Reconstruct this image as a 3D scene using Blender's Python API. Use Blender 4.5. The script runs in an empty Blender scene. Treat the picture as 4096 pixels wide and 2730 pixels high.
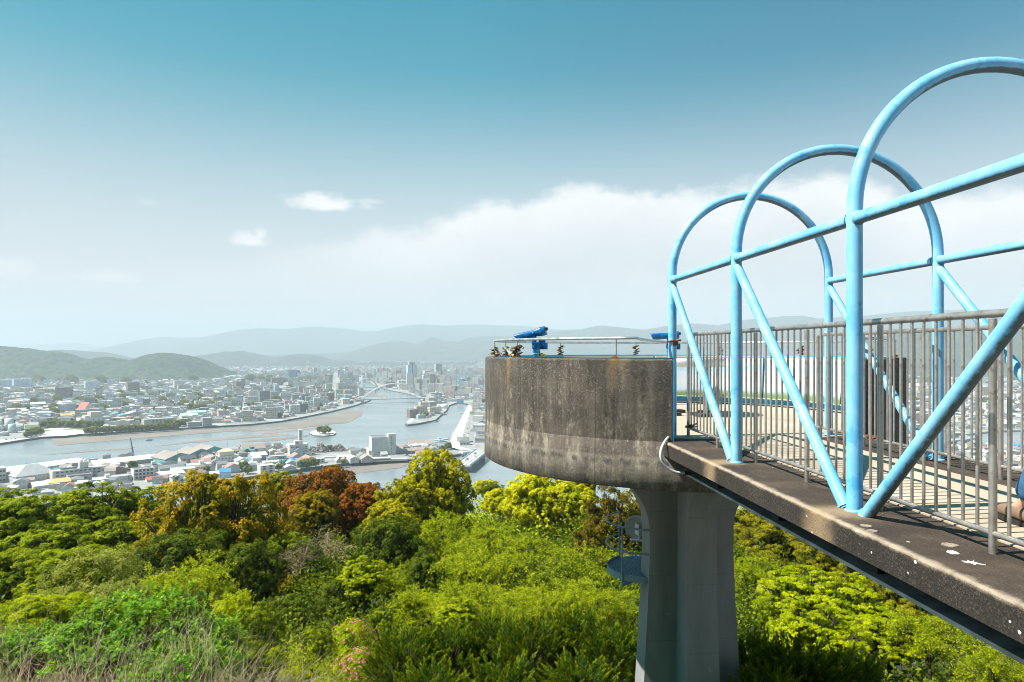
import bpy, bmesh, math, random
import numpy as np
from mathutils import Vector, Matrix

SC = bpy.context.scene
COL = SC.collection
RN = random.Random(11)
NR = np.random.default_rng(11)
PI = math.pi

# ---------------------------------------------------------------- camera geometry
F, CX, HY, E = 2730.0, 2048.0, 1400.0, 130.0     # focal length in photo pixels, centre, horizon row, eye height over the river
TH = math.atan(198.0 / F)                        # the bridge runs along +Y; the camera looks a little to its right
CT, ST = math.cos(TH), math.sin(TH)

def at(px, py, d):
    xc = (px - CX) / F * d
    return Vector((xc * CT + d * ST, -xc * ST + d * CT, E + (HY - py) / F * d))

def gnd(px, py, z=0.0):
    return at(px, py, (E - z) * F / (py - HY))

def w2p(x, y, z):
    d = x * ST + y * CT
    xc = x * CT - y * ST
    return CX + F * xc / d, HY - F * (z - E) / d, d

# ---------------------------------------------------------------- scene helpers
def tag(o, label=None, cat=None, group=None, kind=None):
    if label: o['label'] = label
    if cat: o['category'] = cat
    if group: o['group'] = group
    if kind: o['kind'] = kind
    return o

def empty(name, loc=(0, 0, 0), rz=0.0, label=None, cat=None, group=None):
    o = bpy.data.objects.new(name, None)
    COL.objects.link(o)
    o.location = loc
    o.rotation_euler = (0, 0, rz)
    o.empty_display_size = 0.2
    return tag(o, label, cat, group)

def link(name, me, parent=None, loc=None):
    o = bpy.data.objects.new(name, me)
    COL.objects.link(o)
    if parent: o.parent = parent
    if loc is not None: o.location = loc
    return o

def copy_tree(o, parent=None):
    c = o.copy()
    COL.objects.link(c)
    c.parent = parent
    for ch in list(o.children):
        copy_tree(ch, c)
    return c

class MB:
    """collects shapes and links them as ONE mesh object"""
    def __init__(s):
        s.v, s.f, s.sm, s.mi, s.col = [], [], [], [], []
    def add(s, vs, fs, sm=False, mi=0, col=None):
        b = len(s.v)
        s.v.extend([tuple(v) for v in vs])
        for f in fs:
            s.f.append([b + i for i in f]); s.sm.append(sm); s.mi.append(mi); s.col.append(col or (1, 1, 1, 1))
        return s
    def box(s, c, size, rz=0.0, mi=0, col=None, M=None):
        hx, hy, hz = size[0] / 2, size[1] / 2, size[2] / 2
        vs = [Vector((x, y, z)) for z in (-hz, hz) for y in (-hy, hy) for x in (-hx, hx)]
        if M is None:
            M = Matrix.Translation(Vector(c)) @ Matrix.Rotation(rz, 4, 'Z')
        vs = [M @ v for v in vs]
        return s.add(vs, [(0, 2, 3, 1), (4, 5, 7, 6), (0, 1, 5, 4), (2, 6, 7, 3), (0, 4, 6, 2), (1, 3, 7, 5)], mi=mi, col=col)
    def tube(s, pts, r, n=12, mi=0, cap=True, closed=False, col=None):
        P = [Vector(p) for p in pts]
        m = len(P)
        rs = r if isinstance(r, (list, tuple)) else [r] * m
        T = []
        for i in range(m):
            a = P[(i - 1) % m] if (closed or i > 0) else P[i]
            b = P[(i + 1) % m] if (closed or i < m - 1) else P[i]
            t = (b - a)
            T.append(t.normalized() if t.length > 1e-9 else Vector((0, 0, 1)))
        up = Vector((0, 0, 1)) if abs(T[0].z) < 0.9 else Vector((1, 0, 0))
        u = T[0].cross(up).normalized()
        vs = []
        for i in range(m):
            u = (u - T[i] * u.dot(T[i]))
            u = u.normalized() if u.length > 1e-6 else T[i].orthogonal().normalized()
            w = T[i].cross(u)
            for k in range(n):
                a = 2 * PI * k / n
                vs.append(P[i] + (u * math.cos(a) + w * math.sin(a)) * rs[i])
        fs = []
        for i in range(m if closed else m - 1):
            j = (i + 1) % m
            for k in range(n):
                k2 = (k + 1) % n
                fs.append((i * n + k, i * n + k2, j * n + k2, j * n + k))
        s.add(vs, fs, True, mi, col)
        if cap and not closed:
            s.add(vs[:n], [tuple(range(n))[::-1]], False, mi, col)
            s.add(vs[-n:], [tuple(range(n))], False, mi, col)
        return s
    def lathe(s, prof, c=(0, 0, 0), a0=0.0, a1=360.0, n=48, mi=0, sm=True, closed=False, caps=False, col=None):
        full = abs(a1 - a0 - 360) < 1e-6
        m = len(prof)
        k = n if full else n + 1
        vs = []
        for i in range(k):
            a = math.radians(a0 + (a1 - a0) * i / n)
            for r, z in prof:
                vs.append((c[0] + r * math.cos(a), c[1] + r * math.sin(a), c[2] + z))
        fs = []
        for i in range(n):
            i2 = (i + 1) % k
            for j in range(m if closed else m - 1):
                j2 = (j + 1) % m
                fs.append((i * m + j, i2 * m + j, i2 * m + j2, i * m + j2))
        s.add(vs, fs, sm, mi, col)
        if caps and not full:
            s.add(vs[:m], [tuple(range(m))], False, mi, col)
            s.add(vs[-m:], [tuple(range(m))[::-1]], False, mi, col)
        return s
    def prism(s, poly, z0, z1, mi=0, mit=None, col=None, colt=None, bottom=True):
        n = len(poly)
        vs = [(p[0], p[1], z0) for p in poly] + [(p[0], p[1], z1) for p in poly]
        s.add(vs, [(i, (i + 1) % n, n + (i + 1) % n, n + i) for i in range(n)], False, mi, col)
        s.add(vs[n:], [tuple(range(n))], False, mi if mit is None else mit, colt or col)
        if bottom:
            s.add(vs[:n], [tuple(range(n))[::-1]], False, mi, col)
        return s
    def mesh(s, name, mats, colattr=False):
        me = bpy.data.meshes.new(name)
        me.from_pydata(s.v, [], s.f)
        for m in (mats if isinstance(mats, (list, tuple)) else [mats]):
            me.materials.append(m)
        me.polygons.foreach_set('use_smooth', s.sm)
        me.polygons.foreach_set('material_index', s.mi)
        if colattr:
            a = me.attributes.new('col', 'FLOAT_COLOR', 'FACE')
            a.data.foreach_set('color', np.array(s.col, dtype=np.float32).ravel())
        me.update()
        return me
    def build(s, name, mats, parent=None, loc=None, colattr=False):
        return link(name, s.mesh(name, mats, colattr), parent, loc)

def np_mesh(name, V, Q, mat, attrs=None, smooth=False):
    """quads only, from numpy arrays"""
    me = bpy.data.meshes.new(name)
    nf = len(Q)
    me.vertices.add(len(V)); me.vertices.foreach_set('co', np.asarray(V, np.float32).ravel())
    me.loops.add(nf * 4); me.loops.foreach_set('vertex_index', np.asarray(Q, np.int32).ravel())
    me.polygons.add(nf); me.polygons.foreach_set('loop_start', np.arange(0, nf * 4, 4, dtype=np.int32))
    if smooth: me.polygons.foreach_set('use_smooth', np.ones(nf, bool))
    for k, a in (attrs or {}).items():
        a = np.asarray(a, np.float32)
        if a.ndim == 1:
            t = me.attributes.new(k, 'FLOAT', 'FACE'); t.data.foreach_set('value', a)
        else:
            t = me.attributes.new(k, 'FLOAT_COLOR', 'FACE'); t.data.foreach_set('color', a.ravel())
    if mat: me.materials.append(mat)
    me.update(calc_edges=True)
    me.validate()
    return me

# ---------------------------------------------------------------- node helpers
def N(nt, typ, *props, **ins):
    n = nt.nodes.new(typ)
    for k, v in props: setattr(n, k, v)
    for k, v in ins.items():
        key = int(k[1:]) if k[0] == 'i' and k[1:].isdigit() else k.replace('_', ' ')
        sock = n.inputs[key]
        if isinstance(v, bpy.types.NodeSocket): nt.links.new(v, sock)
        else: sock.default_value = v
    return n

def M2(nt, op, a, b=0.0, c=None, clamp=False):
    n = nt.nodes.new('ShaderNodeMath'); n.operation = op; n.use_clamp = clamp
    for i, v in enumerate((a, b) if c is None else (a, b, c)):
        if isinstance(v, bpy.types.NodeSocket): nt.links.new(v, n.inputs[i])
        else: n.inputs[i].default_value = v
    return n.outputs[0]

def mixc(nt, f, a, b, blend='MIX'):
    n = nt.nodes.new('ShaderNodeMix'); n.data_type = 'RGBA'; n.blend_type = blend
    for i, v in ((0, f), (6, a), (7, b)):
        if isinstance(v, bpy.types.NodeSocket): nt.links.new(v, n.inputs[i])
        else: n.inputs[i].default_value = v if i == 0 else (tuple(v) + (1,) if len(v) == 3 else v)
    return n.outputs[2]

def ramp(nt, f, stops, interp='LINEAR'):
    n = nt.nodes.new('ShaderNodeValToRGB'); cr = n.color_ramp; cr.interpolation = interp
    while len(cr.elements) < len(stops): cr.elements.new(0.5)
    for e, (p, c) in zip(cr.elements, stops):
        e.position = p
        e.color = (c, c, c, 1) if isinstance(c, (int, float)) else tuple(c) + (1,)
    nt.links.new(f, n.inputs[0])
    return n.outputs[0]

def sstep(nt, v, a, b, lo=0.0, hi=1.0):
    n = nt.nodes.new('ShaderNodeMapRange'); n.interpolation_type = 'SMOOTHSTEP'
    nt.links.new(v, n.inputs[0])
    for i, x in enumerate((a, b, lo, hi)): n.inputs[i + 1].default_value = x
    return n.outputs[0]

def noise(nt, vec, scale, detail=4.0, rough=0.55, stretch=None, w=None):
    if stretch:
        m = nt.nodes.new('ShaderNodeMapping'); nt.links.new(vec, m.inputs[0]); m.inputs['Scale'].default_value = stretch
        vec = m.outputs[0]
    n = nt.nodes.new('ShaderNodeTexNoise')
    nt.links.new(vec, n.inputs['Vector'])
    n.inputs['Scale'].default_value = scale; n.inputs['Detail'].default_value = detail; n.inputs['Roughness'].default_value = rough
    return n.outputs[0]

def new_mat(name):
    m = bpy.data.materials.new(name); m.use_nodes = True
    nt = m.node_tree
    b = nt.nodes['Principled BSDF']
    tc = nt.nodes.new('ShaderNodeTexCoord')
    return m, nt, b, tc

def setp(b, nt, **kw):
    for k, v in kw.items():
        s = b.inputs[k.replace('_', ' ')]
        if isinstance(v, bpy.types.NodeSocket): nt.links.new(v, s)
        else: s.default_value = tuple(v) + (1,) if isinstance(v, tuple) and len(v) == 3 else v

def bump(nt, b, h, strength=0.3, dist=0.02):
    n = nt.nodes.new('ShaderNodeBump'); nt.links.new(h, n.inputs['Height'])
    n.inputs['Strength'].default_value = strength; n.inputs['Distance'].default_value = dist
    nt.links.new(n.outputs[0], b.inputs['Normal'])

def plain(name, c, rough=0.6, metal=0.0, var=0.25, scale=8.0, coord='Object'):
    m, nt, b, tc = new_mat(name)
    f = noise(nt, tc.outputs[coord], scale, 5)
    lo = tuple(x * (1 - var) for x in c); hi = tuple(min(1, x * (1 + var)) for x in c)
    setp(b, nt, Base_Color=ramp(nt, f, [(0.3, lo), (0.7, hi)]), Roughness=rough, Metallic=metal)
    return m
# ================================================================ MATERIALS
def mat_tube():
    # pale blue gloss paint with darker touch-up blotches, chalky fading and brown grime caked under the pipes
    m, nt, b, tc = new_mat('blue_paint')
    P = tc.outputs['Object']
    g = nt.nodes.new('ShaderNodeNewGeometry')
    base = ramp(nt, noise(nt, P, 4.0, 7, 0.65), [(0.30, (0.12, 0.43, 0.72)), (0.5, (0.20, 0.51, 0.76)), (0.70, (0.34, 0.63, 0.82))])
    blot = sstep(nt, noise(nt, P, 7.5, 6, 0.62), 0.56, 0.63)
    blot = M2(nt, 'MULTIPLY', blot, 0.55)
    c = mixc(nt, blot, base, (0.025, 0.33, 0.68))
    chip = sstep(nt, noise(nt, P, 38, 4, 0.6), 0.70, 0.74)
    c = mixc(nt, chip, c, (0.10, 0.30, 0.42))
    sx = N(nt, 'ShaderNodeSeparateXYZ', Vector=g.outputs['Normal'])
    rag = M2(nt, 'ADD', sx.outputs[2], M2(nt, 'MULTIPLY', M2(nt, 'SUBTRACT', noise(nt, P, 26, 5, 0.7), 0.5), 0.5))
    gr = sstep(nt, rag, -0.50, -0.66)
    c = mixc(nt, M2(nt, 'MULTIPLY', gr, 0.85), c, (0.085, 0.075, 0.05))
    setp(b, nt, Base_Color=c, Roughness=ramp(nt, noise(nt, P, 11, 5), [(0.3, 0.38), (0.7, 0.62)]))
    bump(nt, b, M2(nt, 'ADD', noise(nt, P, 90, 3), M2(nt, 'MULTIPLY', noise(nt, P, 22, 4), 1.5)), 0.22, 0.004)
    return m

def mat_steel(name='stainless_steel', tint=(0.45, 0.41, 0.37), rough=0.32, rust=0.57):
    m, nt, b, tc = new_mat(name)
    P = tc.outputs['Object']
    f = noise(nt, P, 9, 6, 0.65)
    c = ramp(nt, f, [(0.3, tuple(x * 0.7 for x in tint)), (0.7, tuple(min(1, x * 1.25) for x in tint))])
    r = sstep(nt, noise(nt, P, 21, 5, 0.7), rust, rust + 0.1)
    c = mixc(nt, M2(nt, 'MULTIPLY', r, 0.7), c, (0.30, 0.13, 0.05))
    setp(b, nt, Base_Color=c, Roughness=ramp(nt, f, [(0.3, rough), (0.7, rough + 0.18)]), Metallic=0.75)
    return m

def mat_wall():
    # weathered exposed-aggregate concrete of the round parapet; object origin is the drum's centre at eye level
    m, nt, b, tc = new_mat('weathered_concrete')
    P = tc.outputs['Object']
    s = N(nt, 'ShaderNodeSeparateXYZ', Vector=P)
    ang = M2(nt, 'ARCTAN2', s.outputs[1], s.outputs[0])
    z = s.outputs[2]
    u = M2(nt, 'MULTIPLY', ang, 2.75)
    def vec(sx, sz):
        return N(nt, 'ShaderNodeCombineXYZ', X=M2(nt, 'MULTIPLY', u, sx), Y=M2(nt, 'MULTIPLY', z, sz), Z=0.0).outputs[0]
    st = noise(nt, vec(7, 0.55), 1.0, 7, 0.62)
    bl = noise(nt, vec(2.2, 2.2), 1.6, 7, 0.65)
    fac = M2(nt, 'ADD', M2(nt, 'MULTIPLY', st, 0.6), M2(nt, 'MULTIPLY', bl, 0.4))
    c = ramp(nt, fac, [(0.36, (0.030, 0.023, 0.018)), (0.48, (0.066, 0.052, 0.041)), (0.58, (0.115, 0.093, 0.072)), (0.70, (0.20, 0.165, 0.125))])
    # pale crust patches, most of them low on the wall
    low = sstep(nt, z, -0.25, -0.95)
    pat = M2(nt, 'ADD', M2(nt, 'ADD', M2(nt, 'MULTIPLY', noise(nt, vec(6, 1.6), 1.0, 8, 0.72), 0.7), M2(nt, 'MULTIPLY', noise(nt, vec(22, 14), 1.0, 6, 0.7), 0.3)), M2(nt, 'MULTIPLY', low, 0.075))
    c = mixc(nt, M2(nt, 'MULTIPLY', sstep(nt, pat, 0.555, 0.68), 0.62), c, (0.33, 0.27, 0.20))
    # dark run marks
    dr = M2(nt, 'MULTIPLY', sstep(nt, noise(nt, vec(16, 0.8), 1.0, 5, 0.6), 0.56, 0.70), 0.45)
    c = mixc(nt, dr, c, (0.035, 0.031, 0.028))
    # lower band is cleaner and paler, with a dark dribbling joint above it
    band = sstep(nt, M2(nt, 'ADD', z, M2(nt, 'MULTIPLY', M2(nt, 'SUBTRACT', bl, 0.5), 0.05)), -1.115, -1.135)
    c = mixc(nt, M2(nt, 'MULTIPLY', band, 0.26), c, ramp(nt, noise(nt, vec(6, 6), 1.2, 7, 0.7), [(0.35, (0.12, 0.10, 0.085)), (0.6, (0.33, 0.28, 0.22))]))
    jn = M2(nt, 'ABSOLUTE', M2(nt, 'ADD', z, M2(nt, 'ADD', 1.135, M2(nt, 'MULTIPLY', noise(nt, vec(20, 0.5), 1.0, 4), 0.10))))
    jf = M2(nt, 'MULTIPLY', sstep(nt, jn, 0.05, 0.0), sstep(nt, noise(nt, vec(9, 1), 1.0, 4), 0.42, 0.58))
    c = mixc(nt, M2(nt, 'MULTIPLY', jf, 0.8), c, (0.03, 0.027, 0.024))
    # aggregate chips, thick near the top
    vo = N(nt, 'ShaderNodeTexVoronoi', Vector=vec(1, 1.15), Scale=105.0)
    chips = sstep(nt, vo.outputs['Distance'], 0.40, 0.20)
    rnd = M2(nt, 'ADD', N(nt, 'ShaderNodeSeparateColor', Color=vo.outputs['Color']).outputs[0], M2(nt, 'MULTIPLY', M2(nt, 'SUBTRACT', noise(nt, vec(3, 3), 1.5, 5, 0.7), 0.5), 0.9))
    top = sstep(nt, z, -0.72, -0.10, 0.90, 0.40)
    topn = M2(nt, 'ADD', top, M2(nt, 'MULTIPLY', M2(nt, 'SUBTRACT', bl, 0.5), 0.5))
    chips = M2(nt, 'MULTIPLY', chips, M2(nt, 'GREATER_THAN', rnd, topn))
    chc = ramp(nt, N(nt, 'ShaderNodeSeparateColor', Color=vo.outputs['Color']).outputs[1], [(0.0, (0.10, 0.09, 0.08)), (0.5, (0.42, 0.38, 0.31)), (1.0, (0.68, 0.65, 0.58))])
    c = mixc(nt, chips, c, chc)
    # rust runs under two rail posts
    for a, w, zl, k in ((-156.0, 0.022, -0.75, 0.6), (-123.0, 0.024, -0.55, 0.45), (-121.0, 0.05, -0.35, 0.25)):
        da = M2(nt, 'ABSOLUTE', M2(nt, 'SUBTRACT', M2(nt, 'ADD', ang, M2(nt, 'MULTIPLY', M2(nt, 'SUBTRACT', st, 0.5), 0.02)), math.radians(a)))
        f = M2(nt, 'MULTIPLY', sstep(nt, da, w, 0.0), sstep(nt, z, zl, -0.1))
        f = M2(nt, 'MULTIPLY', f, M2(nt, 'ADD', 0.4, noise(nt, vec(10, 3), 1.0, 4)))
        c = mixc(nt, M2(nt, 'MULTIPLY', f, k, clamp=True), c, (0.36, 0.20, 0.05))
    # thin vertical shutter joints
    for a in (-168.0, -150.0, -127.0):
        da = M2(nt, 'ABSOLUTE', M2(nt, 'SUBTRACT', ang, math.radians(a)))
        c = mixc(nt, M2(nt, 'MULTIPLY', sstep(nt, da, 0.004, 0.001), 0.6), c, (0.03, 0.027, 0.024))
    setp(b, nt, Base_Color=c, Roughness=0.9)
    h = M2(nt, 'ADD', M2(nt, 'MULTIPLY', noise(nt, P, 45, 5, 0.7), 0.6), M2(nt, 'MULTIPLY', chips, 0.5))
    h = M2(nt, 'ADD', h, M2(nt, 'MULTIPLY', noise(nt, P, 6, 4), 0.8))
    bump(nt, b, h, 0.55, 0.02)
    return m

def mat_slab():
    # dark lichen-stained kerb concrete with white bird droppings, pebbly fascia
    m, nt, b, tc = new_mat('stained_kerb_concrete')
    P = tc.outputs['Object']
    s = N(nt, 'ShaderNodeSeparateXYZ', Vector=P)
    big = noise(nt, P, 2.4, 7, 0.62)
    c = ramp(nt, big, [(0.32, (0.022, 0.013, 0.008)), (0.52, (0.048, 0.030, 0.019)), (0.70, (0.095, 0.065, 0.042))])
    c = mixc(nt, M2(nt, 'MULTIPLY', sstep(nt, noise(nt, P, 9, 5, 0.6, (1, 0.35, 1)), 0.55, 0.72), 0.30), c, (0.17, 0.135, 0.095))
    g = noise(nt, P, 95, 3, 0.7)
    c = mixc(nt, M2(nt, 'MULTIPLY', sstep(nt, g, 0.56, 0.66), 0.5), c, (0.17, 0.135, 0.095))
    # mossy pebble-dashed fascia: darker binder, pale pebbles
    fa = sstep(nt, s.outputs[2], -0.015, -0.03)
    c = mixc(nt, M2(nt, 'MULTIPLY', fa, sstep(nt, g, 0.60, 0.48, 0.35, 0.92)), c, (0.016, 0.013, 0.010))
    c = mixc(nt, M2(nt, 'MULTIPLY', sstep(nt, g, 0.42, 0.34), 0.6), c, (0.02, 0.017, 0.014))
    # worn pale arris: x = outer edge (object origin lies on the bridge axis)
    ed = M2(nt, 'ABSOLUTE', M2(nt, 'SUBTRACT', M2(nt, 'ABSOLUTE', s.outputs[0]), 1.12))
    et = M2(nt, 'MAXIMUM', ed, M2(nt, 'MULTIPLY', M2(nt, 'ABSOLUTE', s.outputs[2]), 2.0))
    et = M2(nt, 'ADD', et, M2(nt, 'MULTIPLY', M2(nt, 'SUBTRACT', noise(nt, P, 8, 5, 0.7), 0.5), 0.10))
    c = mixc(nt, M2(nt, 'MULTIPLY', sstep(nt, et, 0.055, 0.005), 0.75), c, (0.42, 0.34, 0.25))
    # rusty tan wash running from the feet of the pipe frames
    for y in (5.61, 3.87):
        dy = M2(nt, 'ABSOLUTE', M2(nt, 'SUBTRACT', M2(nt, 'ADD', s.outputs[1], M2(nt, 'MULTIPLY', M2(nt, 'SUBTRACT', big, 0.5), 0.35)), y))
        f = M2(nt, 'MULTIPLY', sstep(nt, dy, 0.22, 0.02), sstep(nt, s.outputs[0], -0.80, -0.93))
        c = mixc(nt, M2(nt, 'MULTIPLY', f, 0.6), c, (0.40, 0.27, 0.15))
    vo = N(nt, 'ShaderNodeTexVoronoi', Vector=P, Scale=17.0)
    sc_ = N(nt, 'ShaderNodeSeparateColor', Color=vo.outputs['Color'])
    near = sstep(nt, s.outputs[1], 5.6, 2.6, 0.985, 0.80)
    sp = M2(nt, 'MULTIPLY', M2(nt, 'LESS_THAN', M2(nt, 'ADD', vo.outputs['Distance'], M2(nt, 'MULTIPLY', noise(nt, P, 70, 2), 0.16)), M2(nt, 'MULTIPLY', sc_.outputs[1], 0.24)), M2(nt, 'GREATER_THAN', sc_.outputs[0], near))
    c = mixc(nt, sp, c, (0.72, 0.69, 0.62))
    setp(b, nt, Base_Color=c, Roughness=0.92)
    bump(nt, b, M2(nt, 'ADD', g, M2(nt, 'MULTIPLY', noise(nt, P, 30, 4), 1.2)), 0.6, 0.012)
    return m

def mat_deck():
    m, nt, b, tc = new_mat('deck_screed')
    P = tc.outputs['Object']
    c = ramp(nt, noise(nt, P, 1.6, 6, 0.6), [(0.3, (0.36, 0.29, 0.21)), (0.7, (0.52, 0.43, 0.33))])
    g = noise(nt, P, 130, 3, 0.7)
    c = mixc(nt, M2(nt, 'MULTIPLY', sstep(nt, g, 0.55, 0.35), 0.45), c, (0.20, 0.16, 0.12))
    c = mixc(nt, M2(nt, 'MULTIPLY', sstep(nt, noise(nt, P, 3.5, 5), 0.62, 0.75), 0.4), c, (0.22, 0.18, 0.13))
    setp(b, nt, Base_Color=c, Roughness=0.9)
    bump(nt, b, g, 0.3, 0.006)
    return m

def mat_column():
    m, nt, b, tc = new_mat('painted_column_concrete')
    P = tc.outputs['Object']
    c = ramp(nt, noise(nt, P, 1.4, 6, 0.6, (3, 3, 0.5)), [(0.3, (0.225, 0.232, 0.228)), (0.7, (0.325, 0.332, 0.325))])
    st = sstep(nt, noise(nt, P, 2.5, 6, 0.7, (5, 5, 0.6)), 0.60, 0.74)
    c = mixc(nt, M2(nt, 'MULTIPLY', st, 0.35), c, (0.26, 0.19, 0.12))
    c = mixc(nt, M2(nt, 'MULTIPLY', sstep(nt, noise(nt, P, 5.0, 2, 0.4), 0.72, 0.78), 0.4), c, (0.60, 0.60, 0.57))
    zz = N(nt, 'ShaderNodeSeparateXYZ', Vector=P).outputs[2]
    ln = M2(nt, 'ABSOLUTE', M2(nt, 'SUBTRACT', M2(nt, 'FRACT', M2(nt, 'DIVIDE', zz, 0.9)), 0.5))
    c = mixc(nt, M2(nt, 'MULTIPLY', sstep(nt, ln, 0.010, 0.004), 0.30), c, (0.16, 0.155, 0.14))
    c = mixc(nt, M2(nt, 'MULTIPLY', sstep(nt, noise(nt, P, 3.0, 6, 0.65, (9, 9, 0.35)), 0.58, 0.72), 0.35), c, (0.14, 0.135, 0.12))
    setp(b, nt, Base_Color=c, Roughness=0.75)
    bump(nt, b, noise(nt, P, 30, 4), 0.08, 0.01)
    return m

def mat_board():
    # weather-bleached panorama photograph: sky, hills, town, tree tops (bands by height), real printed artwork
    m, nt, b, tc = new_mat('panorama_print')
    P = tc.outputs['Object']
    s = N(nt, 'ShaderNodeSeparateXYZ', Vector=P)
    z = M2(nt, 'ADD', s.outputs[2], M2(nt, 'MULTIPLY', M2(nt, 'SUBTRACT', noise(nt, P, 2.6, 5, 0.6), 0.5), 0.16))
    c = ramp(nt, M2(nt, 'ADD', M2(nt, 'MULTIPLY', z, 1.3), 0.5), [(0.10, (0.16, 0.24, 0.10)), (0.16, (0.30, 0.38, 0.26)), (0.20, (0.45, 0.58, 0.66)), (0.30, (0.62, 0.66, 0.70)),
        (0.36, (0.68, 0.70, 0.72)), (0.58, (0.60, 0.68, 0.75)), (0.64, (0.42, 0.60, 0.70)), (0.74, (0.46, 0.64, 0.72)), (0.80, (0.62, 0.74, 0.80)), (1.0, (0.74, 0.80, 0.83))])
    t = M2(nt, 'MULTIPLY', sstep(nt, M2(nt, 'ABSOLUTE', M2(nt, 'ADD', z, 0.05)), 0.16, 0.08), sstep(nt, noise(nt, P, 60, 4, 0.8, (1, 1, 3)), 0.45, 0.62))
    c = mixc(nt, M2(nt, 'MULTIPLY', t, 0.55), c, (0.40, 0.42, 0.46))
    setp(b, nt, Base_Color=c, Roughness=0.35)
    return m

def mat_foliage(name, dark, mid, tip, trans=0.30, rough=0.65):
    m, nt, b, tc = new_mat(name)
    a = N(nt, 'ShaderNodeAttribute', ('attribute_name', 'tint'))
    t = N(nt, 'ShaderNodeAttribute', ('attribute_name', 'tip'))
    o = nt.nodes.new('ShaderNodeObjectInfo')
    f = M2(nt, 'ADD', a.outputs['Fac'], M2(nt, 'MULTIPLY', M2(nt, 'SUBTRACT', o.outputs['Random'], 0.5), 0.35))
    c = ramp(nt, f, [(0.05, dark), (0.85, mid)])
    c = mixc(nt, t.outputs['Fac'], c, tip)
    setp(b, nt, Base_Color=c, Roughness=rough)
    b.inputs['Specular IOR Level'].default_value = 0.12
    tr = N(nt, 'ShaderNodeBsdfTranslucent', Color=mixc(nt, 0.40, c, (0.50, 0.52, 0.006)))
    mx = N(nt, 'ShaderNodeMixShader', i0=trans, i1=b.outputs[0], i2=tr.outputs[0])
    nt.links.new(mx.outputs[0], nt.nodes['Material Output'].inputs[0])
    return m

def mat_city():
    # per-face colour; walls get storey bands and window bays that follow the building's own height
    m, nt, b, tc = new_mat('town_building_surface')
    g = nt.nodes.new('ShaderNodeNewGeometry')
    a = N(nt, 'ShaderNodeAttribute', ('attribute_name', 'col'))
    p = N(nt, 'ShaderNodeSeparateXYZ', Vector=g.outputs['Position'])
    nn = N(nt, 'ShaderNodeSeparateXYZ', Vector=g.outputs['True Normal'])
    wall = M2(nt, 'LESS_THAN', M2(nt, 'ABSOLUTE', nn.outputs[2]), 0.3)
    st = M2(nt, 'GREATER_THAN', M2(nt, 'FRACT', M2(nt, 'DIVIDE', p.outputs[2], 3.1)), 0.55)
    al = M2(nt, 'SUBTRACT', M2(nt, 'MULTIPLY', p.outputs[0], nn.outputs[1]), M2(nt, 'MULTIPLY', p.outputs[1], nn.outputs[0]))
    by = M2(nt, 'GREATER_THAN', M2(nt, 'FRACT', M2(nt, 'DIVIDE', al, 3.4)), 0.38)
    w = M2(nt, 'MULTIPLY', M2(nt, 'MULTIPLY', st, by), M2(nt, 'MULTIPLY', wall, a.outputs['Alpha']))
    gr = noise(nt, g.outputs['Position'], 0.12, 4)
    c = mixc(nt, 0.35, a.outputs['Color'], ramp(nt, gr, [(0.3, 0.35), (0.7, 1.0)]), 'MULTIPLY')
    c = mixc(nt, w, c, (0.07, 0.09, 0.11))
    setp(b, nt, Base_Color=c, Roughness=0.7)
    return m

def mat_water():
    m, nt, b, tc = new_mat('river_water')
    P = tc.outputs['Object']
    c = ramp(nt, noise(nt, P, 0.004, 5, 0.6, (1, 2.5, 1)), [(0.35, (0.165, 0.20, 0.21)), (0.65, (0.235, 0.265, 0.275))])
    setp(b, nt, Base_Color=c, Roughness=0.22)
    b.inputs['Specular IOR Level'].default_value = 0.6
    h = noise(nt, P, 0.25, 4, 0.6, (1, 2.2, 1))
    bump(nt, b, h, 0.25, 0.6)
    return m

def mat_hill(name, cols, scale, coord='Object'):
    m, nt, b, tc = new_mat(name)
    P = tc.outputs[coord]
    f = noise(nt, P, scale, 6, 0.65)
    c = ramp(nt, f, [(0.30, cols[0]), (0.5, cols[1]), (0.68, cols[2])])
    a = N(nt, 'ShaderNodeAttribute', ('attribute_name', 'tint'))
    c = mixc(nt, 0.55, c, ramp(nt, a.outputs['Fac'], [(0.0, cols[0]), (0.6, cols[1]), (0.9, cols[2]), (1.0, cols[3])]))
    setp(b, nt, Base_Color=c, Roughness=0.9)
    return m

M = {}
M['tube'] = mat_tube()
M['steel'] = mat_steel()
M['bright_steel'] = mat_steel('bright_steel', (0.62, 0.62, 0.60), 0.22, 0.72)
M['wall'] = mat_wall()
M['slab'] = mat_slab()
M['deck'] = mat_deck()
M['lichen'] = plain('pale_lichen', (0.26, 0.215, 0.16), 0.95, var=0.5, scale=60)
M['column'] = mat_column()
M['board'] = mat_board()
M['inner_blue'] = plain('bright_blue_wall_paint', (0.03, 0.38, 0.66), 0.5, var=0.25, scale=5)
M['scope_blue'] = plain('deep_blue_enamel', (0.006, 0.12, 0.34), 0.25, var=0.55, scale=9)
M['black'] = plain('black_rubber', (0.015, 0.015, 0.016), 0.45)
M['glass'] = plain('dark_glass', (0.02, 0.03, 0.04), 0.05)
M['girder'] = plain('rusty_dark_girder', (0.040, 0.018, 0.011), 0.75, var=0.5, scale=6)
M['flange'] = plain('galvanised_flange', (0.34, 0.35, 0.35), 0.55, 0.2, var=0.45, scale=7)
M['rust'] = plain('rusty_brown', (0.16, 0.06, 0.025), 0.8, var=0.5, scale=30)
M['brass'] = plain('old_brass', (0.34, 0.22, 0.06), 0.45, 0.6, var=0.4, scale=40)
M['lock_dark'] = plain('corroded_lock_steel', (0.07, 0.045, 0.03), 0.6, 0.3, var=0.6, scale=40)
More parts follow.
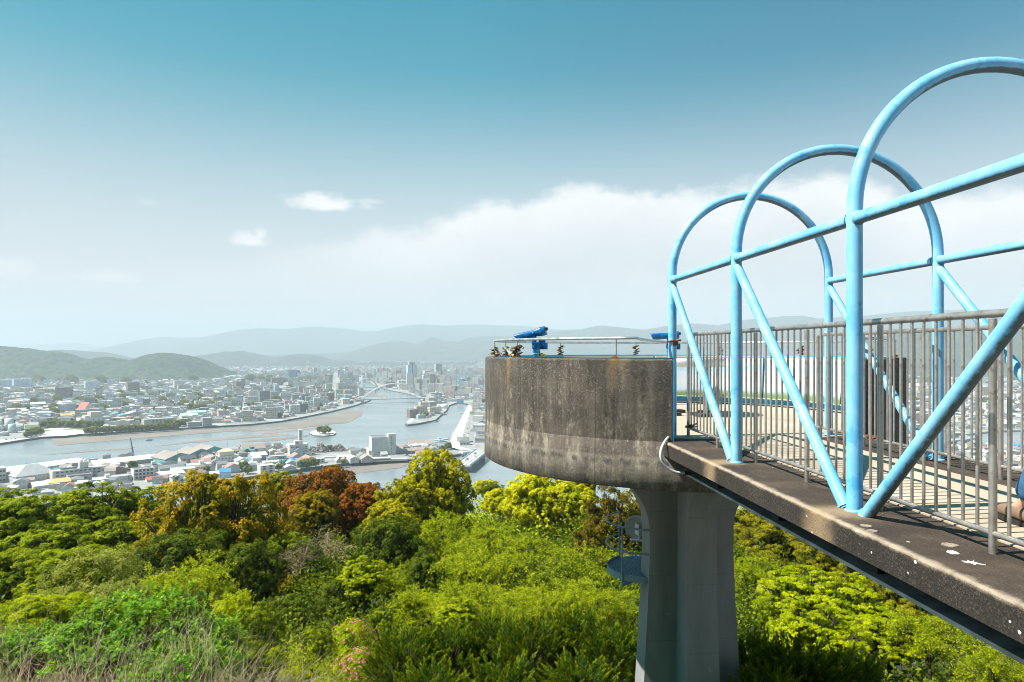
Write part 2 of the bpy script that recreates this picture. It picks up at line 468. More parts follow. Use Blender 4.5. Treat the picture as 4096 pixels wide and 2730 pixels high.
M['yellow'] = plain('yellow_plastic', (0.75, 0.50, 0.03), 0.5, var=0.2, scale=30)
M['cable'] = plain('grey_conduit', (0.55, 0.56, 0.58), 0.45, var=0.12, scale=12)
M['white_pipe'] = plain('white_pipe_paint', (0.75, 0.75, 0.72), 0.4, var=0.08)
M['aluminium'] = plain('brushed_aluminium', (0.66, 0.66, 0.66), 0.38, 0.55, var=0.12, scale=14)
M['stone'] = plain('dark_foot_stone', (0.06, 0.055, 0.05), 0.85, var=0.4)
M['balcony'] = plain('blue_grey_galvanised_paint', (0.20, 0.31, 0.39), 0.5, var=0.2, scale=9)
M['dish'] = plain('dish_grey', (0.68, 0.70, 0.70), 0.5, var=0.1)
M['dish_box'] = plain('dish_box_white', (0.72, 0.76, 0.80), 0.45, var=0.06)
M['red_text'] = plain('red_lettering', (0.55, 0.05, 0.04), 0.5, var=0.05)
M['bark'] = plain('tree_bark', (0.065, 0.048, 0.034), 0.9, var=0.5, scale=6)
M['pale_bark'] = plain('pale_twig_bark', (0.46, 0.35, 0.23), 0.9, var=0.35, scale=6)
M['soil'] = plain('leaf_litter_soil', (0.020, 0.024, 0.008), 0.95, var=0.5, scale=0.8)
M['city'] = mat_city()
M['water'] = mat_water()
M['quay'] = plain('embankment_concrete', (0.055, 0.075, 0.08), 0.85, var=0.35, scale=0.05)
M['townground'] = plain('town_ground', (0.27, 0.27, 0.26), 0.9, var=0.35, scale=0.02)
M['mud'] = plain('tidal_mud', (0.21, 0.172, 0.145), 0.6, var=0.2, scale=0.012)
M['sandlot'] = plain('sand_lot', (0.60, 0.56, 0.50), 0.9, var=0.1, scale=0.05)
M['road'] = plain('asphalt', (0.24, 0.24, 0.24), 0.9, var=0.12, scale=0.1)
M['promenade'] = plain('pale_promenade_concrete', (0.62, 0.61, 0.58), 0.85, var=0.12, scale=0.05)
M['lawn'] = plain('mown_grass', (0.10, 0.14, 0.04), 0.9, var=0.3, scale=0.05)
M['hillgreen'] = mat_hill('wooded_hill', [(0.004, 0.014, 0.010), (0.010, 0.036, 0.012), (0.048, 0.080, 0.018), (0.09, 0.07, 0.04)], 0.02)
M['hillfar'] = mat_hill('far_wooded_ridge', [(0.006, 0.018, 0.014), (0.015, 0.034, 0.020), (0.034, 0.054, 0.028), (0.06, 0.07, 0.045)], 0.006)
FOL = {
 'gold': mat_foliage('golden_new_leaves', (0.14, 0.17, 0.004), (0.48, 0.44, 0.006), (0.92, 0.72, 0.010), 0.42),
 'orange': mat_foliage('orange_tipped_leaves', (0.050, 0.080, 0.004), (0.28, 0.26, 0.005), (0.95, 0.31, 0.008), 0.38),
 'red': mat_foliage('russet_leaves', (0.10, 0.042, 0.004), (0.36, 0.105, 0.009), (0.62, 0.18, 0.018)),
 'dark': mat_foliage('dark_evergreen_leaves', (0.014, 0.038, 0.003), (0.066, 0.125, 0.005), (0.30, 0.33, 0.010), 0.25),
 'green': mat_foliage('mid_green_leaves', (0.036, 0.090, 0.003), (0.24, 0.36, 0.005), (0.66, 0.60, 0.008), 0.42),
 'lime': mat_foliage('fresh_lime_leaves', (0.13, 0.21, 0.004), (0.44, 0.54, 0.005), (0.88, 0.82, 0.010), 0.48),
 'yellow': mat_foliage('bright_yellow_leaves', (0.28, 0.32, 0.004), (0.70, 0.66, 0.006), (0.96, 0.84, 0.012), 0.48),
 'olive': mat_foliage('olive_needles', (0.065, 0.080, 0.003), (0.30, 0.27, 0.006), (0.60, 0.45, 0.010), 0.25),
 'brown': mat_foliage('brown_green_needles', (0.040, 0.038, 0.003), (0.16, 0.125, 0.006), (0.44, 0.27, 0.012), 0.2),
 'juniper': mat_foliage('juniper_scales', (0.010, 0.045, 0.003), (0.052, 0.145, 0.005), (0.50, 0.52, 0.010), 0.3),
 'broad': mat_foliage('broad_shrub_leaves', (0.034, 0.13, 0.006), (0.20, 0.44, 0.018), (0.46, 0.70, 0.055), 0.40, 0.45),
 'vine': mat_foliage('pale_vine_leaves', (0.10, 0.15, 0.012), (0.34, 0.37, 0.045), (0.58, 0.50, 0.14), 0.3),
 'tan': mat_foliage('dry_leaves', (0.10, 0.075, 0.030), (0.26, 0.20, 0.09), (0.42, 0.33, 0.18), 0.2),
 'pink': mat_foliage('pink_petals', (0.60, 0.06, 0.18), (0.80, 0.14, 0.28), (0.90, 0.34, 0.40), 0.3),
 'town': mat_foliage('town_tree_leaves', (0.06, 0.105, 0.008), (0.22, 0.25, 0.014), (0.42, 0.38, 0.03), 0.2),
}
# ================================================================ FOOTBRIDGE, PLATFORM AND WHAT STANDS ON THEM
BX = 3.2                      # bridge axis
PC = (3.12, 9.55)              # centre of the round platform
R0 = 2.80
KERB = E - 0.95
FRY = [7.37, 5.61, 3.87, 2.13, 0.39, -1.35]
Y0, Y1 = -2.6, 7.40

def build_bridge():
    br = empty('footbridge', (BX, 0, KERB), 0, 'narrow concrete footbridge with stained kerbs leading to the round lookout platform', 'footbridge')
    m = MB()
    # slab section with slightly chamfered arrises, swept along Y
    w, t = 1.12, 0.145
    sec = [(-w, -0.012), (-w + 0.012, 0), (w - 0.012, 0), (w, -0.012), (w, -t), (-w, -t)]
    ny = 60
    vs = []
    for i in range(ny + 1):
        y = Y0 + (Y1 - Y0) * i / ny
        for k, (x, z) in enumerate(sec):
            j = (0.006 * math.sin(i * 2.1 + k) + RN.uniform(-0.004, 0.004)) if k in (0, 1, 2, 3) else 0
            vs.append((x + (j if x > 0 else -j) * 0.6, y, z + (j * 0.3 if k in (0, 3) else 0)))
    n = len(sec)
    fs = [(i * n + k, i * n + (k + 1) % n, (i + 1) * n + (k + 1) % n, (i + 1) * n + k) for i in range(ny) for k in range(n)]
    fs += [tuple(range(n))[::-1], tuple(ny * n + k for k in range(n))]
    m.add(vs, fs)
    m.build('slab', M['slab'], br)
    # bird droppings and lichen discs on the kerb, each a thin crust
    def crust(px, py, rads, name, mat, lab):
        p = at(px, py, (E - KERB) * F / (py - HY))
        n = len(rads)
        ring = [(p.x - BX + r * math.cos(2 * PI * k / n), p.y + r * math.sin(2 * PI * k / n)) for k, r in enumerate(rads)]
        MB().prism(ring, 0.0, 0.003).build(name, mat, br)
    rng = random.Random(3)
    crust(3890, 2253, [0.012 if k % 2 else rng.uniform(0.02, 0.055) for k in range(16)], 'bird_dropping', M['white_pipe'], '')
    crust(3812, 2212, [rng.uniform(0.018, 0.032) for k in range(14)], 'bird_dropping', M['white_pipe'], '')
    for px, py, r in ((3800, 2182, 0.036), (3465, 2105, 0.028), (3488, 2125, 0.026)):
        crust(px, py, [r * rng.uniform(0.85, 1.1) for k in range(20)], 'lichen_patch', M['lichen'], '')
    d = MB()
    d.box((0, (Y0 + 7.2) / 2, 0.004), (1.10, 7.2 - Y0, 0.008))
    d.build('deck_surface', M['deck'], br)
    for s in (-1, 1):
        g = MB()
        x = s * 0.86
        yc, L = (Y0 + 7.05) / 2, 7.05 - Y0
        g.box((x - s * 0.11, yc, -0.145 - 0.09), (0.03, L, 0.18))
        g.box((x - s * 0.02, yc, -0.145 - 0.006), (0.16, L, 0.012))
        for y in (6.1, 4.9, 3.7, 2.5, 1.3):
            g.box((x - s * 0.045, y, -0.145 - 0.09), (0.10, 0.012, 0.165))
        go = g.build('girder', M['girder'], br)
        f = MB()
        f.box((x - s * 0.06, yc, -0.345 + 0.010), (0.20, L, 0.022))
        f.build('bottom_flange', M['flange'], go)
    return br
build_bridge()

def build_cage():
    cg = empty('pipe_cage', (BX, 0, KERB), 0, 'pale blue tubular steel cage of hoops, rails and braces arching over the footbridge', 'pipe cage')
    a, hb, r = 0.893, 1.721, 0.0445
    for y in FRY:
        pts = [(-a, y, -0.01), (-a, y, 0.9), (-a, y, hb + 0.045)]
        for k in range(1, 36):
            t = PI - PI * k / 36
            pts.append((a * math.cos(t), y, hb + 0.045 + a * 1.0 * math.sin(t)))
        pts += [(a, y, hb + 0.045), (a, y, 0.9), (a, y, -0.01)]
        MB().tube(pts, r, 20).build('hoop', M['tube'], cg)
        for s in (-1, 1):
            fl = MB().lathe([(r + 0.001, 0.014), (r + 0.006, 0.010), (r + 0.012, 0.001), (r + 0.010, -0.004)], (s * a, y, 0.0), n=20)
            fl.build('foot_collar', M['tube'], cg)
    for s in (-1, 1):
        for i in range(len(FRY) - 1):
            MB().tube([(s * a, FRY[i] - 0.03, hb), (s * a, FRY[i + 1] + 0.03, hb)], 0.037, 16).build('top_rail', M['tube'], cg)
        top = hb - 0.075
        for y in FRY:
            for e in (-1, 1):
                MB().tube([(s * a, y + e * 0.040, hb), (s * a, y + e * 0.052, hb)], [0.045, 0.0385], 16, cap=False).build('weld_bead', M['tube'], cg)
        def brace(p, q):
            d = (Vector(q) - Vector(p)).normalized()
            lo = Vector(q) if q[2] < p[2] else Vector(p); dl = -d if q[2] < p[2] else d
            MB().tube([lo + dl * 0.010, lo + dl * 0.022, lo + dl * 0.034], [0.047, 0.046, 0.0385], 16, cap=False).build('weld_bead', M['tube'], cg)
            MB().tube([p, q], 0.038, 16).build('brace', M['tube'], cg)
        brace((s * a, FRY[0] - 0.02, top), (s * a, FRY[1] + 0.085, -0.01))
        brace((s * a, FRY[1] - 0.02, top), (s * a, FRY[2] + 0.085, -0.01))
        brace((s * a, FRY[2] - 0.11, -0.01), (s * a, FRY[3] + 0.02, top))
        brace((s * a, FRY[4] - 0.11, -0.01), (s * a, FRY[5] + 0.02, top))
build_cage()

def build_railing(side, label):
    x = BX + side * 0.735
    rl = empty('bridge_railing', (x, 0, KERB), 0, label, 'railing', 'steel railings of the footbridge')
    ht, hbm = 1.115, 0.095
    posts = [7.31 - 0.86 * i for i in range(12)]
    MB().tube([(0, posts[0] - 0.01, ht - 0.012), (0, posts[0] - 0.06, ht), (0, 3.0, ht + 0.003), (0, posts[-1], ht)], 0.0195, 14).build('handrail', M['steel'], rl)
    MB().tube([(0, posts[0], hbm), (0, posts[-1], hbm)], 0.0145, 12).build('bottom_rail', M['steel'], rl)
    pm = MB().tube([(0, 0, -0.002), (0, 0, ht - 0.02)], 0.0175, 14).mesh('railing_post', M['steel'])
    bm_ = MB().tube([(0, 0, hbm), (0, 0, ht - 0.015)], 0.0086, 10).mesh('baluster', M['steel'])
    for i, y in enumerate(posts):
        link('post', pm, rl, (0, y, 0))
        if i < len(posts) - 1:
            for k in range(1, 9):
                if y - k * 0.86 / 9 > -1.2:
                    link('baluster', bm_, rl, (0, y - k * 0.86 / 9, 0))
build_railing(-1, 'stainless railing with vertical bars nearest the camera, in front of the footbridge walkway')
build_railing(1, 'stainless railing with vertical bars on the far side of the footbridge walkway')

def build_platform():
    p = empty('observation_platform', (PC[0], PC[1], E), 0, 'round weathered concrete lookout platform standing on a grey ribbed column', 'platform')
    # floor drum (solid, slightly proud below the joint)
    d = MB()
    d.lathe([(0.0, -0.955), (2.5, -0.955), (R0, -0.955), (R0, -1.118), (R0 + 0.012, -1.128), (R0 + 0.012, -1.45), (R0 - 0.01, -1.465), (0.0, -1.465)], n=120)
    d.build('floor_drum', M['wall'], p)
    MB().lathe([(0.0, -0.949), (2.52, -0.949)], n=96, sm=False).build('floor_screed', M['deck'], p)
    # parapet ring, open where the bridge lands
    w = MB()
    a0, a1 = 294.5, 610.0
    sec = [(R0, -0.955), (R0, -0.115), (R0 - 0.006, -0.101), (R0 - 0.02, -0.096), (2.61, -0.096), (2.595, -0.104), (2.595, -0.955)]
    w.lathe(sec, a0=a0, a1=a1, n=150, closed=True, caps=True, sm=False)
    wo = w.build('parapet_wall', M['wall'], p)
    li = MB()
    li.lathe([(2.615, -0.088), (2.591, -0.088), (2.591, -0.955)], a0=a0, a1=a1, n=120, sm=False)
    for a, sg in ((a0, 1), (a1, -1)):
        ra = math.radians(a)
        mt = Matrix.Rotation(ra, 4, 'Z')
        li.box((0, 0, 0), (0.20, 0.012, 0.85), M=mt @ Matrix.Translation((2.695, -0.0075 * sg, -0.53)))
    li.build('painted_lining', M['inner_blue'], wo)
    MB().lathe([(2.578, -0.925), (2.564, -0.911), (2.550, -0.925), (2.564, -0.939), (2.578, -0.925)], a0=-50, a1=225, n=90).build('floor_pipe', M['white_pipe'], p)
    # column: plus-shaped, four fins with flared heads
    fin = MB()
    t = 0.2065
    zs = [-1.463] + [-1.463 - 1.06 * (k / 22.0) for k in range(1, 23)] + [-2.9, -3.5, -4.3, -5.3, -7.5]
    def L(z):
        h = -1.463 - z
        if h < 1.06: return 0.60 + 1.45 * (1 - math.sqrt(max(0, 1 - (1 - h / 1.06) ** 2)))
        return 0.60 + max(0, (h - 1.6)) * 0.055
    def tt(z):
        h = -1.463 - z
        return t + max(0, h - 1.6) * 0.012
    for q in range(4):
        ca, sa = math.cos(q * PI / 2), math.sin(q * PI / 2)
        vs = []
        for z in zs:
            l, k = L(z), tt(z)
            for u, v in ((k, -k), (l, -k), (l, k), (k, k)):
                vs.append((u * ca - v * sa, u * sa + v * ca, z))
        fs = []
        for i in range(len(zs) - 1):
            for k in range(3):
                fs.append((i * 4 + k, (i + 1) * 4 + k, (i + 1) * 4 + k + 1, i * 4 + k + 1))
        fin.add(vs, fs)
    fin.v = [(x + 0.08, y, z) for x, y, z in fin.v]
    fin.build('column', M['column'], p)
    return p
build_platform()

def ang_pt(a, r, z):
    return Vector((PC[0] + r * math.cos(math.radians(a)), PC[1] + r * math.sin(math.radians(a)), E + z))

POSTS = [237, 204, 180, 156.6, 122, 89.4, 57.5, 27, -5, -38]
def build_platform_rail():
    o = empty('platform_handrail', (PC[0], PC[1], E - 0.096), 0, 'low round stainless handrail on short posts along the parapet top', 'handrail')
    z = 0.222
    pts = []
    A0, A1 = -58, 242
    for i in range(101):
        a = math.radians(A0 + (A1 - A0) * i / 100)
        pts.append((2.67 * math.cos(a), 2.67 * math.sin(a), z))
    pts = [(1.12, -2.24, z - 0.025), (1.30, -2.26, z - 0.01)] + pts + [(-1.22, -2.29, z - 0.012), (-0.893, -2.20, z - 0.045)]
    MB().tube(pts, 0.0165, 14).build('rail', M['bright_steel'], o)
    pm = MB().tube([(0, 0, 0), (0, 0, z - 0.01)], 0.0075, 10).lathe([(0.022, 0.0), (0.022, 0.006), (0.008, 0.012)], n=14).mesh('rail_post', M['steel'])
    for a in POSTS:
        ra = math.radians(a)
        link('post', pm, o, (2.67 * math.cos(ra), 2.67 * math.sin(ra), 0))
    MB().tube([(-0.90, -2.20, z - 0.04), (-0.735, -2.24, z - 0.02)], 0.012, 10).box((-0.80, -2.21, z - 0.05), (0.05, 0.05, 0.06)).build('clamp', M['rust'], o)
build_platform_rail()

def lock_mesh(name, mat):
    m = MB()
    m.box((0, 0, 0), (0.050, 0.016, 0.040))
    m.box((0, 0, 0), (0.044, 0.019, 0.034))
    pts = [(-0.016, 0, 0.02)] + [(-0.016 * math.cos(k * PI / 8), 0, 0.034 + 0.016 * math.sin(k * PI / 8)) for k in range(9)] + [(0.016, 0, 0.02)]
    m.tube(pts, 0.0035, 6)
    return m.mesh(name, mat)
LOCKS = [lock_mesh('padlock_brass', M['brass']), lock_mesh('padlock_dark', M['lock_dark']), lock_mesh('padlock_rust', M['rust']), lock_mesh('padlock_dark2', M['lock_dark'])]
def build_locks():
    info = {237: (2, 'two rusty padlocks at the foot of the handrail post nearest the blue hoop'), 204: (11, 'heap of rusty and brass padlocks on the post left of the viewer pedestal'),
            180: (10, 'stack of padlocks on the leftmost handrail post, chain hooked to it'), 156.6: (11, 'tall stack of padlocks with a white and yellow ribbon knotted on top'),
            122: (13, 'slim tower of dark padlocks on the far post right of the viewer'), 89.4: (13, 'tower of dark padlocks on a far post with yellow tape at its foot'),
            57.5: (11, 'tower of padlocks seen between the bars left of the slanting blue brace'), 27: (12, 'tower of padlocks seen between the bars above the panorama board joint'),
            -5: (9, 'dark padlocks stacked on the post at the far right end of the platform'), -38: (3, 'few brass padlocks on top of the black wall end')}
    for a, (n, lab) in info.items():
        base = ang_pt(a, 2.67, -0.096)
        o = empty('padlock_stack', base, 0, lab, 'padlocks', 'padlocks locked to the handrail posts')
        wide = 1.3 if a in (204, 180) else 1.0
        for k in range(n):
            z = 0.012 + k * 0.0125
            l = link('padlock', RN.choice(LOCKS if k < n - 2 else LOCKS[:2]), o)
            ph = RN.uniform(0, 2 * PI)
            dr = 0.030 * wide * RN.uniform(0.6, 1.1)
            l.location = (dr * math.cos(ph), dr * math.sin(ph), z)
            l.rotation_euler = (PI / 2 + RN.uniform(-0.5, 0.5), RN.uniform(-0.4, 0.4), ph + PI / 2 + RN.uniform(-0.4, 0.4))
            s = RN.uniform(0.7, 1.0) * wide
            l.scale = (s, s, s)
    # locks at the bridge end of the near railing
    o = empty('padlock_stack', (BX - 0.735, 7.25, KERB + 0.105), 0, 'orange and silver padlocks on the bottom rail end of the near railing', 'padlocks', 'padlocks locked to the handrail posts')
    for k, m in enumerate((LOCKS[2], LOCKS[0], LOCKS[1], LOCKS[0])):
        l = link('padlock', m, o, (RN.uniform(-0.03, 0.02), -0.03 * k + 0.03, 0.005 + 0.006 * k))
        l.rotation_euler = (RN.uniform(0.7, 1.9), RN.uniform(-0.6, 0.6), RN.uniform(0, 3)); l.scale = (1.2, 1.2, 1.2)
    o = empty('padlock_stack', (BX + 0.735, 6.35, KERB + 0.10), 0, 'rusty padlocks on the bottom rail of the far railing', 'padlocks', 'padlocks locked to the handrail posts')
    for k in range(4):
        l = link('padlock', LOCKS[2 if k < 3 else 0], o, (RN.uniform(-0.02, 0.02), -0.05 * k + (0 if k < 3 else -3.3), 0.012))
        l.rotation_euler = (1.4, 0.2, RN.uniform(0, 3)); l.scale = (1.2, 1.2, 1.2)
build_locks()

def build_chain():
    m = MB()
    a = ang_pt(180, 2.67, 0.03); b = ang_pt(166, 2.50, -0.085)
    n = 16
    for k in range(n):
        t = (k + 0.5) / n
        p = a.lerp(b, t); p.z -= 0.035 * 4 * t * (1 - t)
        q = a.lerp(b, t + 0.02); q.z -= 0.035 * 4 * (t + 0.02) * (0.98 - t)
        d = (q - p).normalized()
        s = d.cross(Vector((0, 0, 1))).normalized()
        if k % 2: s = d.cross(s)
        pts = [p + d * 0.016 * math.cos(2 * PI * j / 10) + s * 0.008 * math.sin(2 * PI * j / 10) for j in range(10)]
        m.tube(pts, 0.0025, 5, closed=True)
    tag(m.build('chain', M['lock_dark']), 'thin dark chain sagging from the leftmost padlock stack to the platform', 'chain')
    r = MB()
    a = ang_pt(156.6, 2.67, 0.02); b = ang_pt(196, 2.55, -0.08)
    pts = []
    for k in range(15):
        t = k / 14
        p = a.lerp(b, t); p.z -= 0.02 * 4 * t * (1 - t); pts.append(p + Vector((0, 0, 0.004 * math.sin(k * 2.3))))
    r.tube(pts, 0.006, 6)
    r.tube([p + Vector((0.004, 0, 0.010)) for p in pts], 0.005, 6, mi=1)
    for k in range(5):
        r.box(a + Vector((RN.uniform(-0.02, 0.02), 0, RN.uniform(-0.01, 0.03))), (0.035, 0.03, 0.014), rz=k, mi=k % 2)
    tag(r.build('ribbon', [M['yellow'], M['white_pipe']]), 'yellow and white ribbon tied between two padlock stacks', 'ribbon')
build_chain()

def build_viewer(loc, rz, label, aim_pitch):
    v = empty('coin_viewer', loc, rz, label, 'binocular viewer', 'coin binocular viewers on the platform')
    b = M['scope_blue']
    MB().lathe([(0.11, 0.0), (0.11, 0.015), (0.07, 0.03), (0.052, 0.05), (0.052, 0.96), (0.058, 0.965)], n=24).build('pedestal', M['inner_blue'], v)
    st = MB().lathe([(0.0535, 0.86), (0.0535, 0.93)], a0=150, a1=330, n=20)
    st.build('sticker', M['lock_dark'], v)
    h = MB()
    h.lathe([(0.0, 1.055), (0.062, 1.055), (0.072, 1.045), (0.072, 0.975), (0.058, 0.962)], n=24)
    h.box((-0.10, 0, 1.005), (0.13, 0.10, 0.10))
    h.box((-0.085, 0, 1.075), (0.09, 0.085, 0.10))
    h.build('coin_box', b, v)
    y = MB()
    for s in (-1, 1):
        y.box((0.035, s * 0.075, 1.115), (0.036, 0.018, 0.14))
        y.lathe([(0.0, -0.010), (0.020, -0.010), (0.020, 0.010), (0.0, 0.010)], n=14)
        m = Matrix.Translation((0.035, s * 0.090, 1.185)) @ Matrix.Rotation(PI / 2, 4, 'X')
        nv = 2 * 0
        k = len(y.v) - 4 * 14
        for i in range(k, len(y.v)): y.v[i] = tuple(m @ Vector(y.v[i]))
    y.box((0.0, 0, 1.055), (0.12, 0.165, 0.022))
    y.build('yoke', b, v)
    # body: twin-barrel housing lofted along the aim axis
    bm_ = MB()
    secs = [(-0.175, 0.075, 0.060), (-0.165, 0.082, 0.068), (-0.09, 0.082, 0.068), (-0.05, 0.078, 0.058), (0.0, 0.080, 0.052), (0.13, 0.083, 0.056), (0.245, 0.086, 0.060), (0.262, 0.084, 0.058)]
    n = 20
    vs = []
    for k, (x, wy, wz) in enumerate(secs):
        for i in range(n):
            a = 2 * PI * i / n
            ca, sa = math.cos(a), math.sin(a)
            e = 0.55
            yy = wy * math.copysign(abs(ca) ** e, ca); zz = wz * math.copysign(abs(sa) ** (e + 0.2), sa)
            xx = x + (0.05 * (0.5 + zz / (2 * wz)) if k >= 6 else 0)     # hooded objective end, longer on top
            vs.append((xx, yy, zz))
    fs = [(k * n + i, k * n + (i + 1) % n, (k + 1) * n + (i + 1) % n, (k + 1) * n + i) for k in range(len(secs) - 1) for i in range(n)]
    fs += [tuple(range(n))[::-1], tuple((len(secs) - 1) * n + i for i in range(n))]
    bm_.add(vs, fs, True)
    bo = bm_.build('body', b, v, (0.03, 0, 1.195)); bo.rotation_euler = (0, aim_pitch, 0)
    for s in (-1, 1):
        e = MB().lathe([(0.0, 0.03), (0.018, 0.03), (0.024, 0.022), (0.026, 0.0), (0.022, -0.03)], n=16)
        eo = e.build('eyepiece', M['black'], bo, (-0.175, s * 0.036, 0.02)); eo.rotation_euler = (0, -PI / 2, 0)
        g = MB().lathe([(0.0, 0.0), (0.030, 0.0), (0.034, 0.004)], n=18)
        go = g.build('lens', M['glass'], bo, (0.272, s * 0.040, -0.004)); go.rotation_euler = (0, PI / 2, 0)
build_viewer((1.10, 10.10, KERB), math.radians(164), 'blue coin binocular viewer tilted downwards near the left edge of the platform', math.radians(14))
build_viewer((3.60, 11.62, KERB), math.radians(168), 'blue coin binocular viewer half hidden behind the first blue hoop', math.radians(4))
def build_bits():
    m = MB()
    c = Vector((1.10, 10.10, E - 0.055))
    for k in range(14):
        a = 2 * PI * k / 14
        m.tube([c + Vector((0.056 * math.cos(a), 0.056 * math.sin(a), 0)), c + Vector((0.056 * math.cos(a + 0.45), 0.056 * math.sin(a + 0.45), 0.006 * math.sin(3 * a)))], 0.004, 6)
    tag(m.build('wire_tie', M['bright_steel']), 'twisted wire wrapped round the pedestal of the left viewer', 'wire')
    y = MB()
    for k in range(9):
        y.box((RN.uniform(-0.03, 0.03), RN.uniform(-0.02, 0.02), RN.uniform(-0.035, 0.035)), (0.035, 0.03, 0.02), M=Matrix.Translation(c + Vector((0.09, -0.03, -0.025))) @ Matrix.Rotation(k * 1.3, 4, (0.3, 1, 0.2)) @ Matrix.Translation((RN.uniform(-0.025, 0.025), 0, RN.uniform(-0.03, 0.03))))
    tag(y.build('plastic_tag_bunch', M['yellow']), 'bunch of yellow plastic tags hanging on the left viewer pedestal', 'tags')
build_bits()

def build_boards():
    # curved print panels leaning on the inner wall between the rail posts
    labs = ['panorama board with a deep teal river scene, behind the round metal table', 'panorama board with a bleached city view, behind the leaning brace', 'panorama board with a faded hill and tree view, beside the far hoop foot', 'panorama board at the far right, next to the painted wall end']
    spans = [(122, 83), (82.2, 40.5), (39.7, 6), (5.2, -30)]
    for lab, (a, b) in zip(labs, spans):
        o = empty('panorama_board', (PC[0], PC[1], E - 0.46), 0, lab, 'panorama board', 'panorama boards on the platform')
        m = MB().lathe([(2.586, 0.335), (2.572, 0.335), (2.51, -0.355), (2.55, -0.355)], a0=b, a1=a, n=26, closed=True, caps=True, sm=False)
        m.build('print', M['board'], o)
        MB().lathe([(2.562, 0.345), (2.590, 0.345), (2.590, 0.336), (2.562, 0.336)], a0=b, a1=a, n=26, closed=True, caps=True, sm=False).build('frame_bar', M['white_pipe'], o)
        f = MB().lathe([(2.49, -0.357), (2.55, -0.357), (2.55, -0.368), (2.49, -0.368)], a0=b, a1=a, n=26, closed=True, caps=True, sm=False)
        f.build('frame_bar', M['white_pipe'], o)
build_boards()

def build_table():
    c = at(2757, 1430, 10.0)
    o = empty('orientation_table', (c.x, c.y, KERB), 0, 'round brushed metal orientation table on four legs behind the near railing', 'table')
    MB().lathe([(0.0, 0.825), (0.49, 0.825), (0.505, 0.812), (0.505, 0.715), (0.49, 0.705), (0.0, 0.705)], n=64).build('table_top', M['aluminium'], o)
    for k in range(4):
        a = math.radians(20 + 90 * k)
        x, y = 0.34 * math.cos(a), 0.34 * math.sin(a)
        lg = MB().tube([(x, y, 0.04), (x, y, 0.71)], 0.026, 16).build('leg', M['aluminium'], o)
        MB().box((x, y, 0.022), (0.26, 0.20, 0.05), rz=0.1).build('foot_stone', M['stone'], o)
build_table()

def build_balcony():
    c = (2.70, 9.95)
    o = empty('service_balcony', (c[0], c[1], E - 3.22), 0, 'small blue-grey round maintenance balcony bolted to the platform column', 'balcony')
    r = 0.56
    fl = MB()
    # pressed chequer floor: disc with rows of raised tread bars
    fl.lathe([(0.0, 0.0), (r - 0.01, 0.0)], n=48, sm=False)
    k = 0
    for ix in range(-18, 19):
        for iy in range(-13, 14):
            x, y = ix * 0.029, iy * 0.04 + (0.02 if ix % 2 else 0)
            if math.hypot(x, y) < r - 0.03: fl.box((x, y, 0.004), (0.012, 0.030, 0.010), rz=0.7 if (ix + iy) % 2 else -0.7)
    fl.build('tread_floor', M['balcony'], o)
    MB().lathe([(r - 0.012, 0.03), (r, 0.03), (r, -0.06), (r - 0.012, -0.06)], a0=118, a1=360, n=60, closed=True, caps=True, sm=False).build('rim', M['balcony'], o)
    def ring(a0, a1, z):
        return [((r + 0.015) * math.cos(math.radians(a0 + (a1 - a0) * i / 40)), (r + 0.015) * math.sin(math.radians(a0 + (a1 - a0) * i / 40)), z) for i in range(41)]
    t = ring(118, 330, 0.70)
    MB().tube([(t[0][0], t[0][1], 0.0), (t[0][0], t[0][1], 0.67)] + t, 0.0135, 12).build('top_rail', M['balcony'], o)
    MB().tube(ring(118, 330, 0.355), 0.0125, 12).build('mid_rail', M['balcony'], o)
    for a in (221, 300):
        x, y = (r + 0.012) * math.cos(math.radians(a)), (r + 0.012) * math.sin(math.radians(a))
        MB().tube([(x, y, -0.16), (x, y, 0.70)], 0.014, 12).build('post', M['balcony'], o)
    b = MB()
    x, y = (r - 0.01) * math.cos(math.radians(221)), (r - 0.01) * math.sin(math.radians(221))
    b.add([(x, y, -0.02), (x, y, -0.15), (0.1, -0.2, -0.03), (0.1, -0.2, -0.02), (x + .012, y, -0.02), (x + .012, y, -0.15), (0.112, -0.2, -0.03), (0.112, -0.2, -0.02)],
          [(0, 1, 2, 3), (7, 6, 5, 4), (0, 4, 5, 1), (1, 5, 6, 2)])
    b.build('gusset', M['balcony'], o)
build_balcony()

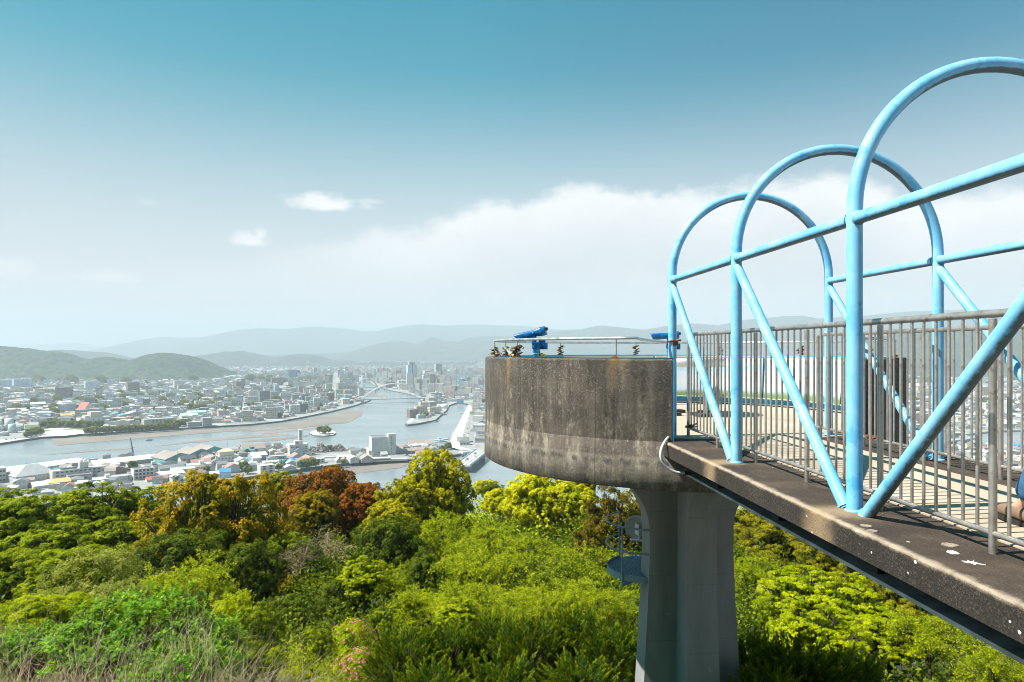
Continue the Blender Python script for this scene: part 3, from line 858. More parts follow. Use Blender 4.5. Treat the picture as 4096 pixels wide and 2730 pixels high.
def build_dish():
    c = at(2545, 2107, 10.3)
    o = empty('dish_antenna', c, math.radians(100), 'small grey dish antenna with white transmitter box beside the column', 'antenna')
    d = MB().lathe([(0.0, -0.02), (0.10, -0.018), (0.168, 0.012), (0.175, 0.016), (0.175, 0.034), (0.165, 0.030), (0.10, 0.0), (0.0, -0.004)], n=40)
    for k in range(6):
        a = k * PI / 3 + 0.3
        d.box((0.13 * math.cos(a), 0.13 * math.sin(a), -0.012), (0.03, 0.012, 0.02), rz=a)
    do = d.build('reflector', M['dish'], o); do.rotation_euler = (PI / 2, 0, 0.35); do.rotation_euler = (math.radians(90), 0, math.radians(-100 - 10))
    b = MB()
    vs = [(-0.10, -0.06, -0.085), (0.07, -0.06, -0.085), (0.10, -0.06, 0.0), (0.10, -0.06, 0.075), (-0.10, -0.06, 0.075)]
    v2 = [(x, 0.06, z) for x, y, z in vs]
    b.add(vs + v2, [(0, 1, 2, 3, 4), (9, 8, 7, 6, 5)] + [(i, i + 5, (i + 1) % 5 + 5, (i + 1) % 5) for i in range(5)])
    bo = b.build('transmitter_box', M['dish_box'], o, (0, 0, 0)); bo.location = Matrix.Rotation(-math.radians(100), 4, 'Z') @ Vector((0.075, -0.10, -0.005)); bo.rotation_euler = (0, 0, math.radians(-100 + 12))
    cu = bpy.data.curves.new('lettering', 'FONT'); cu.body = 'NEC'; cu.size = 0.052; cu.extrude = 0.0006; cu.materials.append(M['red_text'])
    tt_ = bpy.data.objects.new('lettering', cu); COL.objects.link(tt_)
    lm_ = bpy.data.meshes.new_from_object(tt_.evaluated_get(bpy.context.evaluated_depsgraph_get())); bpy.data.objects.remove(tt_)
    t = link('lettering', lm_); t.parent = bo; t.location = (-0.092, -0.0615, 0.022); t.rotation_euler = (PI / 2, 0, 0)
    br = MB()
    br.box((0.10, -0.02, -0.20), (0.34, 0.10, 0.014))
    br.tube([(0.06, -0.04, -0.20), (0.06, -0.04, -0.08)], 0.018, 10)
    bo2 = br.build('bracket', M['dish'], o); bo2.rotation_euler = (0, 0.12, math.radians(-100))
    cb = MB().tube([(-0.02, -0.02, -0.2), (-0.01, -0.03, -0.30), (0.05, -0.04, -0.36), (0.15, -0.02, -0.33), (0.22, 0.0, -0.25)], 0.006, 8)
    cbo = cb.build('cable', M['black'], o); cbo.rotation_euler = (0, 0, math.radians(-100))
build_dish()

def build_conduit():
    px = [(2692, 1737, 7.28), (2676, 1748, 7.10), (2657, 1771, 6.95), (2645, 1800, 6.88), (2643, 1825, 6.86), (2650, 1848, 6.86), (2668, 1870, 6.86), (2690, 1885, 6.86), (2715, 1892, 6.86), (2742, 1893, 6.86)]
    P = [at(*p) for p in px]
    out = []
    for i in range(len(P) - 1):
        for k in range(4):
            t = k / 4.0
            a, b, c, d = P[max(i - 1, 0)], P[i], P[i + 1], P[min(i + 2, len(P) - 1)]
            out.append(0.5 * ((2 * b) + (c - a) * t + (2 * a - 5 * b + 4 * c - d) * t * t + (3 * b - a - 3 * c + d) * t ** 3))
    out.append(P[-1])
    m = MB().tube(out, 0.0145, 12)
    m.tube([P[-1] - Vector((0.01, 0, 0)), P[-1] + Vector((0.05, -0.01, 0))], 0.019, 12, mi=1)
    tag(m.build('conduit', [M['cable'], M['black']]), 'pale grey flexible conduit looping from the hoop foot under the footbridge', 'conduit')
build_conduit()

# ---------------------------------------------------------------- the walker at the right edge (mostly outside the frame)
def skin_body(name, chains, mat, sub=2):
    """chains: list of [(point, radius)...]; first chain's first point is the root; later chains start at an existing point"""
    verts, edges, rad, idx = [], [], [], {}
    def vid(p, r):
        k = tuple(round(c, 4) for c in p)
        if k not in idx:
            idx[k] = len(verts); verts.append(p); rad.append(r)
        return idx[k]
    for ch in chains:
        prev = None
        for p, r in ch:
            v = vid(p, r)
            if prev is not None and prev != v: edges.append((prev, v))
            prev = v
    me = bpy.data.meshes.new(name); me.from_pydata(verts, edges, [])
    o = bpy.data.objects.new(name, me); COL.objects.link(o)
    md = o.modifiers.new('skin', 'SKIN'); md.use_smooth_shade = True
    for i, v in enumerate(me.skin_vertices[0].data):
        r = rad[i]; v.radius = (r, r) if not isinstance(r, tuple) else r
        v.use_root = (i == 0)
    if sub:
        sd = o.modifiers.new('sub', 'SUBSURF'); sd.levels = sub; sd.render_levels = sub
    dg = bpy.context.evaluated_depsgraph_get()
    m2 = bpy.data.meshes.new_from_object(o.evaluated_get(dg))
    bpy.data.objects.remove(o)
    m2.name = name; m2.materials.clear(); m2.materials.append(mat)
    for p in m2.polygons: p.use_smooth = True
    return m2

def build_person():
    skin = plain('skin', (0.50, 0.30, 0.21), 0.5, var=0.08)
    jeans = plain('blue_denim', (0.035, 0.11, 0.22), 0.85, var=0.35, scale=45)
    shirt = plain('grey_shirt', (0.30, 0.31, 0.33), 0.85, var=0.15, scale=20)
    suede = plain('brown_suede', (0.20, 0.125, 0.085), 0.8, var=0.2, scale=30)
    sole = plain('dark_sole', (0.02, 0.018, 0.016), 0.6)
    hair = plain('dark_hair', (0.015, 0.012, 0.010), 0.5)
    o = empty('person', (3.10, 2.88, KERB), 0, 'person in blue jeans and brown shoes stepping along the footbridge at the picture edge', 'person')
    # walking towards +Y; x right; leading leg = left
    hip, ch, nk = (0, 0.0, 0.93), (0, 0.02, 1.36), (0, 0.03, 1.50)
    lk, la, lt = (-0.08, 0.36, 0.52), (-0.09, 0.575, 0.115), (-0.10, 0.70, 0.05)
    rk, ra_, rt = (0.10, -0.06, 0.50), (0.10, -0.44, 0.17), (0.10, -0.33, 0.05)
    body = [[(hip, 0.13), ((0, 0.01, 1.10), 0.125), ((0, 0.02, 1.25), 0.135), (ch, 0.12), (nk, 0.058), ((0, 0.045, 1.56), 0.062), ((0, 0.06, 1.64), 0.088), ((0, 0.06, 1.71), 0.085), ((0, 0.05, 1.76), 0.05)]]
    body.append([((0, 0.06, 1.64), 0.088), ((0, 0.165, 1.635), 0.014)])
    for s, k, a, t in ((-1, lk, la, lt), (1, rk, ra_, rt)):
        body.append([(hip, 0.13), ((s * 0.09, 0.03, 0.86), 0.088), (k, 0.056), (((k[0] + a[0]) / 2, (k[1] + a[1]) / 2 - 0.02, (k[2] + a[2]) / 2), 0.052), (a, 0.037), (t, 0.028)])
    for s, el, wr in ((-1, (-0.27, -0.10, 1.12), (-0.26, -0.02, 0.89)), (1, (0.27, 0.00, 1.12), (0.25, 0.16, 0.92))):
        sh = (s * 0.18, 0.02, 1.42)
        body.append([(ch, 0.12), (sh, 0.055), (el, 0.038), (wr, 0.026)])
        pm = tuple(wr[i] + (el[i] - wr[i]) * -0.30 for i in range(3))
        body.append([(wr, 0.026), (pm, (0.036))])
        d = Vector(wr) - Vector(el); d.normalize()
        for f in range(4):
            off = Vector((0, (f - 1.5) * 0.019, 0))
            b0 = Vector(pm) + off * 0.8
            L_ = (0.062, 0.072, 0.068, 0.052)[f]
            body.append([(pm, 0.036), (tuple(b0 + d * 0.028), 0.0095), (tuple(b0 + d * (0.028 + L_ * 0.55) + Vector((-s * 0.006, 0, 0))), 0.0085), (tuple(b0 + d * (0.028 + L_) + Vector((-s * 0.022, 0, 0))), 0.0075)])
        th = Vector(wr) + d * 0.03 + Vector((-s * 0.012, 0.034, 0))
        body.append([(wr, 0.026), (tuple(th), 0.011), (tuple(th + d * 0.045 + Vector((-s * 0.008, 0.012, 0))), 0.008)])
    link('body', skin_body('body', body, skin, 2), o)
    # head features
    h = MB()
    for s in (-1, 1):
        h.lathe([(0.0, 0.006), (0.010, 0.003), (0.011, -0.004)], (s * 0.033, 0.143, 1.66), n=10, mi=0)
        h.box((s * 0.033, 0.140, 1.683), (0.035, 0.012, 0.007))
        h.lathe([(0.0, 0.03), (0.012, 0.02), (0.014, 0.0), (0.008, -0.03)], (s * 0.090, 0.055, 1.645), n=10, mi=1)
    h.box((0, 0.135, 1.590), (0.045, 0.016, 0.010), mi=1)
    h.build('face', [hair, skin], o)
    hr = MB().lathe([(0.0, 0.125), (0.05, 0.118), (0.090, 0.085), (0.104, 0.03), (0.100, -0.03), (0.085, -0.06)], (0, 0.035, 1.675), n=24)
    hr.build('hair', hair, o)
    sleeve = [[((0, 0.0, 0.90), 0.150), ((0, 0.01, 1.10), 0.142), ((0, 0.02, 1.27), 0.150), ((0, 0.025, 1.40), 0.12), ((0, 0.03, 1.47), 0.066)]]
    for s, el in ((-1, (-0.27, -0.10, 1.12)), (1, (0.27, 0.00, 1.12))):
        sleeve.append([((0, 0.025, 1.40), 0.12), ((s * 0.18, 0.02, 1.415), 0.070), (tuple(Vector((s * 0.18, 0.02, 1.415)).lerp(Vector(el), 0.7)), 0.056)])
    link('shirt', skin_body('shirt', sleeve, shirt, 2), o)
    tr = [[((0, 0.0, 0.97), 0.142), ((0, 0.0, 0.90), 0.148)]]
    for s, k, a in ((-1, lk, la), (1, rk, ra_)):
        m_ = tuple(Vector(k).lerp(Vector(a), 0.55))
        e_ = tuple(Vector(k).lerp(Vector(a), 0.93))
        tr.append([((0, 0.0, 0.90), 0.148), ((s * 0.09, 0.03, 0.82), 0.108), (tuple(Vector((s * 0.09, 0.03, 0.82)).lerp(Vector(k), 0.6)), 0.092), (k, 0.080), (m_, 0.082), (e_, 0.080)])
    link('jeans', skin_body('jeans', tr, jeans, 2), o)
    def shoe(pos, pitch):
        so = empty('shoe', pos); so.parent = o; so.rotation_euler = (pitch, 0, 0)
        u = skin_body('upper', [[((0, -0.16, 0.055), 0.036), ((0, -0.10, 0.060), 0.042), ((0, 0.0, 0.058), 0.043), ((0, 0.07, 0.048), 0.042), ((0, 0.12, 0.040), 0.028)], [((0, -0.10, 0.060), 0.042), ((0, -0.115, 0.11), 0.045)]], suede, 2)
        link('upper', u, so)
        out = [(0.046 * math.cos(t) * (1.0 if math.sin(t) > 0 else 0.85), -0.02 + 0.155 * math.sin(t)) for t in [2 * PI * k / 24 for k in range(24)]]
        MB().prism(out, 0.0, 0.026).build('sole', sole, so)
    shoe((-0.10, 0.625, 0.012), math.radians(4))
    shoe((0.10, -0.42, 0.035), math.radians(-24))
build_person()
# ================================================================ HILLSIDE AND VEGETATION
_dx = np.array([0, 1.2, 2.2, 3.5, 6, 10, 15, 20, 30, 42, 60, 80, 100, 150, 200, 300, 500, 540, 700])
_dz = np.array([1.75, 1.8, 2.0, 3.2, 4.6, 6.4, 7.7, 8.9, 11.0, 13.2, 17.5, 23, 30, 48, 66, 90, 126, 134, 140.])
def ground_z(x, y):
    d = math.hypot(x, max(y, 0.0)) if y > -6 else math.hypot(x, y)
    if y < 0: d = max(0.0, abs(x) * 0.8)
    return E - float(np.interp(d, _dx, _dz)) + 0.35 * math.sin(x * 0.31) * math.cos(y * 0.27) * min(1, d / 8)

def build_hillside():
    rs = np.concatenate([[0, 0.8, 1.6], np.geomspace(2.2, 620, 46)])
    an = np.radians(np.linspace(-75, 85, 90))
    V, Q = [], []
    for r in rs:
        for a in an:
            x, y = r * math.sin(a), r * math.cos(a)
            V.append((x, y, ground_z(x, y)))
    na = len(an)
    for i in range(len(rs) - 1):
        for j in range(na - 1):
            Q.append((i * na + j, i * na + j + 1, (i + 1) * na + j + 1, (i + 1) * na + j))
    o = link('hillside', np_mesh('hillside', np.array(V), np.array(Q), M['soil'], smooth=True))
    tag(o, 'steep dark wooded hillside falling away below the lookout', 'hillside', kind='structure')
    # unseen slope added behind the lookout to cut sky light from that side
    V, Q = [], []
    for i, (rr_, zz_) in enumerate([(7.5, -1.9), (9, -0.6), (12, 2.5), (17, 7.0), (26, 13.0), (40, 18.0), (70, 22.0)]):
        for j in range(41):
            a = math.radians(112 + 136 * j / 40)
            V.append((rr_ * math.sin(a), rr_ * math.cos(a) - 1.5, E + zz_ + 0.4 * math.sin(j * 1.3 + i)))
    Q = [(i * 41 + j, i * 41 + j + 1, (i + 1) * 41 + j + 1, (i + 1) * 41 + j) for i in range(6) for j in range(40)]
    o = link('sky_blocking_slope', np_mesh('sky_blocking_slope', np.array(V), np.array(Q), M['soil'], smooth=True))
    tag(o, 'unseen slope added behind the lookout point to block sky light', 'hillside', kind='structure')
    t = MB()
    t.box((0.0, -3.2, E - 1.9), (14, 6.2, 0.3))
    tag(t.build('terrace', M['promenade']), 'level terrace at the head of the footbridge', 'terrace', kind='structure')
build_hillside()

def rdir(rng, n):
    v = rng.normal(size=(n, 3)); return v / np.linalg.norm(v, axis=1, keepdims=True)

def nrm(v): return v / np.maximum(np.linalg.norm(v, axis=1, keepdims=True), 1e-9)

def leaf_quads(P, Nn, D, L, W, fold=0.25):
    """one folded diamond per leaf"""
    S = nrm(np.cross(Nn, D)); Nn = nrm(np.cross(D, S))
    L = L[:, None]; W = W[:, None]
    v0 = P; v2 = P + D * L - Nn * L * 0.10
    mid = P + D * L * 0.45
    v1 = mid + S * W * 0.5 + Nn * W * fold
    v3 = mid - S * W * 0.5 + Nn * W * fold
    n = len(P)
    V = np.empty((n * 4, 3)); V[0::4] = v0; V[1::4] = v1; V[2::4] = v2; V[3::4] = v3
    return V, np.arange(n * 4).reshape(n, 4)

def fib(n, zmin=-1.0):
    k = np.arange(n) + 0.5
    z = 1 - (1 - zmin) * k / n
    r = np.sqrt(np.maximum(0, 1 - z * z)); a = PI * (1 + 5 ** 0.5) * k
    return np.stack([r * np.cos(a), r * np.sin(a), z], 1)

def billow(seed, mat, a=4.0, b=3.6, nl=16, ncl=20, nlf=46, leaf=(0.17, 0.085), flat=1.0, upb=0.5, lobe=0.42, tipk=0.8, name='crown', jit=0.16, droop=0.2, core=130, rr=(0.50, 0.72)):
    """lobed crown: lobes on an ellipsoid, clumps on lobes, leaves on clumps"""
    rng = np.random.default_rng(seed)
    ld = fib(nl, -0.8) + rng.normal(size=(nl, 3)) * jit
    ld = nrm(ld)
    lc = ld * np.array([a, a, b]) * rng.uniform(rr[0], rr[1], (nl, 1))
    lr = a * lobe * rng.uniform(0.75, 1.25, nl)
    lsc = np.array([1, 1, flat])
    C, CR, CT = [], [], []
    for i in range(nl):
        d = nrm(rdir(rng, ncl) + ld[i] * 0.55 + np.array([0, 0, 0.35]))
        C.append(lc[i] + d * lr[i] * lsc * rng.uniform(0.72, 1.08, (ncl, 1)))
        CR.append(np.full(ncl, lr[i] * 0.30) * rng.uniform(0.7, 1.3, ncl)); CT.append(rng.uniform(-0.22, 0.22) + rng.uniform(-0.25, 0.25, ncl))
    C = np.concatenate(C); CR = np.concatenate(CR); CT = np.concatenate(CT)
    n = len(C) * nlf
    ci = np.repeat(np.arange(len(C)), nlf)
    out = nrm(C / np.array([a, a, b]))
    d = nrm(rdir(rng, n) + out[ci] * 0.5 + np.array([0, 0, 0.25]))
    rad = CR[ci] * rng.uniform(0.45, 1.05, n)
    P = C[ci] + d * rad[:, None] * np.array([1, 1, max(flat, 0.45)])
    # drop leaves buried inside other lobes
    keep = np.ones(n, bool)
    li = np.repeat(np.arange(nl), ncl * nlf)
    for i in range(nl):
        q = (P - lc[i]) / lsc
        keep &= ~((np.einsum('ij,ij->i', q, q) < (lr[i] * 0.62) ** 2) & (li != i))
    P, d, ci, rad = P[keep], d[keep], ci[keep], rad[keep]
    n = len(P)
    lo = nrm(((P - lc[li[keep]]) / lsc))
    nn = nrm(lo * 0.8 + d * 0.55 + np.array([0, 0, upb * 0.7]) + rdir(rng, n) * 0.45)
    t = nrm(np.cross(nn, rdir(rng, n)) + np.array([0, 0, -droop]) + d * 0.3)
    V, Q = leaf_quads(P, nn, t, leaf[0] * rng.uniform(0.6, 1.25, n), leaf[1] * rng.uniform(0.7, 1.2, n))
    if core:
        # large inner leaves block light; darkest tint paints shade into the crown's depth
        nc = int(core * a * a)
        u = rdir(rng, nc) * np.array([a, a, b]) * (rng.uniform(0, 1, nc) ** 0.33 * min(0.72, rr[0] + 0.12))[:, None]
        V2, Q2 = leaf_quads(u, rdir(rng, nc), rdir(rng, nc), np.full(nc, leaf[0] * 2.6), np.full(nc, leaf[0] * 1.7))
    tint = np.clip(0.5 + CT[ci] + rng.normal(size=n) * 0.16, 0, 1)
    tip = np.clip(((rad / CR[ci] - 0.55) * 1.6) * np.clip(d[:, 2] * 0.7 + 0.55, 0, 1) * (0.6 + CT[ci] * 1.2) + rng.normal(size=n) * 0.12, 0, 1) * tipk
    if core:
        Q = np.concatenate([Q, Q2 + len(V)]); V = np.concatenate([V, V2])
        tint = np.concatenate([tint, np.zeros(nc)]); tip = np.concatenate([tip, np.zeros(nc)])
    return np_mesh(name, V, Q, mat, {'tint': tint, 'tip': tip}), [(tuple(c), float(r)) for c, r in zip(lc, lr)]

def limb_mesh(name, lobes, depth, r0, mat, seed=0):
    """trunk rising from well below, forking into a limb for every lobe (crown-centred coordinates)"""
    rng = random.Random(seed)
    m = MB()
    b = -depth
    fork = Vector((0, 0, -0.45 * depth if depth < 5 else -2.2))
    m.tube([(0.1, 0.05, b), (0.05, 0.1, (b + fork.z) / 2), tuple(fork)], [r0 * 1.5, r0 * 1.15, r0], 9)
    for c, r in lobes:
        c = Vector(c)
        if c.z < fork.z: continue
        mid = fork.lerp(c, 0.5) + Vector((rng.uniform(-.3, .3), rng.uniform(-.3, .3), -0.25))
        m.tube([tuple(fork), tuple(mid), tuple(c)], [r0 * 0.55, r0 * 0.33, r0 * 0.10], 6, cap=False)
        for k in range(4):
            e = c + Vector((rng.uniform(-1, 1), rng.uniform(-1, 1), rng.uniform(-0.2, 1))) * r * 0.75
            m.tube([tuple(mid.lerp(c, 0.6)), tuple(e)], [r0 * 0.14, r0 * 0.04], 4, cap=False)
    return m.mesh(name, mat)

def airy(seed, mat, bark, R=3.6, H=3.2, nlimb=9, nb=6, nt=8, nlf=32, leaf=(0.12, 0.06), spread=1.0, r0=0.12, depth=8, tipk=0.7, droop=0.5, flatk=0.4):
    """open crown: visible limbs, branches and twigs, leaves strung along the twigs"""
    rng = np.random.default_rng(seed)
    m = MB()
    base = np.array([0, 0, -H * 0.9])
    m.tube([(0.1, 0, -depth), (0, 0.08, -depth * 0.6), tuple(base)], [r0 * 1.5, r0 * 1.2, r0], 9)
    LP, LD, LT, LB = [], [], [], []
    def bez(p, d, L, k, lift):
        pts = [p]
        for i in range(k):
            d = d + rng.normal(size=3) * 0.10 + np.array([0, 0, lift]); d = d / np.linalg.norm(d)
            pts.append(pts[-1] + d * L / k)
        return pts, d
    for i in range(nlimb):
        az = 2 * PI * (i + rng.uniform(-.3, .3)) / nlimb
        tl = rng.uniform(0.25, 1.0) * spread
        d = np.array([math.cos(az) * tl, math.sin(az) * tl, 1.0]); d /= np.linalg.norm(d)
        Lm = (R * 0.62 + (1 - min(1, tl)) * H * 0.45) * rng.uniform(0.85, 1.15)
        lp, ld = bez(base + np.array([0, 0, rng.uniform(0, H * 0.3)]), d, Lm, 5, 0.03)
        m.tube([tuple(q) for q in lp], list(np.linspace(r0 * 0.6, r0 * 0.22, 6)), 6, cap=False)
        bt = rng.uniform(-0.15, 0.15)
        for j in range(nb):
            t = rng.uniform(0.35, 1.0)
            k = min(4, int(t * 5)); p = lp[k] + (lp[k + 1] - lp[k]) * (t * 5 - k)
            d2 = ld * 0.7 + rdir(rng, 1)[0] * 0.9 + np.array([0, 0, 0.15]); d2 /= np.linalg.norm(d2)
            bp, bd = bez(p, d2, R * rng.uniform(0.26, 0.45), 4, 0.02)
            m.tube([tuple(q) for q in bp], list(np.linspace(r0 * 0.2, r0 * 0.07, 5)), 4, cap=False)
            for q in range(nt):
                t = rng.uniform(0.25, 1.0)
                k = min(3, int(t * 4)); p2 = bp[k] + (bp[k + 1] - bp[k]) * (t * 4 - k)
                d3 = bd * 0.6 + rdir(rng, 1)[0]; d3[2] = d3[2] * flatk + 0.12; d3 /= np.linalg.norm(d3)
                tp, td = bez(p2, d3, R * rng.uniform(0.16, 0.28), 3, -0.03)
                m.tube([tuple(x) for x in tp], list(np.linspace(r0 * 0.06, r0 * 0.025, 4)), 3, cap=False)
                tt = rng.uniform(0.1, 1.05, nlf)
                kk = np.minimum(2, (tt * 3).astype(int)); A = np.array(tp)
                pp = A[kk] + (A[kk + 1] - A[kk]) * (tt * 3 - kk)[:, None]
                LP.append(pp + rng.normal(size=(nlf, 3)) * 0.05); LD.append(np.tile(td, (nlf, 1))); LT.append(tt); LB.append(np.full(nlf, bt + rng.uniform(-.18, .18)))
    P = np.concatenate(LP); D = np.concatenate(LD); T = np.concatenate(LT); B = np.concatenate(LB)
    n = len(P)
    d = nrm(D * 0.5 + rdir(rng, n) + np.array([0, 0, -droop]))
    nn = nrm(np.array([0, 0, 1.0]) + rdir(rng, n) * 0.75)
    nn = nrm(nn - d * np.einsum('ij,ij->i', nn, d)[:, None])
    V, Q = leaf_quads(P, nn, d, leaf[0] * rng.uniform(0.6, 1.3, n), leaf[1] * rng.uniform(0.7, 1.2, n))
    tint = np.clip(0.5 + B + rng.normal(size=n) * 0.17, 0, 1)
    tip = np.clip((T - 0.38) * 1.3 * (0.75 + B) + rng.normal(size=n) * 0.12, 0, 1) * tipk
    return np_mesh('crown', V, Q, mat, {'tint': tint, 'tip': tip}), m.mesh('trunk', bark)

def juniper(seed, mat, R=1.5, H=1.9, npl=170, nlf=110):
    rng = np.random.default_rng(seed)
    P, D, Nn, L, W, TI, TP = [], [], [], [], [], [], []
    m = MB()
    for i in range(npl):
        u = rdir(rng, 1)[0]; u[2] = abs(u[2]) * 1.1 - 0.25; u /= np.linalg.norm(u)
        b = u * np.array([R, R, H]) * rng.uniform(0.45, 0.85)
        ax = np.array([u[0] * 0.8, u[1] * 0.8, 0.8]) + rng.normal(size=3) * 0.28; ax /= np.linalg.norm(ax)
        Lp = rng.uniform(0.55, 1.05)
        m.tube([tuple(b * 0.4 - np.array([0, 0, 0.4])), tuple(b), tuple(b + ax * Lp * 0.8)], [0.02, 0.012, 0.003], 4, cap=False)
        t = rng.uniform(0, 1, nlf) ** 0.8
        r = rdir(rng, nlf); r = nrm(r - ax * (r @ ax)[:, None])
        pos = b + ax * (t * Lp)[:, None] + r * (0.20 * (1 - t) * rng.uniform(0.1, 1, nlf))[:, None]
        dd = nrm(ax + r * (0.95 * (1.05 - t))[:, None] + rng.normal(size=(nlf, 3)) * 0.12)
        P.append(pos); D.append(dd); Nn.append(nrm(np.cross(dd, rdir(rng, nlf))))
        L.append(rng.uniform(0.07, 0.17, nlf)); W.append(rng.uniform(0.022, 0.045, nlf))
        bt = rng.uniform(-.25, .25)
        TI.append(np.clip(0.45 + bt + rng.normal(size=nlf) * .15, 0, 1)); TP.append(np.clip((t - 0.58) * 1.7 * (0.75 + bt) + rng.normal(size=nlf) * .1, 0, 1))
    P = np.concatenate(P); n = len(P)
    V, Q = leaf_quads(P, np.concatenate(Nn), np.concatenate(D), np.concatenate(L), np.concatenate(W), 0.15)
    m.tube([(0, 0, -3.5), (0, 0, -0.6), (0.05, 0, 0.6)], [0.16, 0.12, 0.05], 8)
    return np_mesh('crown', V, Q, mat, {'tint': np.concatenate(TI), 'tip': np.concatenate(TP) * 0.8}), m.mesh('trunk', M['bark'])

def broadleaf_shrub(seed, mat, R=1.6, H=1.0, n=3900, leaf=(0.165, 0.095), pointed=True):
    """dome of whorled, pointed leaves (six-cornered outline, folded along the midrib)"""
    rng = np.random.default_rng(seed)
    nw = n // 8
    u = rdir(rng, nw); u[:, 2] = np.abs(u[:, 2]) * 1.05 - 0.12
    u = nrm(u)
    lump = 1 + 0.22 * np.sin(u[:, 0] * 5 + seed) * np.cos(u[:, 1] * 6) + rng.normal(size=nw) * 0.09
    C = u * np.array([R, R, H]) * (lump * rng.uniform(0.55, 1.0, nw) ** 0.4)[:, None]
    ax = nrm(u * 0.6 + np.array([0, 0, 0.9]) + rdir(rng, nw) * 0.35)
    P = np.repeat(C, 8, 0); A = np.repeat(ax, 8, 0); k = np.tile(np.arange(8), nw)
    e1 = nrm(np.cross(A, np.array([0.31, 0.2, 0.92]))); e2 = np.cross(A, e1)
    az = k * 2.4 + np.repeat(rng.uniform(0, 6.28, nw), 8)
    rad = e1 * np.cos(az)[:, None] + e2 * np.sin(az)[:, None]
    h = (k / 8.0)
    D = nrm(rad * (1.25 - 0.8 * h)[:, None] + A * (0.15 + 0.9 * h)[:, None] + rng.normal(size=(len(P), 3)) * 0.15)
    P = P + A * (h * 0.11)[:, None]
    Nn = nrm(A - D * np.einsum('ij,ij->i', A, D)[:, None] + 1e-6)
    S = np.cross(D, Nn)
    L = (leaf[0] * rng.uniform(0.6, 1.2, len(P)) * (1.1 - 0.45 * h))[:, None]; W = L * leaf[1] / leaf[0]
    m1 = P + D * L * 0.38 - Nn * L * 0.02
    tipp = P + D * L - Nn * L * 0.12
    nn = len(P)
    V = np.empty((nn * 6, 3))
    V[0::6] = P; V[1::6] = m1 + S * W * 0.5 + Nn * W * 0.22; V[2::6] = tipp; V[3::6] = m1 - S * W * 0.5 + Nn * W * 0.22; V[4::6] = m1; V[5::6] = P
    b = np.arange(nn) * 6
    Q = np.stack([np.stack([b, b + 4, b + 2, b + 1], 1), np.stack([b, b + 3, b + 2, b + 4], 1)], 1).reshape(-1, 4)
    tint = np.clip(0.45 + np.repeat(rng.normal(size=nw) * 0.16, 8) + rng.normal(size=nn) * 0.1, 0, 1)
    tip = np.clip((h - 0.45) * 1.1 + rng.normal(size=nn) * 0.1, 0, 1)
    stems = MB()
    for i in range(60):
        c = C[i]
        stems.tube([(c[0] * 0.1, c[1] * 0.1, -1.6), (c[0] * 0.6, c[1] * 0.6, c[2] * 0.3 - 0.3), tuple(c)], [0.02, 0.012, 0.004], 4, cap=False)
    return np_mesh('foliage', V, Q, mat, {'tint': np.repeat(tint, 2), 'tip': np.repeat(tip, 2)}), stems.mesh('stems', M['bark'])

def dry_brush(seed, n=125, R=1.3, H=1.6):
    rng = np.random.default_rng(seed)
    m = MB()
    def grow(p, d, L, r, lev):
        k = 5
        pts, rs = [p], [r]
        for i in range(k):
            d = d + rng.normal(size=3) * 0.17; d /= np.linalg.norm(d)
            pts.append(pts[-1] + d * L / k); rs.append(r * (1 - 0.8 * (i + 1) / k))
        m.tube([tuple(q) for q in pts], rs, 4 if lev else 5, cap=False)
        if lev < 2:
            for _ in range(3 if lev == 0 else 2):
                i = rng.integers(1, k)
                d2 = d + rdir(rng, 1)[0] * 0.75; d2 /= np.linalg.norm(d2)
                grow(pts[i], d2, L * rng.uniform(0.35, 0.6), rs[i] * 0.7, lev + 1)
    for i in range(n):
        a = rng.uniform(0, 2 * PI); r = math.sqrt(rng.uniform(0, 1)) * R
        d = np.array([math.cos(a) * 0.35 + 0.25, math.sin(a) * 0.35, 1.0]) + rng.normal(size=3) * 0.25; d /= np.linalg.norm(d)
        grow(np.array([math.cos(a) * r, math.sin(a) * r, -1.0 + rng.uniform(-.1, .2)]), d, H * rng.uniform(0.6, 1.15), rng.uniform(0.006, 0.013), 0)
    return m.mesh('twigs', M['pale_bark'])

# ---------------------------------------------------------------- kinds (built once, meshes shared by copies)
def kind(crown, trunk): return (crown, trunk)
KIND = {}
def bkind(key, seed, fol, trunk_r=0.22, **kw):
    me, lobes = billow(seed, FOL[fol], **kw)
    KIND[key] = (me, limb_mesh('trunk', lobes, 12.0, trunk_r, M['bark'], seed), kw.get('a', 4.0), kw.get('b', 3.6))
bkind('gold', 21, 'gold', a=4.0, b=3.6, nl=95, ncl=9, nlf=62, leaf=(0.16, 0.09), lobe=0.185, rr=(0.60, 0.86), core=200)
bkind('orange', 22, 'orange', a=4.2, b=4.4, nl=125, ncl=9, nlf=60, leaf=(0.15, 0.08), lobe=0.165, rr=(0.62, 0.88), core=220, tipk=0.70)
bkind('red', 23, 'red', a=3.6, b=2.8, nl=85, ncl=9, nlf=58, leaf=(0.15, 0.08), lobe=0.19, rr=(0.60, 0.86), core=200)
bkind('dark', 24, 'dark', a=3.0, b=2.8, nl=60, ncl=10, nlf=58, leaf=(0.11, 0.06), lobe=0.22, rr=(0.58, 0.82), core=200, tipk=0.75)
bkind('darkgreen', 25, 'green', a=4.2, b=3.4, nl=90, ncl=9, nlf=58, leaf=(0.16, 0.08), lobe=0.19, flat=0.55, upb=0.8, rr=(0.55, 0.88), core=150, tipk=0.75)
bkind('yellow', 26, 'yellow', a=4.2, b=3.4, nl=80, ncl=9, nlf=56, leaf=(0.20, 0.11), lobe=0.19, flat=0.85, rr=(0.60, 0.86), core=180)
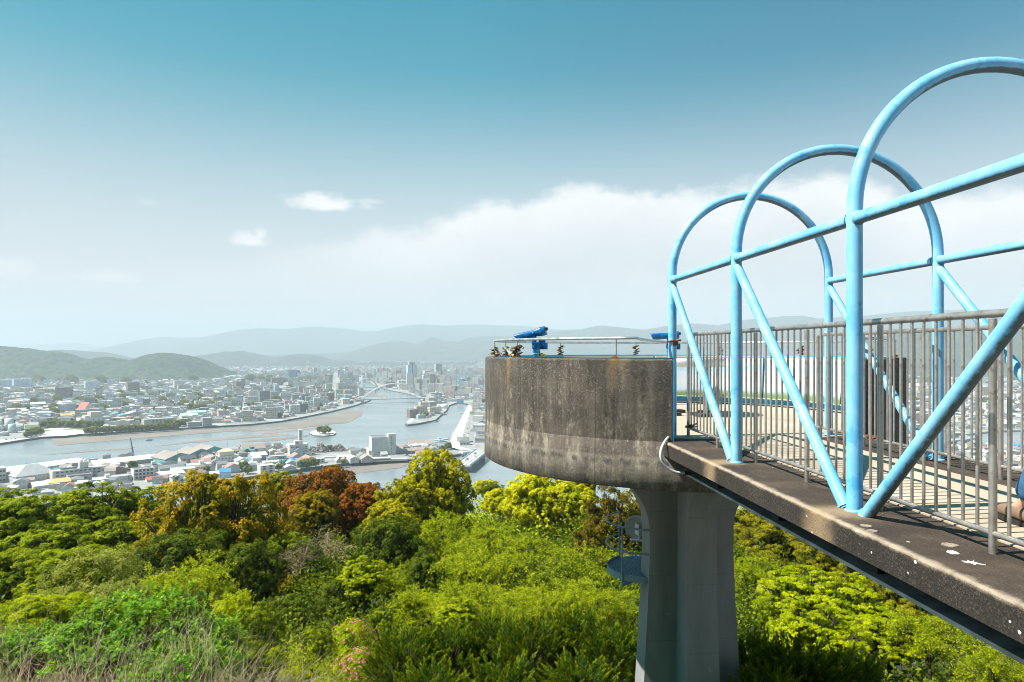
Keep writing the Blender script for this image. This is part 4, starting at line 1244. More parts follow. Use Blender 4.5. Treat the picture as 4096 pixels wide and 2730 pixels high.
bkind('limepad', 27, 'lime', a=3.0, b=2.4, nl=75, ncl=10, nlf=56, leaf=(0.11, 0.065), lobe=0.19, flat=0.45, upb=1.0, rr=(0.50, 0.90), core=150, tipk=0.9)
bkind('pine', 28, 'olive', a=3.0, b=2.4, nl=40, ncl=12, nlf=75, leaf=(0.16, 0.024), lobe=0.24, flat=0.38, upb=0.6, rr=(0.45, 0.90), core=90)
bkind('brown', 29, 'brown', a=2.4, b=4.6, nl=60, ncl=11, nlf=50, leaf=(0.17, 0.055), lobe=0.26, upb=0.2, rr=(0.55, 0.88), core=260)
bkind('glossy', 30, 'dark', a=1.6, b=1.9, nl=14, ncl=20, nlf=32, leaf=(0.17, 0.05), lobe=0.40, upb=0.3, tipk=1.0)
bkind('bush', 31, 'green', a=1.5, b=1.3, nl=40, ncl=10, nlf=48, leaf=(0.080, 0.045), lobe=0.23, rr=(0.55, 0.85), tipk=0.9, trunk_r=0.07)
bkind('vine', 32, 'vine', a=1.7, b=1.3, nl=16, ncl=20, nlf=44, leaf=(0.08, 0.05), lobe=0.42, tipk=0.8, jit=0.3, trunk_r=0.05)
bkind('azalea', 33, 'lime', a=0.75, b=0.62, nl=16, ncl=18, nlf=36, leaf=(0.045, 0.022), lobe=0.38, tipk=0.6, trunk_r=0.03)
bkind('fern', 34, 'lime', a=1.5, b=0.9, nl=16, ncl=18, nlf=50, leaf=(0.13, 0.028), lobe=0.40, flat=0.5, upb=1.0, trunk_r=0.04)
KIND['cherry'] = airy(41, FOL['lime'], M['bark'], R=3.6, H=2.8, leaf=(0.12, 0.055)) + (3.4, 2.8)
KIND['cherry_red'] = airy(42, FOL['lime'], M['bark'], R=3.2, H=3.0, leaf=(0.13, 0.06), tipk=0.5, flatk=0.25) + (3.0, 3.0)
KIND['sapling'] = airy(43, FOL['lime'], M['bark'], R=1.9, H=2.6, nlimb=9, nb=6, nt=7, nlf=28, leaf=(0.10, 0.05), spread=0.55, r0=0.06) + (1.6, 2.6)
KIND['thicket'] = airy(44, FOL['tan'], M['pale_bark'], R=3.0, H=2.6, nlf=9, leaf=(0.10, 0.05), r0=0.13) + (2.9, 2.6)
KIND['lightshrub'] = airy(45, FOL['lime'], M['bark'], R=1.2, H=1.3, nlimb=9, nb=6, nt=5, nlf=14, leaf=(0.075, 0.048), r0=0.035, depth=3) + (1.1, 1.2)
KIND['juniper'] = juniper(46, FOL['juniper']) + (1.6, 2.4)
KIND['juniper2'] = juniper(47, FOL['juniper'], R=1.3, H=2.2) + (1.4, 2.6)
KIND['broad'] = broadleaf_shrub(48, FOL['broad']) + (1.6, 1.05)

def plant(key, px, ptop, wpx, d, name, cat, label, group=None, hs=1.0, rz=None, cap=None):
    """stand a plant so that its crown top is seen at (px, ptop) and it measures wpx across there"""
    cme, tme, a, b = KIND[key]
    s = (wpx / F * d) / (2 * a)
    top = at(px, ptop, d)
    cz = top.z - b * s * hs * 0.97
    gz = ground_z(top.x, top.y)
    o = empty(name, (top.x, top.y, min(gz, cz - 0.3)), RN.uniform(0, 2 * PI) if rz is None else rz, label, cat, group)
    h = cz - o.location.z
    c = link(cme.name.split('.')[0], cme, o, (0, 0, h)); c.scale = (s, s, s * hs)
    t = link(tme.name.split('.')[0], tme, o, (0, 0, h)); t.scale = (s, s, s * hs)
    return o

G1 = 'trees on the wooded slope below the lookout'
G2 = 'shrubs close below the camera'
T = 'tree'
trees = [
 # key, px, top, width px, distance, label, height factor
 ('darkgreen', 40, 1958, 380, 38, 'dark green layered tree at the left edge under the grey hall', 1.0),
 ('darkgreen', 330, 1936, 440, 43, 'broad dark green tree left of the big orange tree, in front of the riverside sheds', 1.0),
 ('darkgreen', 545, 1952, 300, 46, 'smaller dark green tree tucked against the left flank of the orange tree', 1.0),
 ('darkgreen', 215, 2085, 420, 33, 'dark green tree showing bare stems, one row below the left treeline', 0.9),
 ('darkgreen', 470, 2070, 380, 35, 'dark green tree in the hollow left below the orange tree', 1.0),
 ('darkgreen', 95, 2190, 400, 26, 'wide dark green tree low at the left edge above the lime ferns', 0.9),
 ('orange', 862, 1850, 640, 35, 'tallest tree with orange leaf tips, in front of the white riverside houses', 1.3),
 ('orange', 1030, 2030, 300, 38, 'orange tipped lower shoulder leaning right of the tall orange tree', 1.3),
 ('orange', 1172, 2290, 170, 33, 'small orange tipped crown deep in shade right of the tall orange tree', 1.1),
 ('gold', 1120, 1893, 170, 62, 'small yellow green tree peeping left behind the russet tree', 1.0),
 ('red', 1300, 1872, 380, 54, 'big russet red tree against the canal water', 1.15),
 ('red', 1460, 1930, 210, 52, 'smaller russet tree at the right foot of the big russet one', 1.0),
 ('orange', 1262, 1958, 210, 48, 'round yellow orange tree in front of the russet tree', 0.9),
 ('gold', 1740, 1812, 330, 48, 'golden yellow tree towering beside the road bridge', 1.25),
 ('gold', 1625, 1925, 270, 45, 'golden yellow lower crown left of the towering golden tree', 1.1),
 ('gold', 1560, 2010, 230, 42, 'golden yellow crown lowest left of the golden group', 0.9),
 ('cherry_red', 1780, 1950, 300, 38, 'loose green tree with reddish young leaves in front of the golden tree', 1.2),
 ('cherry_red', 1960, 2010, 320, 40, 'loose green tree between the golden tree and the bright yellow one', 0.9),
 ('cherry_red', 2110, 2060, 300, 36, 'loose green tree below the bright yellow tree', 0.9),
 ('thicket', 1300, 2050, 360, 37, 'brownish half bare tree with pale twigs below the russet tree', 1.0),
 ('thicket', 1190, 2120, 240, 33, 'brownish half bare shrub tree beside the orange shoulder', 1.0),
 ('green_small', 1150, 2130, 200, 34, 'small leafy green tree in the shade right of the orange trunk', 1.0),
 ('dark', 1560, 2065, 320, 34, 'round dark evergreen in the middle of the slope', 0.9),
 ('dark', 720, 2120, 420, 29, 'dark olive evergreen spreading under the tall orange tree', 0.7),
 ('dark', 1000, 2160, 280, 29, 'dark evergreen right under the orange shoulder', 1.2),
 ('dark', 1380, 2300, 220, 26, 'dark evergreen in deep shade above the azaleas', 1.0),
 ('dark', 1150, 2380, 260, 23, 'dark evergreen bush in the black hollow', 0.9),
 ('glossy', 1700, 2205, 150, 26, 'glossy dark evergreen with pale shoots left of the big lime tree', 1.1),
 ('cherry', 1965, 2105, 520, 26, 'wide lime green tree with visible dark limbs in mid slope', 0.85),
 ('cherry', 2300, 2110, 420, 28, 'wide lime green tree behind the round balcony', 1.0),
 ('cherry', 1700, 2310, 330, 22, 'lime green tree between the sapling and the big lime tree', 0.9),
 ('cherry', 1880, 2270, 360, 21, 'lime green tree in front of the wide one with dark limbs', 0.9),
 ('cherry', 2060, 2340, 360, 17, 'lime green tree right behind the middle junipers', 0.9),
 ('cherry', 2350, 2280, 340, 18, 'lime green tree just below the balcony', 0.9),
 ('cherry_red', 1560, 2200, 260, 27, 'loose green tree between the two dark evergreens in mid slope', 0.9),
 ('cherry_red', 1850, 2080, 300, 32, 'loose green tree below the golden tree, above the big lime tree', 0.9),
 ('darkgreen', 300, 2180, 380, 24, 'dark green tree behind the pale vine tangles', 0.9),
 ('cherry', 2190, 2270, 400, 20, 'lime green tree just left of the column, lower than the balcony', 0.9),
 ('cherry', 2480, 2320, 320, 19, 'lime green tree half hidden behind the column', 1.0),
 ('limepad', 1460, 2235, 220, 24, 'rounded lime tree right of the dark hollow', 0.9),
 ('sapling', 1640, 2260, 190, 18, 'slender bright green sapling above the azaleas', 1.0),
 ('limepad', 1830, 2395, 190, 17, 'small lime pad tree just behind the junipers', 0.8),
 ('yellow', 2165, 1893, 330, 58, 'bright yellow tree top beneath the platform edge', 0.9),
 ('yellow', 2290, 1935, 220, 56, 'bright yellow tree close to the column head', 0.9),
 ('yellow', 2015, 1960, 200, 70, 'pale yellow tree left behind the bright yellow ones', 0.7),
 ('yellow', 1945, 1918, 120, 95, 'faint pale green tree top farthest down the slope', 0.7),
 ('orange', 2330, 1900, 130, 72, 'orange tinged far tree top under the platform rim', 0.7),
 ('dark', 1975, 1935, 110, 84, 'dark far tree top left of the bright yellow tree', 0.8),
 ('brown', 2440, 1925, 230, 42, 'tall brown green conifer left of the column head', 1.15),
 ('brown', 2560, 1960, 180, 45, 'brown green conifer right behind the column head', 1.1),
 ('brown', 2355, 2080, 150, 38, 'shorter brown green conifer above the balcony', 1.0),
 ('pine', 3010, 2010, 260, 44, 'olive pine under the footbridge, nearest the column', 0.9),
 ('pine', 3120, 2050, 330, 38, 'olive yellow pine with layered pads below the footbridge beam', 1.0),
 ('pine', 3290, 2120, 260, 34, 'dark olive pine in front of the rusty red roof', 1.0),
 ('dark', 2985, 2055, 150, 48, 'small green evergreen between the column and the olive pines', 0.8),
 ('cherry', 3000, 2165, 280, 26, 'lime green tree right against the column side', 1.2),
 ('limepad', 3190, 2265, 330, 20, 'bright yellow green maple under the footbridge', 1.0),
 ('limepad', 3390, 2300, 340, 19, 'bright yellow green maple farther right under the footbridge', 1.0),
 ('limepad', 3250, 2420, 380, 16, 'bright yellow green maple lowest under the footbridge', 0.9),
 ('pine', 3480, 2190, 300, 30, 'olive pine with dark trunk below the kerb', 1.0),
 ('pine', 3620, 2260, 320, 27, 'olive brown pine right of the maples', 1.0),
 ('cherry', 3720, 2390, 420, 16, 'weeping lime tree at the lower right below the girder', 0.9),
 ('cherry', 4010, 2510, 480, 13, 'lime tree in the bottom right corner', 0.9),
 ('limepad', 3560, 2450, 300, 17, 'yellow green maple between the girder and the dark juniper', 0.9),
 ('cherry', 4230, 2420, 420, 16, 'lime tree past the right edge of the picture', 1.0),
 ('cherry', 770, 2165, 480, 21, 'light green tree with fine branches below the orange tree', 0.9),
 ('sapling', 640, 2270, 240, 17, 'fine branched light green sapling beside the pale vine tangle', 0.9),
 ('sapling', 930, 2250, 230, 18, 'fine branched light green sapling at the edge of the dark hollow', 1.0),
]
KIND['green_small'] = KIND['bush']
for key, px, tp, w, d, lab, hs in trees:
    nm = {'pine': 'pine_tree', 'brown': 'conifer_tree', 'dark': 'evergreen_tree', 'glossy': 'evergreen_tree', 'cherry': 'cherry_tree', 'cherry_red': 'cherry_tree', 'limepad': 'maple_tree', 'sapling': 'sapling', 'gold': 'camphor_tree', 'orange': 'camphor_tree', 'red': 'camphor_tree'}.get(key, 'broadleaf_tree')
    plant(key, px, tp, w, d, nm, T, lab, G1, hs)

shrubs = [
 ('vine', 360, 2215, 320, 15, 'vine_tangle', 'pale tangle of vines left of the light green tree', 1.0),
 ('vine', 480, 2330, 260, 13, 'vine_tangle', 'pale vine tangle just behind the big leaved shrub', 0.9),
 ('vine', 240, 2360, 200, 14, 'vine_tangle', 'small pale vine tangle above the lime ferns', 0.8),
 ('fern', 110, 2395, 280, 11.5, 'fern_shrub', 'lime feathery shrub at the left edge', 1.0),
 ('fern', 270, 2385, 200, 12, 'fern_shrub', 'lime feathery shrub right of the left edge one', 0.8),
 ('bush', 560, 2420, 220, 12, 'bush', 'dark green bush between vines and the big leaved shrub', 0.9),
 ('bush', 1000, 2430, 240, 14, 'bush', 'blue green bush at the left side of the dark hollow', 1.0),
 ('bush', 930, 2560, 260, 11, 'bush', 'shaded bush right of the big leaved shrub', 1.0),
 ('bush', 1080, 2590, 240, 12.5, 'bush', 'olive bush at the bottom, left of the pale leaved shrub', 1.1),
 ('bush', 1250, 2520, 180, 15, 'bush', 'round green bush left of the upper azalea', 0.9),
 ('bush', 1530, 2440, 150, 19, 'bush', 'round clipped bush behind the upper azalea', 0.85),
 ('bush', 1640, 2480, 150, 17, 'bush', 'green bush right of the upper azalea', 0.9),
 ('lightshrub', 1200, 2520, 220, 11.5, 'shrub', 'shrub with pale yellow green leaves left of the azaleas', 1.1),
 ('lightshrub', 1320, 2600, 180, 10.5, 'shrub', 'pale leaved shrub at the bottom beside the lower azalea', 1.0),
 ('azalea', 1412, 2490, 185, 16, 'azalea_bush', 'upper azalea bush covered in pink flowers', 1.05),
 ('azalea', 1425, 2604, 200, 12.5, 'azalea_bush', 'lower azalea bush with pink flowers at the bottom edge', 1.05),
 ('juniper', 1620, 2500, 330, 11, 'juniper', 'feathery juniper nearest the azaleas', 0.9),
 ('juniper2', 1790, 2470, 300, 11.5, 'juniper', 'feathery juniper second from the azaleas', 0.9),
 ('juniper2', 1960, 2430, 320, 12, 'juniper', 'feathery juniper in the middle of the bottom row', 0.9),
 ('juniper', 2130, 2450, 320, 11, 'juniper', 'feathery juniper left of the tallest juniper', 0.95),
 ('juniper2', 2290, 2400, 300, 11.5, 'juniper', 'tallest feathery juniper between the middle row and the column', 1.0),
 ('juniper', 2450, 2470, 300, 11, 'juniper', 'feathery juniper touching the left side of the column', 1.0),
 ('juniper', 2560, 2520, 240, 12.5, 'juniper', 'feathery juniper partly behind the column foot', 1.0),
 ('juniper', 1720, 2640, 330, 9.5, 'juniper', 'front juniper at the bottom edge right of the lower azalea', 0.8),
 ('juniper2', 2010, 2620, 380, 9.5, 'juniper', 'front juniper at the bottom edge in the centre', 0.8),
 ('juniper', 2320, 2610, 360, 9.3, 'juniper', 'front juniper at the bottom edge near the column', 0.8),
 ('juniper2', 3010, 2510, 290, 11, 'juniper', 'dark juniper touching the right side of the column', 0.9),
 ('juniper', 3200, 2540, 360, 10.5, 'juniper', 'dark juniper at the bottom under the maples', 0.9),
 ('juniper2', 3420, 2590, 300, 10.5, 'juniper', 'dark juniper right of the one under the maples', 0.9),
 ('juniper', 3080, 2660, 340, 9, 'juniper', 'front dark juniper at the bottom edge right of the column', 0.8),
 ('broad', 560, 2395, 560, 8.2, 'broadleaf_shrub', 'big leaved bright green shrub behind the dry twigs', 1.0),
 ('broad', 790, 2480, 360, 8.4, 'broadleaf_shrub', 'big leaved bright green shrub at the edge of the dark hollow', 1.1),
 ('broad', 380, 2470, 360, 8.0, 'broadleaf_shrub', 'big leaved shrub mixed with dry twigs on the left', 0.9),
 ('broad', 720, 2600, 440, 7.2, 'broadleaf_shrub', 'big leaved shrub at the bottom edge right of the dry twigs', 1.0),
 ('broad', 120, 2520, 300, 8.4, 'broadleaf_shrub', 'shaded big leaved shrub below the lime ferns at left', 0.8),
]
for key, px, tp, w, d, nm, lab, hs in shrubs:
    o = plant(key, px, tp, w, d, nm, {'juniper': 'juniper', 'azalea_bush': 'azalea', 'vine_tangle': 'vine'}.get(nm, 'shrub'), lab, 'junipers along the lower edge' if nm == 'juniper' else G2, hs)
    if nm == 'azalea_bush':
        rng = np.random.default_rng(px)
        nf = 130
        u = rdir(rng, nf); u[:, 2] = np.abs(u[:, 2]) * 0.9 + 0.05; u = nrm(u + np.array([-0.2, -0.25, 0]))
        P = u * np.array([0.76, 0.76, 0.64]) * rng.uniform(0.95, 1.05, (nf, 1))
        k = 5
        PP = np.repeat(P, k, 0); U = np.repeat(u, k, 0)
        e1 = nrm(np.cross(U, np.array([0.3, 0.1, 0.9]))); e2 = np.cross(U, e1)
        az = np.tile(np.arange(k) * 2 * PI / k, nf) + np.repeat(rng.uniform(0, 6, nf), k)
        D = nrm(e1 * np.cos(az)[:, None] + e2 * np.sin(az)[:, None] + U * 0.5)
        V, Q = leaf_quads(PP, U, D, np.full(len(PP), 0.042), np.full(len(PP), 0.034), 0.1)
        c = o.children[0]
        f = link('blossoms', np_mesh('blossoms', V, Q, FOL['pink'], {'tint': np.repeat(rng.uniform(0, 1, nf), k), 'tip': np.repeat(rng.uniform(0, .5, nf), k)}), o, c.location)
        f.scale = c.scale
tw = [dry_brush(61), dry_brush(62)]

for i, (px, tp, d, sc, lab) in enumerate([(60, 2500, 6.6, 0.9, 'dry leafless twigs in the bottom left corner'), (230, 2520, 6.2, 1.0, 'tall dry leafless twigs left of the big leaved shrub'),
        (420, 2470, 6.4, 1.0, 'dry leafless twigs rising in front of the big leaved shrub'), (610, 2600, 6.0, 0.9, 'low dry leafless twigs at the bottom edge'), (130, 2620, 5.4, 0.9, 'dry leafless twigs nearest the camera at left'),
        (330, 2630, 5.4, 0.85, 'dry twigs nearest the camera below the tall ones'), (20, 2420, 7.2, 0.9, 'dry twigs behind the corner ones at the left edge'), (560, 2520, 5.6, 0.85, 'dry twigs crossing in front of the big leaved shrub, rightmost but one'), (760, 2680, 5.5, 0.7, 'dry twigs farthest right along the bottom edge')]):
    p = at(px, tp, d)
    o = empty('dry_brush', (p.x, p.y, p.z - 2.2 * sc), 0, lab, 'dry brush', 'dry brush in the lower left')
    o2 = link('twigs', tw[i % 2], o, (0, 0, 1.0 * sc)); o2.scale = (sc, sc, sc); o2.rotation_euler = (0, 0, i * 1.1)

def build_undergrowth():
    rng = np.random.default_rng(5)
    PP, NN, DD, LL, TI, TP = [], [], [], [], [], []
    k = 0
    while k < 1500:
        d = rng.uniform(1.9, 9.2) ** 2
        a = math.radians(rng.uniform(-50, 56))
        x, y = d * math.sin(a), d * math.cos(a)
        r = rng.uniform(0.5, 1.1) * (0.7 + d * 0.028)
        h = r * rng.uniform(0.8, 1.7)
        if d < 9: h = min(h, 0.7)
        if abs(x - BX) < 1.9 + r and y < 12: h = min(h, 0.9)
        g = ground_z(x, y)
        n = int(300 + 120 * r)
        u = rdir(rng, n); u[:, 2] = np.abs(u[:, 2])
        jj = 1 + 0.25 * np.sin(u[:, 0] * 7 + k) * np.cos(u[:, 1] * 6 + k * 2)
        PP.append(np.array([x, y, g - 0.15]) + u * np.array([r, r, h]) * (jj * rng.uniform(0.55, 1.05, n))[:, None])
        NN.append(nrm(u + rdir(rng, n) * 0.6)); DD.append(rdir(rng, n) + np.array([0, 0, -0.2]))
        LL.append(np.full(n, 0.060 + 0.0030 * d) * rng.uniform(0.7, 1.4, n))
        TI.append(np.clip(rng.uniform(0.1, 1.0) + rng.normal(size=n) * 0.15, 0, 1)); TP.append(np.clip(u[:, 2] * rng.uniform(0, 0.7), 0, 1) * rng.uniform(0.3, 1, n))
        k += 1
    P = np.concatenate(PP); Nn = np.concatenate(NN); D = nrm(np.concatenate(DD)); Lf = np.concatenate(LL)
    V, Q = leaf_quads(P, Nn, D, Lf, Lf * 0.55)
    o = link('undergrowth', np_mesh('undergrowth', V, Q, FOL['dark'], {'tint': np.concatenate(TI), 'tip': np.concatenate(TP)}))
    tag(o, 'dense leafy undergrowth covering the slope between the trees', 'undergrowth', kind='stuff')
build_undergrowth()

def build_far_wood():
    rng = np.random.default_rng(15)
    PP, NN, LL, TI, TP = [], [], [], [], []
    for k in range(900):
        d = rng.uniform(54 ** 0.5, 230 ** 0.5) ** 2
        a = math.radians(rng.uniform(-46, 52))
        x, y = d * math.sin(a), d * math.cos(a)
        r = rng.uniform(2.2, 4.0); h = rng.uniform(3.2, 4.4) if d < 72 else rng.uniform(4, 7)
        g = ground_z(x, y)
        n = 420 if d < 110 else 200
        u = rdir(rng, n); u[:, 2] = np.abs(u[:, 2])
        jj = 1 + 0.22 * np.sin(u[:, 0] * 6 + k) * np.cos(u[:, 1] * 7 + k * 2)
        PP.append(np.array([x, y, g - 0.3]) + u * np.array([r, r, h]) * (jj * rng.uniform(0.7, 1.05, n))[:, None])
        NN.append(nrm(u + rdir(rng, n) * 0.5)); LL.append(np.full(n, 0.36 if d < 110 else 0.6) * rng.uniform(0.7, 1.3, n))
        t = rng.uniform(0.2, 1.0)
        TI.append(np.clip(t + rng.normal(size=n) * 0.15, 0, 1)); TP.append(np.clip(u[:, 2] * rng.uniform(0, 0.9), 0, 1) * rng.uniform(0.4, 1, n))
    P = np.concatenate(PP); Nn = np.concatenate(NN); D = rdir(rng, len(P)); Lf = np.concatenate(LL)
    V, Q = leaf_quads(P, Nn, D, Lf, Lf * 0.6)
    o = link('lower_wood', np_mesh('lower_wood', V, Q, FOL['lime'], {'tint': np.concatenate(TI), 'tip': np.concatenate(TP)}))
    tag(o, 'continuous wood covering the lower hillside down to the canal', 'wood', kind='stuff')
build_far_wood()

def build_hut():
    c = at(3290, 2200, 40.0)
    o = empty('hut', (c.x, c.y, ground_z(c.x, c.y) - 0.5), math.radians(15), 'low hut with a rusty red ribbed roof among the pines', 'hut')
    h = c.z - o.location.z
    w = MB(); w.box((0, 0, h / 2 - 0.2), (3.6, 3.0, h - 0.4))
    w.build('wall', M['townground'], o)
    r = MB()
    for s in (-1, 1):
        r.add([(-2.1, 0, h + 0.55), (2.1, 0, h + 0.55), (2.1, s * 1.9, h - 0.35), (-2.1, s * 1.9, h - 0.35), (-2.1, 0, h + 0.60), (2.1, 0, h + 0.60), (2.1, s * 1.9, h - 0.30), (-2.1, s * 1.9, h - 0.30)], [(0, 1, 2, 3), (7, 6, 5, 4), (0, 4, 5, 1), (1, 5, 6, 2), (2, 6, 7, 3), (3, 7, 4, 0)])
        for k in range(15):
            x = -2.05 + k * 0.293
            r.add([(x, 0, h + 0.60), (x + .06, 0, h + 0.60), (x + .06, s * 1.9, h - 0.30), (x, s * 1.9, h - 0.30), (x + .03, 0, h + 0.66), (x + .03, s * 1.9, h - 0.24)], [(0, 4, 5, 3), (1, 2, 5, 4)])
    r.build('roof', plain('rusty_red_roof', (0.26, 0.085, 0.06), 0.7, var=0.3), o)
    for dx in (-0.3, 0.1):
        pass
build_hut()

# ================================================================ TOWN, RIVER, HILLS
LZ = 3.0        # land level over the river
def flat_poly(name, pts, z, mat, label, kind='structure', wall=0.0):
    poly = [gnd(px, py, z).to_2d() if not isinstance(px, tuple) else Vector(px) for px, py in pts]
    m = MB()
    if wall:
        m.prism(poly, z - wall, z, 0, 1, bottom=False)
        o = m.build(name, [M['quay'], mat])
    else:
        m.add([(p.x, p.y, z) for p in poly], [tuple(range(len(poly)))])
        o = m.build(name, mat)
    return tag(o, label, kind=kind)

def build_ground():
    m = MB()
    m.add([(-16000, 420, 0), (16000, 420, 0), (16000, 19500, 0), (-16000, 19500, 0)], [(0, 1, 2, 3)])
    tag(m.build('river', M['water']), 'wide tidal river and its side channels', 'river', kind='structure')
    north = [(-1400, 1990), (-700, 1892), (-300, 1828), (0, 1773), (140, 1752), (204, 1741), (382, 1734), (552, 1722), (744, 1711), (1000, 1697), (1124, 1684), (1227, 1665), (1321, 1646),
             (1414, 1623), (1480, 1601), (1485, 1596), (1452, 1592), (1437, 1570), (1428, 1552), (1437, 1532), (1462, 1526), (1482, 1530), (1500, 1543), (1545, 1558), (1640, 1577), (1676, 1592),
             (1688, 1606), (1648, 1662), (1620, 1695), (1630, 1699), (1671, 1694), (1741, 1680), (1788, 1639), (1797, 1621), (1830, 1610), (1875, 1616), (1783, 1778), (1792, 1790),
             (1840, 1797), (1955, 1806), (2300, 1822), (3000, 1880), (4400, 1960), (5200, 1980), (5800, 1425), (-2200, 1425)]
    flat_poly('town_plain', north, LZ, M['townground'], 'flat town plain behind the river embankment', wall=4.0)
    strip = [(-900, 1990), (-500, 1905), (0, 1880), (47, 1871), (331, 1842), (620, 1816), (888, 1793), (973, 1781), (1227, 1793), (1480, 1793), (1583, 1788), (1751, 1784), (1800, 1795),
             (1842, 1806), (1838, 1817), (1648, 1838), (1564, 1841), (1414, 1850), (1311, 1862), (1152, 1885), (1000, 1907), (850, 1927), (700, 1940), (612, 1952), (300, 2000), (-500, 2100)]
    flat_poly('harbour_strip', strip, LZ, M['townground'], 'narrow industrial strip of land between river and canal', wall=4.5)
    isl = [(1237, 1733), (1250, 1725), (1290, 1720), (1330, 1722), (1345, 1731), (1335, 1739), (1300, 1743), (1258, 1742)]
    flat_poly('river_islet', isl, 1.6, M['sandlot'], 'tiny walled islet in the middle of the river', wall=2.4)
    # mud flats bared by the tide
    def mud(pts, lab, seed):
        rng = random.Random(seed)
        out = []
        for i in range(len(pts)):
            a, b = pts[i], pts[(i + 1) % len(pts)]
            n = max(2, int(math.hypot(b[0] - a[0], (b[1] - a[1]) * 4) / 14))
            for k in range(n):
                t = k / n
                out.append((a[0] + (b[0] - a[0]) * t + rng.uniform(-3, 3), a[1] + (b[1] - a[1]) * t + rng.uniform(-1.0, 1.0)))
        flat_poly('mud_flat', out, 0.2, M['mud'], lab)
    mud([(204, 1757), (226, 1784), (420, 1766), (660, 1745), (900, 1728), (1000, 1722), (1000, 1708), (744, 1722), (552, 1733), (382, 1746)], 'brown mud flat along the left embankment', 1)
    mud([(160, 1822), (330, 1810), (520, 1795), (540, 1789), (440, 1796), (300, 1806)], 'long thin mud bank in the left of the river', 2)
    mud([(600, 1789), (760, 1772), (1000, 1752), (1180, 1742), (1100, 1736), (960, 1744), (760, 1766)], 'long thin mud bank left of the islet', 3)
    mud([(960, 1770), (1100, 1764), (1236, 1745), (1240, 1739), (1150, 1750), (1000, 1761)], 'mud bank between the islet and the harbour strip', 4)
    mud([(1000, 1726), (1180, 1715), (1330, 1697), (1390, 1693), (1446, 1665), (1452, 1640), (1420, 1640), (1312, 1660), (1227, 1680), (1124, 1697), (1000, 1710)], 'broad mud flat on the inside of the river bend', 5)
    mud([(1040, 1738), (1150, 1727), (1290, 1713), (1300, 1707), (1180, 1717), (1060, 1730)], 'ribbon of mud just before the river bend', 6)
    mud([(1440, 1583), (1520, 1590), (1560, 1590), (1500, 1574), (1452, 1566)], 'mud spit beyond the arch bridge', 7)
    mud([(1000, 1935), (1200, 1902), (1420, 1868), (1640, 1850), (1600, 1872), (1350, 1905), (1150, 1935)], 'dark mud at the foot of the canal wall', 8)
    # lots and roads
    flat_poly('sand_lot', [(150, 1748), (165, 1735), (210, 1722), (300, 1719), (345, 1722), (335, 1735), (260, 1744)], LZ + 0.06, M['sandlot'], 'pale bare sports ground by the left embankment')
    flat_poly('sand_lot', [(160, 1722), (230, 1709), (300, 1712), (250, 1719)], LZ + 0.06, M['sandlot'], 'second smaller sandy lot behind the sports ground')
    flat_poly('quay_apron', [(0, 1770), (0, 1757), (60, 1755), (150, 1750), (130, 1752)], LZ + 0.07, M['sandlot'], 'sandy quay apron at the left edge')
    flat_poly('park_lawn', [(100, 1745), (100, 1700), (330, 1706), (350, 1718), (200, 1722)], LZ + 0.03, M['lawn'], 'green lawn around the sports ground')
    flat_poly('promenade', [(1874, 1620), (1800, 1765), (1805, 1782), (1838, 1787), (1862, 1700), (1890, 1630)], LZ + 0.06, M['promenade'], 'white concrete promenade along the right channel')
    flat_poly('quay_road', [(1893, 1640), (1868, 1700), (1880, 1760), (1905, 1790), (1922, 1790), (1893, 1740), (1880, 1700), (1900, 1645)], LZ + 0.10, M['road'], 'road behind the promenade')
    flat_poly('access_road', [(-20, 1935), (18, 1893), (40, 1880), (52, 1880), (60, 1935), (80, 1965), (30, 1965)], LZ + 0.06, M['road'], 'access road by the grey hall')
    flat_poly('works_yard', [(1640, 1836), (1560, 1838), (1560, 1822), (1640, 1812), (1740, 1812), (1720, 1826)], LZ + 0.06, M['road'], 'asphalt yard in front of the cold store')
    flat_poly('embankment_road', [(1690, 1608), (1652, 1662), (1628, 1694), (1640, 1694), (1668, 1660), (1702, 1608)], LZ + 0.06, M['promenade'], 'white embankment road on the peninsula')
    # the river again, far right, seen between the railing bars
    flat_poly('right_channel', [(3870, 1738), (3980, 1726), (4090, 1724), (4300, 1726), (4700, 1740), (4700, 1800), (4300, 1788), (4085, 1778), (3990, 1772), (3900, 1768)], LZ + 0.08, M['water'], 'river arm at the far right behind the railing')
    flat_poly('right_quay', [(3860, 1737), (3980, 1723), (4090, 1720), (4700, 1730), (4700, 1737), (4090, 1725), (3980, 1728), (3870, 1741)], LZ + 0.9, M['quay'], 'dark embankment wall of the far right river arm', wall=1.0)
build_ground()

# ---------------------------------------------------------------- buildings
WALLS = {'white': (0.63, 0.61, 0.575), 'cream': (0.64, 0.56, 0.43), 'grey': (0.41, 0.405, 0.39), 'beige': (0.60, 0.52, 0.42), 'pale blue': (0.52, 0.64, 0.72), 'brown': (0.26, 0.18, 0.14),
         'pink': (0.62, 0.47, 0.45), 'dark grey': (0.17, 0.19, 0.21), 'teal': (0.16, 0.40, 0.42), 'blue': (0.05, 0.32, 0.55), 'pale teal': (0.50, 0.68, 0.68), 'navy': (0.03, 0.12, 0.22)}
ROOFS = {'grey': (0.20, 0.21, 0.225), 'dark': (0.075, 0.085, 0.10), 'white': (0.66, 0.65, 0.62), 'light grey': (0.44, 0.45, 0.45), 'brown': (0.24, 0.175, 0.14), 'blue': (0.06, 0.25, 0.45),
         'teal': (0.10, 0.30, 0.32), 'red': (0.50, 0.13, 0.09), 'bright blue': (0.02, 0.28, 0.60), 'orange': (0.80, 0.42, 0.14), 'taupe': (0.33, 0.27, 0.24), 'pale teal': (0.50, 0.66, 0.64), 'yellowish': (0.68, 0.60, 0.42), 'dusty red': (0.45, 0.22, 0.18)}
